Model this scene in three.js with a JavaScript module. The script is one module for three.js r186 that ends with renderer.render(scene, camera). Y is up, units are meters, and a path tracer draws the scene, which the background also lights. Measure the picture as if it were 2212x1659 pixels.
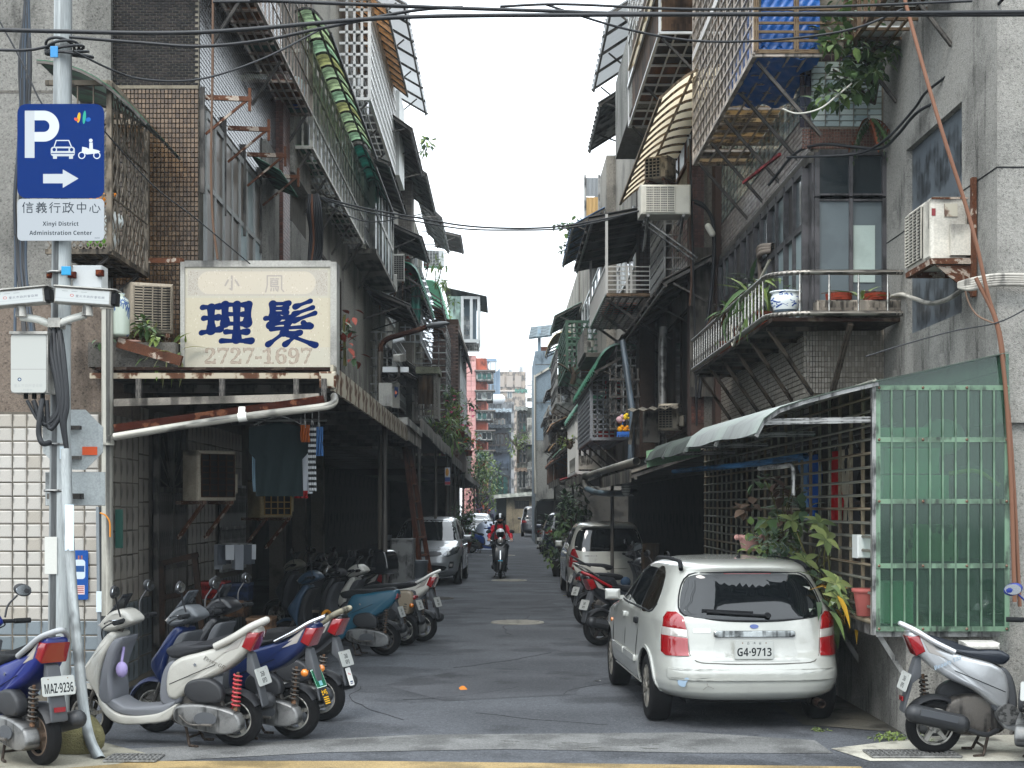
import*as THREE from 'three';
import{mergeGeometries,mergeVertices,toCreasedNormals}from 'three/addons/utils/BufferGeometryUtils.js';
import{TessellateModifier}from 'three/addons/modifiers/TessellateModifier.js';
import{MarchingCubes}from 'three/addons/objects/MarchingCubes.js';
import{ImprovedNoise}from 'three/addons/math/ImprovedNoise.js';
import{Brush,Evaluator,SUBTRACTION}from 'three-bvh-csg';
// ---------- camera, sky, sun, exposure ----------
const scene=new THREE.Scene();
const K=3200,CU=1090,CV=1095,HE=1.9;
const camera=new THREE.PerspectiveCamera(2*Math.atan(829.5/K)*180/Math.PI,4/3,0.1,1200);
camera.position.set(0,HE,0);
camera.setViewOffset(2212,1659,1106-CU,829.5-CV,2212,1659);
camera.updateProjectionMatrix();
const renderer=new THREE.WebGLRenderer({antialias:true});
renderer.toneMapping=THREE.LinearToneMapping;
renderer.toneMappingExposure=2.65;
renderer.shadowMap.enabled=true;
{
const W=256,H=128,data=new Float32Array(W*H*4);
const sd=new THREE.Vector3(-0.25,0.85,0.45).normalize();
for(let j=0;j<H;j++)for(let i=0;i<W;i++){
const el=((j+0.5)/H-0.5)*Math.PI,az=((i+0.5)/W-0.5)*2*Math.PI;
const x=Math.cos(az)*Math.cos(el),y=Math.sin(el),z=Math.sin(az)*Math.cos(el);
const c=x*sd.x+y*sd.y+z*sd.z;
let b=y<0?0.35:0.86+0.55*y+0.25*Math.pow(Math.max(0,c),4);
b*=1+0.03*Math.sin(az*5+el*7)*Math.sin(el*11-az*2);
const o=(j*W+i)*4;data[o]=b*0.92;data[o+1]=b;data[o+2]=b*1.07;data[o+3]=1;
}
const t=new THREE.DataTexture(data,W,H,THREE.RGBAFormat,THREE.FloatType);
t.mapping=THREE.EquirectangularReflectionMapping;t.magFilter=THREE.LinearFilter;t.minFilter=THREE.LinearFilter;t.needsUpdate=true;
scene.background=t;scene.environment=t;
}
const sun=new THREE.DirectionalLight(0xfff8f0,0.7);
sun.position.set(-25,85,45);sun.target.position.set(0,0,-25);
sun.castShadow=true;sun.shadow.radius=30;sun.shadow.mapSize.set(2048,2048);
Object.assign(sun.shadow.camera,{left:-60,right:60,top:60,bottom:-60,near:1,far:260});
scene.add(sun,sun.target);
scene.fog=new THREE.FogExp2(0xdfe8ee,0.0006);
// ---------- kit ----------
const V=(x,y,z)=>new THREE.Vector3(x,y,z);
const P=(u,v,d)=>V((u-CU)*d/K,HE+(CV-v)*d/K,-d);
const dX=(u,X)=>X*K/(u-CU),yV=(v,d)=>HE+(CV-v)*d/K,xU=(u,d)=>(u-CU)*d/K;
let _s=12345;
const seed=(n)=>{_s=n>>>0||1;};
const rnd=()=>{_s=(_s+0x6d2b79f5)|0;let t=Math.imul(_s ^(_s>>>15),1|_s);t=(t+Math.imul(t ^(t>>>7),61|t))^ t;return((t ^(t>>>14))>>>0)/4294967296;};
const rr=(a,b)=>a+(b-a)*rnd();
const lerp=THREE.MathUtils.lerp,clamp=THREE.MathUtils.clamp,sstep=THREE.MathUtils.smoothstep;
const used=new Map();
const numbered=(n)=>{const k=used.get(n)||0;used.set(n,k+1);return k?n+'_'+String(k).padStart(3,'0'):n;};
function tag(o,label,category,group,kind){if(label)o.userData.label=label;if(category)o.userData.category=category;if(group)o.userData.group=group;if(kind)o.userData.kind=kind;return o;}
function thing(name,label,category,pos,group){
const o=new THREE.Group();o.name=numbered(name);scene.add(o);
if(pos)o.position.copy(pos.isVector3?pos:V(...pos));
return tag(o,label,category,group);
}
const origin=(p)=>{const o=V(0,0,0);for(;p&&p!==scene;p=p.parent)o.add(p.position);return o;};
function mesh(name,geo,m,parent=scene){
const o=new THREE.Mesh(geo,m);o.name=parent===scene?numbered(name):name;o.castShadow=o.receiveShadow=true;parent.add(o);return o;
}
class MB{
constructor(){this.p=[];this.n=[];this.t=[];this.i=[];}
tri(pos,nor,uv,idx){const b=this.p.length/3;for(const x of pos)this.p.push(x);for(const x of nor)this.n.push(x);for(const x of uv)this.t.push(x);for(const x of idx)this.i.push(b+x);return this;}
geo(g,m){
g=m?g.clone().applyMatrix4(m):g;
if(!g.attributes.normal)g.computeVertexNormals();
const c=g.attributes.position.count,uv=g.attributes.uv?g.attributes.uv.array:new Float32Array(c*2);
return this.tri(g.attributes.position.array,g.attributes.normal.array,uv,g.index?g.index.array:[...Array(c).keys()]);
}
obox(c,ex,ey,ez,a,b,e){
const F=[[ex,ey,ez,a,b,e],[ex.clone().negate(),ez,ey,a,e,b],[ey,ez,ex,b,e,a],[ey.clone().negate(),ex,ez,b,a,e],[ez,ex,ey,e,a,b],[ez.clone().negate(),ey,ex,e,b,a]];
for(const[n,s,t,hn,hs,ht]of F){
const pos=[],nor=[],uv=[];
for(const[i,j]of[[-1,-1],[1,-1],[1,1],[-1,1]]){
const q=c.clone().addScaledVector(n,hn).addScaledVector(s,i*hs).addScaledVector(t,j*ht);
pos.push(q.x,q.y,q.z);nor.push(n.x,n.y,n.z);
if(Math.abs(n.y)>0.7)uv.push(q.x,q.z);else if(Math.abs(n.x)>Math.abs(n.z))uv.push(q.z,q.y);else uv.push(q.x,q.y);
}
const flip=new THREE.Vector3().crossVectors(s,t).dot(n)<0;
this.tri(pos,nor,uv,flip?[0,2,1,0,3,2]:[0,1,2,0,2,3]);
}
return this;
}
box(x0,x1,y0,y1,z0,z1){return this.obox(V((x0+x1)/2,(y0+y1)/2,(z0+z1)/2),V(1,0,0),V(0,1,0),V(0,0,1),Math.abs(x1-x0)/2,Math.abs(y1-y0)/2,Math.abs(z1-z0)/2);}
bar(p,q,w,h,up=V(0,1,0)){
const d=q.clone().sub(p),L=d.length();d.normalize();
let s=new THREE.Vector3().crossVectors(d,up);if(s.lengthSq()<1e-4)s=new THREE.Vector3().crossVectors(d,V(1,0,0));s.normalize();
const t=new THREE.Vector3().crossVectors(s,d);
return this.obox(p.clone().add(q).multiplyScalar(0.5),d,t,s,L/2,h/2,w/2);
}
tube(p,q,r,seg=8,r2=r){
const d=q.clone().sub(p),L=d.length(),g=new THREE.CylinderGeometry(r2,r,L,seg,1);
const m=new THREE.Matrix4().compose(p.clone().add(q).multiplyScalar(0.5),new THREE.Quaternion().setFromUnitVectors(V(0,1,0),d.normalize()),V(1,1,1));
return this.geo(g,m);
}
path(pts,r,seg=6,n=0){
const c=new THREE.CatmullRomCurve3(pts,false,'centripetal');
return this.geo(new THREE.TubeGeometry(c,n||pts.length*6,r,seg,false));
}
sheet(grid,th=0.02){
const R=grid.length,C=grid[0].length,g=new THREE.BufferGeometry(),pos=[],uv=[],idx=[];
const nrm=(i,j)=>{const a=grid[Math.min(i+1,R-1)][j].clone().sub(grid[Math.max(i-1,0)][j]),b=grid[i][Math.min(j+1,C-1)].clone().sub(grid[i][Math.max(j-1,0)]);return a.cross(b).normalize();};
for(const s of th?[0.5,-0.5]:[0]){let lu=0;for(let i=0;i<R;i++){if(i)lu+=grid[i][0].distanceTo(grid[i-1][0]);let lv=0;for(let j=0;j<C;j++){if(j)lv+=grid[i][j].distanceTo(grid[i][j-1]);const q=grid[i][j].clone().addScaledVector(nrm(i,j),s*th);pos.push(q.x,q.y,q.z);uv.push(lu,lv);}}}
const N=R*C,at=(i,j,s)=>s*N+i*C+j;
for(let i=0;i<R-1;i++)for(let j=0;j<C-1;j++){idx.push(at(i,j,0),at(i+1,j,0),at(i+1,j+1,0),at(i,j,0),at(i+1,j+1,0),at(i,j+1,0));if(th)idx.push(at(i,j,1),at(i+1,j+1,1),at(i+1,j,1),at(i,j,1),at(i,j+1,1),at(i+1,j+1,1));}
const rim=(a,b)=>{const o=pos.length/3;for(const k of[a,b,b+N,a+N]){pos.push(pos[k*3],pos[k*3+1],pos[k*3+2]);uv.push(uv[k*2],uv[k*2+1]);}idx.push(o,o+2,o+1,o,o+3,o+2);};
if(th)for(let i=0;i<R-1;i++){rim(at(i+1,0,0),at(i,0,0));rim(at(i,C-1,0),at(i+1,C-1,0));}
if(th)for(let j=0;j<C-1;j++){rim(at(0,j,0),at(0,j+1,0));rim(at(R-1,j+1,0),at(R-1,j,0));}
g.setAttribute('position',new THREE.Float32BufferAttribute(pos,3));g.setAttribute('uv',new THREE.Float32BufferAttribute(uv,2));g.setIndex(idx);g.computeVertexNormals();
return this.geo(g);
}
quad(a,b,c,d,th=0.02){return this.sheet([[a,b],[d,c]],th);}
geometry(){
const g=new THREE.BufferGeometry();
g.setAttribute('position',new THREE.Float32BufferAttribute(this.p,3));g.setAttribute('normal',new THREE.Float32BufferAttribute(this.n,3));g.setAttribute('uv',new THREE.Float32BufferAttribute(this.t,2));g.setIndex(this.i);
return g;
}
build(name,m,parent=scene,label){
const g=this.geometry();
if(parent===scene){
g.computeBoundingBox();const b=g.boundingBox,o=V((b.min.x+b.max.x)/2,b.min.y,(b.min.z+b.max.z)/2);
g.translate(-o.x,-o.y,-o.z);const q=mesh(name,g,m,scene);q.position.copy(o);if(label)q.userData.label=label;return q;
}
const o=origin(parent);g.translate(-o.x,-o.y,-o.z);
const q=mesh(name,g,m,parent);if(label)q.userData.label=label;return q;
}
}
const mb=()=>new MB();
function rbox(w,h,d,r=0.02,s=2){
const sh=new THREE.Shape(),a=w/2-r,b=h/2-r;sh.moveTo(-a,-b-0);r=Math.min(r,w/2.01,h/2.01,d/2.01);
const R=new THREE.Shape(),x=w/2-r,y=h/2-r;R.moveTo(-x,-y);R.lineTo(x,-y);R.lineTo(x,y);R.lineTo(-x,y);R.closePath();
const g=new THREE.ExtrudeGeometry(R,{depth:d-2*r,bevelEnabled:true,bevelSize:r,bevelThickness:r,bevelSegments:s,steps:1});g.translate(0,0,-d/2+r);return g;
}
const at=(x,y,z,ry=0,rx=0,rz=0)=>new THREE.Matrix4().compose(V(x,y,z),new THREE.Quaternion().setFromEuler(new THREE.Euler(rx,ry,rz,'YXZ')),V(1,1,1));
function poly(pts){const s=new THREE.Shape();pts.forEach((p,i)=>i?s.lineTo(p[0],p[1]):s.moveTo(p[0],p[1]));s.closePath();return s;}
function spline(pts,n=40){const c=new THREE.CatmullRomCurve3(pts.map((p)=>V(p[0],p[1],0)),true,'centripetal');return poly(c.getPoints(n).slice(0,-1).map((p)=>[p.x,p.y]));}
// ---------- textures ----------
function noiseTex(N,seedN){
const cache={};
return(x,y,f,k=0)=>{
const key=f+'_'+k;let g=cache[key];
if(!g){seed(seedN*977+f*131+k*17+1);g=cache[key]=new Float32Array(f*f).map(()=>rnd());}
const X=x*f,Y=y*f,i=Math.floor(X),j=Math.floor(Y),a=X-i,b=Y-j,s=a*a*(3-2*a),t=b*b*(3-2*b),q=(m,n)=>g[(((n % f)+f)% f)*f+(((m % f)+f)% f)];
return lerp(lerp(q(i,j),q(i+1,j),s),lerp(q(i,j+1),q(i+1,j+1),s),t);
};
}
function tex(N,seedN,fn,srgb=true){
const nz=noiseTex(N,seedN),d=new Uint8Array(N*N*4);
for(let j=0;j<N;j++)for(let i=0;i<N;i++){const c=fn(i/N,j/N,nz),o=(j*N+i)*4;for(let k=0;k<3;k++)d[o+k]=clamp((Array.isArray(c)?c[k]:c)*255,0,255);d[o+3]=255;}
const t=new THREE.DataTexture(d,N,N);t.wrapS=t.wrapT=THREE.RepeatWrapping;t.magFilter=THREE.LinearFilter;t.minFilter=THREE.LinearMipmapLinearFilter;t.generateMipmaps=true;
if(srgb)t.colorSpace=THREE.SRGBColorSpace;t.needsUpdate=true;return t;
}
const rep=(t,a,b=a)=>{const c=t.clone();c.repeat.set(a,b);c.needsUpdate=true;return c;};
const fb=(n,x,y,f,o=4)=>{let s=0,a=0.5,t=0;for(let k=0;k<o;k++){s+=a*n(x,y,f<<k,k);t+=a;a*=0.55;}return s/t;};
const T={};
T.grime=tex(512,1,(x,y,n)=>{
const b=fb(n,x,y,4,5),st=fb((X,Y,f,k)=>n(X,Y*0.12,f,k),x,y,24,3),g=n(x,y,256,9),k=sstep(st,0.52,0.75)*sstep(b,0.35,0.6);
const v=0.93-0.30*sstep(b,0.45,0.75)-0.30*k+0.12*(g-0.5);return[v,v*0.985,v*0.96];
});
T.plaster=tex(512,2,(x,y,n)=>{const b=fb(n,x,y,3,6),g=n(x,y,256,7)*0.6+n(x,y,128,8)*0.4,sp=g<0.24?-0.13:0,st=fb((X,Y,f,k)=>n(X,Y*0.1,f,k),x,y,16,3);const v=0.86+0.25*(g-0.5)+sp-0.15*sstep(b,0.5,0.75)-0.16*sstep(st,0.58,0.75)*sstep(b,0.4,0.6);return[v,v*0.99,v*0.965];});
T.grain=tex(512,3,(x,y,n)=>0.5+0.5*(n(x,y,256,1)-0.5)+0.6*(n(x,y,128,2)-0.5)+0.3*(n(x,y,32,3)-0.5),false);
T.rust=tex(512,4,(x,y,n)=>{const b=fb(n,x,y,5,6),st=fb((X,Y,f,k)=>n(X,Y*0.2,f,k),x,y,14,3),r=sstep(b*0.7+st*0.35,0.56,0.66),g=0.85+0.3*n(x,y,200,5);return[lerp(0.76,0.36*g,r),lerp(0.74,0.24*g,r),lerp(0.69,0.17*g,r)];});
T.rusty=tex(512,5,(x,y,n)=>{const b=fb(n,x,y,6,6),g=0.8+0.4*n(x,y,180,4),w=sstep(fb(n,x,y,9,4),0.62,0.7);return[lerp(0.24+0.16*b,0.6,w)*g,lerp(0.15+0.10*b,0.55,w)*g,lerp(0.11+0.06*b,0.5,w)*g];});
T.asph=tex(1024,6,(x,y,n)=>{const b=fb(n,x,y,3,6),g=n(x,y,512,1),p=fb(n,y,x,5,5),s=g>0.84?0.16:g<0.16?-0.14:0,v=0.60+0.26*(b-0.5)-0.13*sstep(p,0.52,0.72)+0.10*(n(x,y,256,3)-0.5)+s;return[v,v*1.0,v*1.01];});
T.conc=tex(512,7,(x,y,n)=>{const b=fb(n,x,y,4,6),g=n(x,y,256,2),v=0.84+0.14*(g-0.5)-0.32*sstep(b,0.48,0.72);return[v,v*0.985,v*0.95];});
T.wood=tex(512,8,(x,y,n)=>{const st=fb((X,Y,f,k)=>n(X,Y*0.08,f,k),x,y,32,4),b=fb(n,x,y,4,4),v=0.62+0.5*(st-0.5)-0.2*sstep(b,0.5,0.7);return[v,v*0.93,v*0.86];});
T.paint=tex(512,9,(x,y,n)=>{const b=fb(n,x,y,4,5),g=n(x,y,256,2),v=0.97-0.07*sstep(b,0.5,0.75)+0.03*(g-0.5);return[v,v*0.995,v*0.98];});
const mats=new Map();
const MAPS={grime:[T.grime,0.45],grimeS:[T.grime,1.6],plaster:[T.plaster,0.42],rust:[T.rust,0.9],rusty:[T.rusty,1.3],conc:[T.conc,0.5],wood:[T.wood,1.1],paint:[T.paint,0.8],asph:[T.asph,0.22]};
const repd={};
function M(col,o={}){
const key=col+JSON.stringify(o);if(mats.has(key))return mats.get(key);
const dull=o.spec??(!o.m&&(o.r??0.75)>=0.6?0.35:1),phys=o.clear||o.trans!==undefined||dull!==1;
const m=new(phys?THREE.MeshPhysicalMaterial:THREE.MeshStandardMaterial)({color:new THREE.Color(col),roughness:o.r??0.75,metalness:o.m??0});
if(dull!==1)m.specularIntensity=dull;
if(o.map){const[t,k]=MAPS[o.map],s=o.k??k,id=o.map+s;m.map=repd[id]??=rep(t,s);}
if(o.bump){m.bumpMap=repd['g'+(o.bk??1.2)]??=rep(T.grain,o.bk??1.2);m.bumpScale=o.bump;}
if(o.clear){m.clearcoat=o.clear;m.clearcoatRoughness=o.cr??0.06;}
if(o.trans!==undefined){m.roughness=Math.max(m.roughness,0.95);m.transmission=o.trans;m.thickness=0;m.ior=1.45;}
if(o.two)m.side=THREE.DoubleSide;
mats.set(key,m);return m;
}
const C={
steel:M('#a3a5a6',{r:0.45,m:0.6,map:'grimeS'}),dsteel:M('#5f5c59',{r:0.6,m:0.4,map:'grimeS'}),rustbar:M('#7d6a58',{r:0.8,map:'grimeS'}),alu:M('#c3c6c8',{r:0.4,m:0.5,map:'paint'}),
black:M('#0c0d0f',{r:0.6}),cable:M('#101216',{r:0.55}),tyre:M('#121213',{r:0.85,bump:0.002,bk:4}),dplast:M('#1b1c1f',{r:0.55,bump:0.0004,bk:6}),pvc:M('#b5b4ac',{r:0.5,map:'grime'}),glassd:M('#12171a',{r:0.06}),
white:M('#b0b0ac',{r:0.5,map:'grime'}),conc:M('#9a9892',{r:0.9,map:'conc',bump:0.004}),dconc:M('#6d6a66',{r:0.9,map:'plaster',bump:0.004}),dwood:M('#4d3d31',{r:0.8,map:'wood'}),owood:M('#a9713f',{r:0.75,map:'wood'}),
rust:M('#ffffff',{r:0.75,map:'rust'}),rusty:M('#ffffff',{r:0.85,map:'rusty'}),chrome:M('#d0d3d6',{r:0.15,m:1}),rubber:M('#17181a',{r:0.8}),
};
const tileGeos=new Map();
function tileGeo(w,h,t){
const k=[w,h,t].map((x)=>x.toFixed(4)).join();if(tileGeos.has(k))return tileGeos.get(k);
const e=Math.min(w,h)*0.07,a=w/2,b=h/2,pos=[],uv=[],idx=[];
const L=[[-a,-b,0],[a,-b,0],[a,b,0],[-a,b,0],[-a+e,-b+e,t],[a-e,-b+e,t],[a-e,b-e,t],[-a+e,b-e,t]];
const f=(q)=>{const o=pos.length/3;for(const i of q){pos.push(...L[i]);uv.push(L[i][0],L[i][1]);}idx.push(o,o+1,o+2,o,o+2,o+3);};
f([4,5,6,7]);f([0,1,5,4]);f([1,2,6,5]);f([2,3,7,6]);f([3,0,4,7]);
const g=new THREE.BufferGeometry();g.setAttribute('position',new THREE.Float32BufferAttribute(pos,3));g.setAttribute('uv',new THREE.Float32BufferAttribute(uv,2));g.setIndex(idx);g.computeVertexNormals();
tileGeos.set(k,g);return g;
}
function tiles(parent,name,o,a,b,W,H,tw,th,gap,thick,cols,opt={}){
const n=new THREE.Vector3().crossVectors(a,b),nx=Math.max(1,Math.round(W/(tw+gap))),ny=Math.max(1,Math.round(H/(th+gap))),px=W/nx,py=H/ny,w=px-gap,h=py-gap,g=tileGeo(w,h,thick);
const R=new THREE.Matrix4().makeBasis(a,b,n),q=new THREE.Quaternion().setFromRotationMatrix(R),ms=cols.map((c)=>M(c,opt.mat||{r:0.35})),org=origin(parent),rest=[];
let list=[];
for(let j=0;j<ny;j++)for(let i=0;i<nx;i++){const sh=opt.bond&&j % 2?0.5:0;if(sh&&i===nx-1)continue;const x=(i+0.5+sh)*px,y=(j+0.5)*py;if(opt.skip&&opt.skip(x,y))continue;list.push([x,y]);}
const max=opt.max??300;if(opt.near)list.sort((p,r)=>opt.near(p)-opt.near(r));
list.forEach(([x,y],k)=>{
const pos=o.clone().addScaledVector(a,x).addScaledVector(b,y).addScaledVector(n,rr(-0.0015,0.0015)),mi=Math.floor(rnd()*ms.length);
if(k<max){const t=mesh(name,g,ms[mi],parent);t.position.copy(pos).sub(org);t.quaternion.copy(q);}else rest.push([pos,mi]);
});
if(rest.length){
const im=new THREE.InstancedMesh(g,M('#ffffff',opt.mat||{r:0.35}),rest.length);im.name=name+'_field';im.castShadow=im.receiveShadow=true;
rest.forEach(([p,mi],k)=>{im.setMatrixAt(k,new THREE.Matrix4().compose(p.sub(org),q,V(1,1,1)));im.setColorAt(k,new THREE.Color(cols[mi]));});im.userData.kind='stuff';parent.add(im);
}
}
function corr(m,a0,a1,b0,b1,pitch=0.16,amp=0.018,th=0.006,sag=null,rows=1){
const L=a0.distanceTo(a1),n=Math.max(2,Math.round(L/pitch)*4),grid=[],nr=new THREE.Vector3().crossVectors(a1.clone().sub(a0),b0.clone().sub(a0)).normalize();if(nr.y<0)nr.negate();
for(let i=0;i<=n;i++){const t=i/n,row=[],w=amp*Math.sin(i*Math.PI/2);for(let j=0;j<=rows;j++){const s=j/rows,q=a0.clone().lerp(a1,t).lerp(b0.clone().lerp(b1,t),s).addScaledVector(nr,w+(sag?sag(s):0));row.push(q);}grid.push(row);}
return m.sheet(grid,th);
}
// ---------- building kit ----------
const UB=new THREE.BoxGeometry(1,1,1),UC=new THREE.CylinderGeometry(1,1,1,8,1);
function ubar(parent,name,p,q,w,h,m){
const o=mesh(name,UB,m,parent),d=q.clone().sub(p),L=d.length();d.normalize();
let s=new THREE.Vector3().crossVectors(d,V(0,1,0));if(s.lengthSq()<1e-4)s=V(1,0,0);s.normalize();const t=new THREE.Vector3().crossVectors(s,d);
o.quaternion.setFromRotationMatrix(new THREE.Matrix4().makeBasis(d,t,s));o.scale.set(L,h,w);o.position.copy(p).add(q).multiplyScalar(0.5).sub(origin(parent));return o;
}
function urod(parent,name,p,q,r,m){const o=mesh(name,UC,m,parent),d=q.clone().sub(p),L=d.length();o.quaternion.setFromUnitVectors(V(0,1,0),d.normalize());o.scale.set(r,L,r);o.position.copy(p).add(q).multiplyScalar(0.5).sub(origin(parent));return o;}
function win(parent,s,X,a0,a1,y0,y1,nx,ny,fm,gm,o={}){
const w=o.w??0.05,D=o.dep??0.05,m=mb(),rows=o.rows||[...Array(ny+1).keys()].map((k)=>k/ny);
const box=(m,a,b,c,e,d0,d1)=>s?m.box(X+s*d0,X+s*d1,c,e,-a,-b):m.box(a,b,c,e,-X+d0,-X+d1);
for(let i=0;i<=nx;i++){const a=lerp(a0,a1,i/nx),f=i===0||i===nx?1:0.8;box(m,a-w*f/2,a+w*f/2,y0,y1,0,D);}
for(let j=0;j<rows.length;j++){const y=lerp(y0,y1,rows[j]),hw=w*(j===0||j===rows.length-1?0.6:0.5);for(let i=0;i<nx;i++)box(m,lerp(a0,a1,i/nx)+w*0.5,lerp(a0,a1,(i+1)/nx)-w*0.5,y-hw,y+hw,0,D*0.92);}
const fr=m.build(o.name||'window',fm,parent);
for(let i=0;i<nx;i++)for(let j=0;j<rows.length-1;j++){
const p=mb(),g=Array.isArray(gm)?gm[Math.floor(rnd()*gm.length)]:gm,dd=(i % 2?0.3:0.55)*D;
box(p,lerp(a0,a1,i/nx)+w*0.38,lerp(a0,a1,(i+1)/nx)-w*0.38,lerp(y0,y1,rows[j])+w*0.46,lerp(y0,y1,rows[j+1])-w*0.46,dd-0.006,dd);
const q=mesh('pane',p.geometry(),g,fr);q.geometry.translate(...origin(parent).negate().toArray());
}
return fr;
}
const G={dark:M('#14191b',{r:0.08}),grey:M('#4a5154',{r:0.15}),frost:M('#8b9a9e',{r:0.4,map:'paint'}),brown:M('#5b534b',{r:0.3,map:'grimeS'}),pale:M('#9aa5a5',{r:0.35,map:'grimeS'}),green:M('#4d8f6b',{r:0.35}),teal:M('#15605a',{r:0.5,map:'grimeS'})};
function cage(label,s,Xi,Xo,d0,d1,y0,y1,o={}){
const g=thing(o.name||'window_cage',label,o.cat||'window cage',V((Xi+Xo)/2,y0,-(d0+d1)/2),o.group),m=o.m||C.steel,t=o.t??0.035,F=mb(),c=(x,y,d)=>V(x,y,-d);
for(const y of[y0,y1]){F.bar(c(Xo,y,d0),c(Xo,y,d1),t,t);for(const d of[d0,d1])F.bar(c(Xi,y,d),c(Xo,y,d),t*0.95,t*0.95);}
for(const d of[d0,d1])F.bar(c(Xo,y0,d),c(Xo,y1,d),t,t);
F.build('frame',m,g);
const bw=o.bw??0.018,nv=o.nv??Math.round((d1-d0)/0.16),nh=o.nh??Math.round((y1-y0)/0.45),ne=o.ne??Math.max(2,Math.round(Math.abs(Xi-Xo)/0.14)),each=o.each;
const J=mb(),put=(p,q,w=bw)=>each?ubar(g,'bar',p,q,w,w,m):J.bar(p,q,w,w);
const pf=o.panel??0,yb=y0+pf*(y1-y0);
for(let i=1;i<nv;i++){const d=lerp(d0,d1,i/nv);put(c(Xo,yb,d),c(Xo,y1,d));}
for(let j=1;j<nh;j++){const y=lerp(yb,y1,j/nh);put(c(Xo+s*0.012,y,d0),c(Xo+s*0.012,y,d1));if(o.endrail!==false)put(c(Xi,y,d0),c(Xo,y,d0));}
if(o.ends!==false)for(let i=1;i<ne;i++){const x=lerp(Xi,Xo,i/ne);put(c(x,yb,d0),c(x,y1,d0));}
if(pf){const q=mb();q.box(Xo-s*0.01,Xo-s*0.022,y0+t,yb,-d0-t,-d1+t);q.box(Xi,Xo-s*0.03,y0+t,yb,-d0+0.004,-d0-0.008);q.build('panel',o.pm||C.alu,g);}
if(o.floor!=='none'){
const n=Math.round((d1-d0)/(o.fp??0.35)),q=mb();for(let i=0;i<=n;i++){const d=lerp(d0+0.03,d1-0.03,i/n);put(c(Xi,y0+0.004,d),c(Xo,y0+0.004,d),0.03);}
for(let k=1;k<4;k++){const x=lerp(Xi,Xo,k/4);put(c(x,y0-0.018,d0),c(x,y0-0.018,d1),0.022);}
if(o.floor)for(let i=0;i<n;i++){if(rnd()<(o.gapf??0.15)||lerp(d0,d1,i/n)<(o.ff??0))continue;const a=lerp(d0,d1,i/n)+0.02,b=lerp(d0,d1,(i+1)/n)-0.015,f=mb().box(Xi+s*0.03,Xo-s*0.05,y0+0.025,y0+0.04+rnd()*0.01,-a,-b);f.build('floor_board',o.floor[Math.floor(rnd()*o.floor.length)],g);}
}
if(J.p.length){const q=J.build('grille',m,g);q.userData.kind='stuff';}
if(o.brace!==false){const n=o.nb??Math.max(2,Math.round((d1-d0)/1.6));for(let i=0;i<n;i++){const d=lerp(d0+0.15,d1-0.15,i/(n-1));ubar(g,'brace',c(Xo-s*0.05,y0-0.03,d),c(Xi,y0-(o.bd??0.6),d),0.035,0.035,C.dsteel);}}
return g;
}
function awning(label,s,Xi,yi,Xo,yo,d0,d1,m,o={}){
const g=thing(o.name||'awning',label,'awning',V((Xi+Xo)/2,yo,-(d0+d1)/2),o.group),c=(x,y,d)=>V(x,y,-d),sag=o.sag?(t)=>o.sag*Math.sin(t*Math.PI)+(o.sag*0.4)*Math.sin(t*3.14):null;
if(o.strips){
const n=o.strips;for(let i=0;i<n;i++){const a=lerp(d0,d1,i/n)+0.012,b=lerp(d0,d1,(i+1)/n)-0.012,gr=[];for(const d of[a,b]){const row=[];for(let j=0;j<=8;j++){const t=j/8;row.push(c(lerp(Xi,Xo,t),lerp(yi,yo,t)+(sag?sag(t):0),d));}gr.push(row);}mb().sheet(gr,o.solid?0.02:0).build(o.sheet||'sheet',Array.isArray(m)?m[i % m.length]:m,g);}
for(let i=0;i<=n;i++){const R=mb(),d=lerp(d0,d1,i/n),pts=[];for(let j=0;j<=8;j++){const t=j/8;pts.push(c(lerp(Xi,Xo,t),lerp(yi,yo,t)+(sag?sag(t):0)-0.02,d));}for(let j=0;j<8;j++)R.bar(pts[j],pts[j+1],0.03,0.03);R.build('rib',o.rm||C.dsteel,g);}
const E=mb();E.bar(c(Xo,yo-0.02,d0),c(Xo,yo-0.02,d1),0.04,0.04);E.bar(c(lerp(Xi,Xo,0.5),lerp(yi,yo,0.5)+(sag?sag(0.5):0)-0.045,d0),c(lerp(Xi,Xo,0.5),lerp(yi,yo,0.5)+(sag?sag(0.5):0)-0.045,d1),0.03,0.03);E.build('edge_rail',o.rm||C.dsteel,g);
}else{
const S=mb();corr(S,c(Xi,yi,d0),c(Xi,yi,d1),c(Xo,yo,d0),c(Xo,yo,d1),o.pitch??0.15,o.amp??0.02,m.transmission?0:0.006,sag,sag?8:1);S.build('sheet',m,g);
const R=mb(),n=Math.max(2,Math.round((d1-d0)/1.3));for(let i=0;i<=n;i++){const d=lerp(d0+0.05,d1-0.05,i/n);R.bar(c(Xi,yi-0.055,d),c(Xo,yo-0.055,d),0.04,0.05);}for(const t of[0.08,0.95])R.bar(c(lerp(Xi,Xo,t),lerp(yi,yo,t)-0.1,d0),c(lerp(Xi,Xo,t),lerp(yi,yo,t)-0.1,d1),0.04,0.04);
R.build('frame',o.rm||C.dsteel,g);
if(o.brace!==false){for(let i=0;i<=n;i+=2){const d=lerp(d0+0.08,d1-0.08,i/n);ubar(g,'brace',c(Xi,yi-(o.bd??0.8),d),c(lerp(Xi,Xo,0.8),lerp(yi,yo,0.8)-0.12,d),0.03,0.03,o.rm||C.dsteel);}}
}
return g;
}
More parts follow.
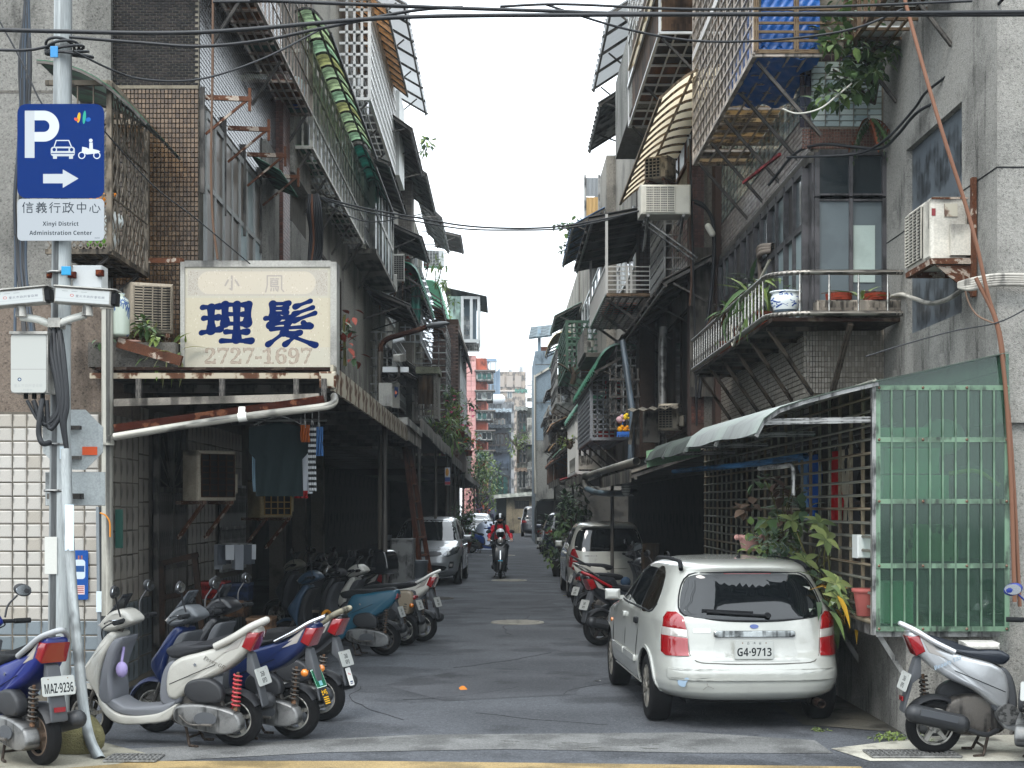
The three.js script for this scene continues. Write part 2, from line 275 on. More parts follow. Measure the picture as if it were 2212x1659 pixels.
function acUnit(label,p,w,h,d,ry,o={}){
const g=thing('air_conditioner',label,'air conditioner',p,o.group),m=o.m||C.white,r=0.03;
mb().geo(rbox(w,h,d,r,2),at(0,h/2,0)).build0('casing',m,g);
const fr=mb();const a=o.off??-0.12*w,gw=o.gw??w*0.66,gh=h*0.84;
fr.geo(new THREE.BoxGeometry(gw,gh,0.012),at(a,h/2,d/2+0.003));fr.build0('grille_recess',C.black,g);
const n=o.n??9,gr=mb();for(let i=0;i<=n;i++)gr.geo(new THREE.BoxGeometry(gw,0.012,0.014),at(a,h/2-gh/2+gh*i/n,d/2+0.014));for(let i=0;i<=4;i++)gr.geo(new THREE.BoxGeometry(0.012,gh,0.014),at(a-gw/2+gw*i/4,h/2,d/2+0.016));gr.build0('grille',o.gm||m,g);
if(o.cover!==false)mb().geo(rbox(0.08,h*0.4,d*0.5,0.015),at(w/2+0.035,h*0.35,0)).build0('valve_cover',m,g);
if(o.bracket!==false){const b=mb();for(const x of[-w*0.35,w*0.35]){b.geo(new THREE.BoxGeometry(0.04,0.04,d+0.25),at(x,-0.02,-0.1));b.bar(V(x,-0.02,d/2),V(x,-0.42,-d/2-0.2),0.035,0.035);}b.build0('bracket',o.bm||C.rusty,g);}
g.rotation.y=ry;return g;
}
MB.prototype.build0=function(name,m,parent,label){const q=mesh(name,this.geometry(),m,parent);if(label)q.userData.label=label;return q;};
const LEAF=(()=>{const mk=(w,l,fold,bend)=>{const pos=[],uv=[],idx=[],N=4;for(let i=0;i<=N;i++){const t=i/N,ww=w*Math.sin(Math.PI*Math.pow(t,0.8))*0.5+(i===0||i===N?0.001:0);const y=-bend*t*t*l;pos.push(-ww,y+fold*ww,t*l,0,y,t*l,ww,y+fold*ww,t*l);uv.push(0,t,0.5,t,1,t);if(i){const b=(i-1)*3;idx.push(b,b+3,b+4,b,b+4,b+1,b+1,b+4,b+5,b+1,b+5,b+2);}}const g=new THREE.BufferGeometry();g.setAttribute('position',new THREE.Float32BufferAttribute(pos,3));g.setAttribute('uv',new THREE.Float32BufferAttribute(uv,2));g.setIndex(idx);g.computeVertexNormals();return g;};return{oval:mk(0.5,1,0.25,0.2),strap:mk(0.16,1,0.3,0.55),wide:mk(0.75,1,0.2,0.3),fern:mk(0.3,1,0.1,0.6)};})();
const GREEN=(c)=>{const m=M(c,{r:0.55,trans:0.3,two:true});return m;};
const GR=[GREEN('#31492a'),GREEN('#3f5a2c'),GREEN('#52692f'),GREEN('#253c26'),GREEN('#6b7d37')];
function leafCloud(geo,c,rx,ry,rz,n,size,o={}){
const m=mb(),cl=[],nc=o.clumps??Math.max(3,Math.round(n/40));for(let i=0;i<nc;i++){const u=V(rr(-1,1),rr(-1,1),rr(-1,1));cl.push([V(c.x+u.x*rx*0.75,c.y+u.y*ry*0.75,c.z+u.z*rz*0.75),rr(0.25,0.5)]);}
for(let i=0;i<n;i++){const[q,k]=cl[Math.floor(rnd()*nc)],dir=V(rr(-1,1),rr(-0.8,1),rr(-1,1)).normalize(),r=k*Math.pow(rnd(),0.4),p=V(q.x+dir.x*rx*r,q.y+dir.y*ry*r,q.z+dir.z*rz*r),s=size*rr(0.6,1.25),look=dir.clone().add(V(rr(-0.6,0.6),rr(-0.9,0.3),rr(-0.6,0.6))).normalize();
const e=new THREE.Matrix4().lookAt(V(0,0,0),look.negate(),V(rr(-0.3,0.3),1,rr(-0.3,0.3))),M4=new THREE.Matrix4().compose(p,new THREE.Quaternion().setFromRotationMatrix(e),V(s,s,s));m.geo(geo,M4);}
return m;
}
function plant(label,p,o={}){
const g=thing(o.name||'potted_plant',label,o.cat||'plant',p,o.group),h=o.h??0.5,r=o.r??0.3,ph=o.pot===false?0:o.ph??0.22,pr=o.pr??0.13,b=origin(g);
if(o.pot!==false){const L=[[0,0],[pr*0.72,0],[pr*0.95,ph*0.86],[pr*1.1,ph*0.86],[pr*1.12,ph],[pr*0.95,ph],[pr*0.9,ph*0.9],[0,ph*0.88]].map((q)=>new THREE.Vector2(...q));mb().geo(new THREE.LatheGeometry(L,16)).build0('pot',o.pm||M('#8a4632',{r:0.8,map:'conc'}),g);}
const st=mb();for(let i=0;i<(o.ns??5);i++){const a=rr(0,6.28),q=rr(0.2,0.7)*r;st.path([V(rr(-0.03,0.03),ph*0.8,rr(-0.03,0.03)),V(Math.cos(a)*q*0.4,ph+h*0.5,Math.sin(a)*q*0.4),V(Math.cos(a)*q,ph+h*rr(0.7,0.95),Math.sin(a)*q)],0.006,4,4);}st.build0('stem',M('#4b4a2c',{r:0.8}),g);
const gs=o.greens||[GR[0],GR[1],GR[2]],n=o.n??120;
gs.forEach((m,k)=>{const q=leafCloud(o.leaf||LEAF.oval,V((o.lx||0),ph+h*0.55+(o.ly||0),o.lz||0),r,h*0.6,r,Math.round(n/gs.length),o.ls??0.11,{clumps:o.clumps});q.build0('foliage',m,g).userData.kind='stuff';});
return g;
}
const ell=(cx,cy,a,b,n=24)=>poly([...Array(n).keys()].map((i)=>[cx+a*Math.cos(i/n*6.2832),cy+b*Math.sin(i/n*6.2832)]));
const rrect=(x0,x1,y0,y1,r)=>{const s=new THREE.Shape();s.moveTo(x0+r,y0);s.lineTo(x1-r,y0);s.quadraticCurveTo(x1,y0,x1,y0+r);s.lineTo(x1,y1-r);s.quadraticCurveTo(x1,y1,x1-r,y1);s.lineTo(x0+r,y1);s.quadraticCurveTo(x0,y1,x0,y1-r);s.lineTo(x0,y0+r);s.quadraticCurveTo(x0,y0,x0+r,y0);return s;};
const mirrorX=(pts)=>pts.map(([x,y])=>[-x,y]).reverse();
const textTex=(w,h,bg,draw)=>{const c=document.createElement('canvas');c.width=w;c.height=h;const x=c.getContext('2d');x.fillStyle=bg;x.fillRect(0,0,w,h);draw(x,w,h);const t=new THREE.CanvasTexture(c);t.colorSpace=THREE.SRGBColorSpace;t.anisotropy=4;return t;};
function platePanel(w,h,tex0,r=0.5){
const s=rrect(-w/2,w/2,-h/2,h/2,Math.min(w,h)*0.12),g=new THREE.ExtrudeGeometry(s,{depth:0.004,bevelEnabled:true,bevelSize:0.001,bevelThickness:0.001,bevelSegments:1});const uv=g.attributes.uv,p=g.attributes.position;for(let i=0;i<uv.count;i++)uv.setXY(i,p.getX(i)/w+0.5,p.getY(i)/h+0.5);
return[g,new THREE.MeshPhysicalMaterial({map:tex0,roughness:Math.max(r,0.5),specularIntensity:0.12})];
}
// ---------- ground ----------
seed(7);
{
const g=new THREE.PlaneGeometry(400,400,1,1);g.rotateX(-Math.PI/2);const uv=g.attributes.uv;for(let i=0;i<uv.count;i++)uv.setXY(i,uv.getX(i)*400,uv.getY(i)*400);
const m=M('#7a7c80',{r:0.86,map:'asph',bump:0.006,bk:0.9});m.color.setRGB(0.23,0.242,0.26);
const o=mesh('road',g,m);o.position.set(0,0,-80);tag(o,'dark patched asphalt of the alley and the road in front','road',null,'structure');
const flat=(name,pts,y,m,label,cat)=>{const s=new THREE.ShapeGeometry(poly(pts.map(([x,z])=>[x,z])));s.rotateX(Math.PI/2);const ix=s.index.array;for(let i=0;i<ix.length;i+=3){const t=ix[i];ix[i]=ix[i+1];ix[i+1]=t;}s.computeVertexNormals();const n=s.attributes.normal;if(n.getY(0)<0){for(let i=0;i<ix.length;i+=3){const t=ix[i];ix[i]=ix[i+1];ix[i+1]=t;}s.computeVertexNormals();}const q=mesh(name,s,m);q.position.y=y;tag(q,label,cat,null,'structure');return q;};
const z=(v)=>-gd(v),gd0=(v)=>HE*K/(v-CV),q=(u,v)=>[xU(u,gd0(v)),-gd0(v)];
const band=M('#b4b2a8',{r:0.92,map:'asph',k:0.35,bump:0.004});band.color.setRGB(0.42,0.42,0.40);
flat('concrete_strip',[q(140,1650),q(200,1622),q(900,1588),q(1500,1583),q(1760,1600),q(1800,1628),q(1500,1627),q(1100,1619),q(700,1626),q(300,1648)],0.004,band,'pale worn concrete strip across the mouth of the alley','pavement');
flat('road_marking',[[-9,-11.04],[-1.0,-11.06],[2.6,-10.82],[2.6,-10.4],[-9,-10.4]],0.004,M('#e8c98c',{r:0.7,map:'asph',k:0.4}),'yellow painted line along the front road','road marking');
const pad=M('#c9c8c0',{r:0.9,map:'conc',k:0.6,bump:0.003});
flat('pavement',[q(1795,1618),q(2010,1592),q(2300,1586),q(2300,1645),q(1880,1645)],0.005,pad,'pale concrete pad beside the drain grate under the silver scooter','pavement');
flat('pavement',[q(-60,1590),q(160,1588),q(345,1636),q(250,1652),q(120,1662),q(-60,1662)],0.005,M('#9c9a90',{r:0.9,map:'conc',bump:0.004}),'stained concrete corner pavement around the sign pole','pavement');
flat('pavement',[[-3.9,-14.5],[-2.3,-13.2],[-2.1,-60],[-3.9,-60]],0.006,M('#454546',{r:0.9,map:'conc',bump:0.004}),'concrete apron under the left awnings, coloured darker as awning shade','pavement');  // apron colour set darker to deepen the shade below the awnings
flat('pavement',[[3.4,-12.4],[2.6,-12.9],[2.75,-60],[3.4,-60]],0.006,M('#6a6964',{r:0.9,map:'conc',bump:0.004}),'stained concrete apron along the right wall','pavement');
for(const[pts,lab]of[[[q(830,1480),q(1010,1445),q(1290,1452),q(1240,1500),q(960,1515)],'darker asphalt patch in the middle of the alley before the white wagon'],[[q(960,1300),q(1180,1296),q(1230,1322),q(940,1330)],'darker asphalt patch behind the oval manhole']]){const m=M('#6a6b6d',{r:0.85,map:'asph',bump:0.006,k:0.3});m.color.setRGB(0.205,0.213,0.228);flat('asphalt_patch',pts,0.003,m,lab,'road patch');}
for(const[u,v,r,lab]of[[1118,1345,0.43,'round pale manhole cover in the middle of the alley'],[1100,1254,0.45,'manhole cover just in front of the moped rider'],[1085,1200,0.5,'small pale manhole cover beyond the moped rider'],[940,1293,0.38,'dark round manhole cover by the foot of the ladder']]){
const d=gd0(v),t=thing('manhole_cover',lab,'manhole',V(xU(u,d),0,-d)),m=M(v===1293?'#4c4b49':'#a3a29c',{r:0.7,map:'conc',k:1.2});
mb().geo(new THREE.CylinderGeometry(r,r+0.01,0.016,40),at(0,0.008,0)).build0('rim',M(v===1293?'#55524e':'#a7a6a0',{r:0.8,map:'conc'}),t);
const a=mb();for(let k=-4;k<=4;k++){const w=Math.sqrt(r*r*0.7-(k*r*0.18)**2);a.geo(new THREE.BoxGeometry(w*2,0.006,r*0.1),at(0,0.021,k*r*0.18));}a.build0('tread',m,t);
}
for(const[u0,u1,v,lab]of[[1875,2065,1632,'steel drain grate in the pale pad at right'],[235,345,1641,'narrow drain grate beside the bent pipe']]){
const d=gd0(v),x0=xU(u0,d),x1=xU(u1,d),t=thing('drain_grate',lab,'drain grate',V((x0+x1)/2,0,-d)),m=mb();const n=Math.round((x1-x0)/0.035);
mb().geo(new THREE.BoxGeometry(x1-x0,0.006,0.3),at(0,0.008,0)).build0('pit',C.black,t);
for(let i=0;i<=n;i++)m.geo(new THREE.BoxGeometry(0.014,0.012,0.3),at((i/n-0.5)*(x1-x0),0.016,0));for(const zz of[-0.15,-0.05,0.05,0.15])m.geo(new THREE.BoxGeometry(x1-x0,0.013,0.014),at(0,0.017,zz));m.build0('grating',C.steel,t);
}
{const d=gd0(1490),t=thing('fallen_leaf','curled orange leaf lying on the asphalt','leaf',V(xU(991,d),0.02,-d));const q=mesh('blade',LEAF.wide,M('#b5702a',{r:0.6,two:true}),t);q.scale.setScalar(0.1);q.rotation.set(0.2,1.3,0.4);}
{const m=M('#bdbdb6',{r:0.9,map:'asph'}),s=mb();seed(21);for(const[u,v]of[[1200,1612],[1225,1608],[1380,1610],[1410,1614],[1120,1606],[1280,1613]])for(let k=0;k<3;k++){const d=gd0(v),x=xU(u,d)+rr(-0.12,0.12),zz=-d+rr(-0.12,0.12),a=rr(-0.4,0.4),L=rr(0.04,0.12);s.obox(V(x,0.008,zz),V(Math.cos(a),0,Math.sin(a)),V(0,1,0),V(-Math.sin(a),0,Math.cos(a)),L*0.6,0.0012,0.005);}tag(s.build('road_marking',m),'faint white spray scribbles on the concrete strip','road marking',null,'structure');}
}
{
seed(23);const all=mb(),cm=M('#2a2a2c',{r:0.95});
[[-0.9,13.2,2.6,-0.2],[0.6,15,3.2,0.15],[-0.6,17.5,2.2,0.5],[0.1,22,4,-0.1],[-1.0,14.6,1.6,1.1],[0.9,12.9,1.4,-0.9]].forEach(([x,d,L,a],n)=>{const m=mb();let p=V(x,0.0025,-d),dir=a;for(let i=0;i<14;i++){dir+=rr(-0.5,0.5);const q=p.clone().add(V(Math.sin(a+dir*0.5),0,-Math.cos(a+dir*0.5)).multiplyScalar(L/14));const t=q.clone().sub(p).normalize();m.obox(p.clone().add(q).multiplyScalar(0.5),t,V(0,1,0),V(t.z,0,-t.x),L/28+0.004,0.0012,rr(0.002,0.006));p=q;}all.geo(m.geometry());});tag(all.build('road_crack',cm),'hairline cracks wandering through the asphalt of the alley','crack',null,'stuff');
[[1216,1196,'#b9a24a','small yellow scrap of paper on the road beside the shrubs'],[1222,1288,'#a89c5a','pale yellow leaf on the road by the people carrier wheel'],[338+960,1473,'#b5b5b0','tiny white scrap on the road before the wagon front wheel']].forEach(([u,v,c,lab])=>{const d=HE*K/(v-CV),t=thing('litter',lab,'litter',V(xU(u,d),0.012,-d)),q=mesh('scrap',LEAF.oval,M(c,{r:0.9,two:true}),t);q.scale.setScalar(0.09);q.rotation.set(0.1,rr(0,6),0.2);});
}
const gd=(v)=>HE*K/(v-CV);
// ---------- left row of houses ----------
seed(11);
const plasterL=M('#969592',{r:0.95,map:'plaster',bump:0.006,bk:1.6}),plasterD=M('#7d7871',{r:0.95,map:'plaster',bump:0.006,bk:1.6}),brownP=M('#82766d',{r:0.95,map:'plaster',bump:0.005,bk:1.6});
const dkwall=M('#98958f',{r:0.9,map:'plaster',bump:0.004}),gndShade=M('#45423e',{r:0.9,map:'conc'});  // ground-floor recess colour is darkened to paint in shade below the awnings
{
const g=thing('corner_house','grey stucco corner house with white tiled ground floor at left','house',V(-6,0,-15.3));
mb().box(-9,-4.225,4.0,14,-15.9,-16).build('wall',plasterL,g);
mb().box(-9,-3.93,3.94,4.0,-14.6,-15.9).build('ledge',C.dconc,g);
mb().box(-9,-3.93,2.83,4.0,-14.56,-16).build('wall',brownP,g,'brownish stained wall band under the cage');
mb().box(-9,-3.95,0,2.83,-14.5,-16).build('wall',M('#77726b',{r:0.9,map:'conc'}),g,'grouted wall behind the tiles');
mb().box(-9,-4.23,6.34,6.37,-15.897,-15.903).build('joint',C.dconc,g);
tiles(g,'tile',V(-7.5,0.79,-14.5),V(1,0,0),V(0,1,0),3.53,2.02,0.128,0.128,0.011,0.006,['#b6b4b0','#bab8b4','#b0ada8','#b6b3af','#a8a39b'],{mat:{r:0.3,map:'grimeS'},near:(q)=>-q[0]});
tiles(g,'tile',V(-7.5,0.05,-14.5),V(1,0,0),V(0,1,0),3.53,0.74,0.128,0.128,0.011,0.006,['#6f7a80','#77828a','#68737a'],{mat:{r:0.4,map:'grimeS'}});
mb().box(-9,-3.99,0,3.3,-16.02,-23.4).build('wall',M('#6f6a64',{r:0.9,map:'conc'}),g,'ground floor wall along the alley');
mb().box(-9,-6.8,0,3.3,-23.41,-33).build('wall',gndShade,g,'back wall of the open shop');for(const d of[25.8,28.6,31.4])mb().box(-4.1,-3.85,0,3.3,-d,-d-0.3).build('pier',M('#6f6a64',{r:0.9,map:'conc'}),g);
tiles(g,'tile',V(-3.99,0.9,-16.1),V(0,0,-1),V(0,1,0),6.4,2.1,0.24,0.24,0.012,0.003,['#97938c','#8f8a83','#9d9891'],{mat:{r:0.35,map:'grimeS'},skip:(x,y)=>(x>0.6&&x<2.2)||(x>4.4&&y<1.2)});  // alley tiles toned down in colour to stand in for awning shade
tiles(g,'tile',V(-3.95,0.9,-14.52),V(0,0,-1),V(0,1,0),1.45,2.0,0.24,0.24,0.012,0.003,['#97938c','#8f8a83','#9d9891'],{mat:{r:0.35,map:'grimeS'}});
tiles(g,'tile',V(-3.95,0.05,-14.52),V(0,0,-1),V(0,1,0),1.45,0.85,0.2,0.2,0.014,0.006,['#5d666b','#656e74'],{mat:{r:0.4,map:'grimeS'}});
tiles(g,'tile',V(-3.99,0.05,-16.1),V(0,0,-1),V(0,1,0),6.4,0.85,0.2,0.2,0.014,0.006,['#4c5459','#565e63'],{mat:{r:0.4,map:'grimeS'},skip:(x)=>x>0.6&&x<2.2});
{const dr=mb();for(let k=0;k<=2;k++)dr.box(-3.96,-3.9,0.35,2.95,-(16.75+k*0.72)-0.04,-(16.75+k*0.72)+0.04);for(const y of[0.35,1.2,2.1,2.95])dr.box(-3.955,-3.905,y-0.03,y+0.03,-16.75,-18.2);const door=dr.build('door',C.dsteel,g);door.userData.label='dark barred double door';const b=mb();for(let k=1;k<14;k++)b.box(-3.94,-3.92,0.4,2.1,-(16.75+k*0.1)-0.008,-(16.75+k*0.1)+0.008);for(let k=0;k<9;k++)b.bar(V(-3.93,2.1,-17.47),V(-3.93,2.1+0.8*Math.sin(Math.PI*(k+0.5)/9),-17.47+0.7*Math.cos(Math.PI*(k+0.5)/9)),0.016,0.016);const q=mesh('bar',b.geometry(),C.dsteel,door);q.geometry.translate(...origin(g).negate().toArray());mesh('panel',mb().box(-3.985,-3.97,0.35,2.9,-16.78,-18.17).geometry().translate(...origin(g).negate().toArray()),C.black,door);}
{const b=mb();for(let k=0;k<22;k++)b.box(-3.96,-3.93,1.0,2.2,-(20.6+k*0.09)-0.012,-(20.6+k*0.09)+0.012);for(const y of[1.0,1.6,2.2])b.box(-3.965,-3.925,y-0.02,y+0.02,-20.6,-22.5);const w=b.build('window',C.steel,g);mesh('pane',mb().box(-3.99,-3.975,1.0,2.2,-20.6,-22.5).geometry().translate(...origin(g).negate().toArray()),G.dark,w);}
}
function rowHouse(name,label,X,xl,d0,d1,y0,top,m,lower){
const g=thing(name,label,'building',V((X+xl)/2,0,-(d0+d1)/2)),a=Math.min(X,xl),b=Math.max(X,xl);
mb().box(a,b,y0,top,-d0,-d1).build('wall',m,g);
if(lower){const s=Math.sign(X);mb().box(Math.min(lower[0],xl),Math.max(lower[0],xl),0,y0-0.004,-(lower[1]??d0)-0.01,-d1+0.01).build('wall',lower[2],g,'ground floor wall');}
return g;
}
{
const g=rowHouse('tiled_house','house of black brick tiles over brown glazed tiles beside the barber sign',-3.3,-9,16,24.6,3.35,14,M('#56524c',{r:0.9,map:'conc'}));
const yb=yV(193,16),fx=-4.28;
mb().box(-9,fx,3.36,13.9,-15.985,-16).build('wall',M('#5a4a3c',{r:0.9,map:'conc'}),g,'brown wall behind the cage');
tiles(g,'tile',V(fx,3.5,-15.99),V(1,0,0),V(0,1,0),0.975,yb-3.5,0.034,0.046,0.007,0.008,['#57432f','#5f4a35','#4f3c2a','#66513c','#483626'],{mat:{r:0.25},near:(q)=>-q[1]});
tiles(g,'brick',V(fx,yb+0.04,-15.987),V(1,0,0),V(0,1,0),0.975,1.5,0.063,0.025,0.005,0.008,['#141213','#1c191a','#100f10','#262120'],{mat:{r:0.65},bond:true,near:(q)=>q[1]});
mb().box(fx,-3.302,yb+0.036,9,-15.9885,-16).build('wall',M('#8d887f',{r:0.9,map:'conc'}),g,'pale mortar behind the black bricks');
mb().box(fx,-3.306,yb,yb+0.035,-15.97,-16).build('ledge',M('#8d867a',{r:0.9,map:'conc'}),g);
const face=(name,d0,d1,y0,y1,tw,th,cols,o)=>tiles(g,name,V(-3.3,y0,-d0),V(0,0,-1),V(0,1,0),d1-d0,y1-y0,tw,th,0.009,0.008,cols,o);
face('tile',16.02,20.0,6.32,7.75,0.075,0.04,['#2a2828','#333031','#222122'],{mat:{r:0.2},max:260});
face('tile',20.0,21.9,6.9,9.2,0.075,0.04,['#2a2828','#333031','#222122'],{mat:{r:0.2},max:40});
mb().box(-3.3,-3.24,3.4,6.9,-20.15,-21.3).build('pilaster',plasterL,g);
mb().box(-3.3,-3.19,3.4,8.4,-21.32,-21.98).build('pillar',M('#4b3a33',{r:0.8}),g);
tiles(g,'tile',V(-3.19,3.4,-21.32),V(0,0,-1),V(0,1,0),0.66,5,0.045,0.045,0.008,0.006,['#57342b','#4a2d26','#633f34'],{max:120,mat:{r:0.35}});
tiles(g,'tile',V(-3.298,3.4,-21.318),V(1,0,0),V(0,1,0),0.108,5,0.045,0.045,0.008,0.006,['#57342b','#4a2d26','#633f34'],{max:90,mat:{r:0.35}});
mb().box(-3.3,-3.2,3.4,6.2,-22.3,-24.3).build('wall',plasterL,g,'grey plastered pier');
mb().box(-3.3,-3.14,6.9,8.0,-22.1,-24.0).build('wall',M('#a9a7a2',{r:0.95,map:'plaster',bump:0.004}),g,'pale grey plaster wall piece');
seed(15);
win(g,1,-3.3,16.25,19.9,3.9,6.22,7,3,M('#8d8f8f',{r:0.5,m:0.2,map:'paint'}),[M('#5d544c',{r:0.35,map:'paint'}),M('#5d544c',{r:0.35,map:'paint'}),G.frost],{rows:[0,0.06,0.66,1],w:0.06,dep:0.035});
for(const d of[16.05,17.3,18.6,19.85])mb().box(-3.3,-3.25,5.3,6.45,-d-0.02,-d+0.02).build('post',C.dsteel,g);
[16.1,17.4,18.7,19.9].forEach((d,i)=>{const b=mb();{b.bar(V(-3.25,6.35,-d),V(-2.75,6.33,-d),0.04,0.05);b.bar(V(-2.8,6.32,-d),V(-3.25,5.95,-d),0.025,0.025);b.bar(V(-2.77,6.45,-d),V(-2.77,6.2,-d),0.03,0.03);}tag(b.build('awning_bracket',C.rusty),['nearest','second nearest','third','farthest'][i]+' of the rusty empty awning brackets above the long aluminium window','bracket');});
{const s=mb();corr(s,V(-3.24,6.4,-18.9),V(-3.24,6.4,-20.9),V(-2.9,6.25,-19.2),V(-2.9,6.25,-20.8),0.1,0.01);tag(s.build('awning',M('#4f7a68',{r:0.6,map:'grimeS',trans:0.2,two:true})),'torn scrap of green plastic awning left on the brackets','awning');}
}
{
seed(31);
const b1=rowHouse('row_house','left house behind the green curved awning and white gridded cage',-3.3,-9,24.62,37,3.35,13.2,dkwall);
win(b1,1,-3.3,25.2,29.8,7.5,9.0,6,2,C.alu,[G.grey,G.pale]);win(b1,1,-3.3,30.6,36,10.4,11.8,5,2,C.alu,G.dark);win(b1,1,-3.3,25,29.5,4.3,6.4,4,2,M('#5c5046',{r:0.7,map:'wood'}),[G.brown,G.dark]);
mb().box(-9,-6.8,0,3.34,-33.05,-36.95).build('wall',gndShade,b1,'back wall of the open ground floor');
const b2=rowHouse('row_house','left house with dark corrugated awnings and a planted roof edge',-3.15,-9,37.02,45,3.35,12.4,M('#a5a39e',{r:0.95,map:'plaster',bump:0.005}),[-6.5,37,gndShade]);
win(b2,1,-3.15,38,41,10,11.2,3,2,C.steel,G.dark);win(b2,1,-3.15,38,42,7,8.6,4,1,C.alu,G.dark);win(b2,1,-3.15,38.5,43,4.2,6.2,4,1,C.dsteel,G.dark);
mb().box(-3.15,-2.75,3.5,11.6,-44.0,-45).build('pillar',M('#6d6862',{r:0.9,map:'plaster'}),b2);
tiles(b2,'tile',V(-3.148,8.0,-43.99),V(1,0,0),V(0,1,0),0.4,3.5,0.06,0.06,0.01,0.006,['#67615b','#716a63','#5c5751'],{max:160});
const b3=rowHouse('row_house','left house behind the grey leaf-pattern grille and green awning',-3.1,-9,45.02,56,3.35,11.8,dkwall,[-6.5,45,gndShade]);
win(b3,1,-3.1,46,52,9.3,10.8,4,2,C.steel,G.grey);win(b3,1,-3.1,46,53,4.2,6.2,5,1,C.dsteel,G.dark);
const b4=rowHouse('brick_house','dark brown brick house under the pale green metal rooftop shed',-1.75,-9,56.02,68,3.35,9.0,M('#4c3a32',{r:0.9,map:'conc'}),[-6.5,56,gndShade]);
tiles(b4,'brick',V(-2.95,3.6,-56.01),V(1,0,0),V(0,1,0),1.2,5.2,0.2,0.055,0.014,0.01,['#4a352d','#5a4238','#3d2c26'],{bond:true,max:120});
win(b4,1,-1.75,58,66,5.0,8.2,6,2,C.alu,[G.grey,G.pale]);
const b5=rowHouse('row_house','far left house with flower pots on its balcony rail',-2.1,-9,68.02,84,3.35,8.0,plasterD,[-6.5,68,gndShade]);
win(b5,1,-2.1,70,82,4.5,7,6,2,C.steel,G.dark);
{const t=tag(b5,null,null),n=1;}
}
{
const d=64,x0=xU(969,d),x1=xU(997,d),x2=xU(1018,d),x3=xU(1034,d),yb=yV(714,d),yt=yV(640,d),g=thing('rooftop_shed','pale green corrugated metal shed with open window frame on the roof at left','shed',V(x0,yb,-d));
const s=mb();corr(s,V(x0,yb,-d),V(x1,yb,-d),V(x0,yt,-d),V(x1,yt,-d),0.14,0.014,0.01);s.build('wall',M('#9dbdb6',{r:0.55,map:'grime'}),g);
mb().box(x0,x1,yb,yt,-d-0.04,-d-5).build('wall',M('#86a39d',{r:0.6,map:'grime'}),g,'shed body');
const f=mb(),y2=yV(735,d);for(const x of[x1+0.03,x2,x3])f.box(x-0.06,x+0.06,y2,yt,-d-0.06,-d+0.06);f.box(x1,x3,yt-0.12,yt,-d-0.05,-d+0.05);f.box(x1,x3,y2-0.1,y2+0.04,-d-0.05,-d+0.05);f.box(x3-0.06,x3+0.04,y2,yt,-d-3,-d-2.9);f.build('window_frame',C.alu,g);
const gr=mb();for(let i=1;i<7;i++){const x=lerp(x1,x2,i/7);gr.box(x-0.012,x+0.012,y2,lerp(y2,yt,0.55),-d-0.01,-d+0.01);}for(let j=1;j<5;j++){const y=lerp(y2,yt,j*0.55/5);gr.box(x1,x2,y-0.012,y+0.012,-d-0.012,-d+0.012);}gr.build('grille',C.steel,g).userData.kind='stuff';
mb().box(x1+0.1,x1+0.6,y2,yt,-d-0.5,-d-3).build('curtain',M('#6b7880',{r:0.9}),g);
const r=mb();corr(r,V(x0-0.2,yt+0.35,-d+0.3),V(x0-0.2,yt+0.35,-d-5),V(x3+0.35,yt-0.05,-d+0.3),V(x3+0.35,yt-0.05,-d-5),0.3,0.03);r.build('roof',M('#6f7674',{r:0.6,map:'grimeS'}),g);
const u=mb();corr(u,V(x1,y2-0.1,-d),V(x1,y2-0.1,-d-3),V(x3,y2-0.15,-d),V(x3,y2-0.15,-d-3),0.3,0.03);u.build('floor',M('#56595a',{r:0.7,map:'grimeS'}),g);
const b=mb();const y3=yV(760,d);for(const x of[x1,x3])b.box(x-0.03,x+0.03,y3,y2-0.16,-d-0.03,-d+0.03);b.box(x1,x3,y3,y3+0.05,-d-0.03,-d+0.03);for(let i=1;i<9;i++){const x=lerp(x1,x3,i/9);b.box(x-0.012,x+0.012,y3,y2-0.2,-d-0.01,-d+0.01);}for(let j=1;j<3;j++)b.box(x1,x3,lerp(y3,y2,j/3)-0.012,lerp(y3,y2,j/3)+0.012,-d-0.012,-d+0.012);b.build('lower_grille',C.steel,g).userData.kind='stuff';
}
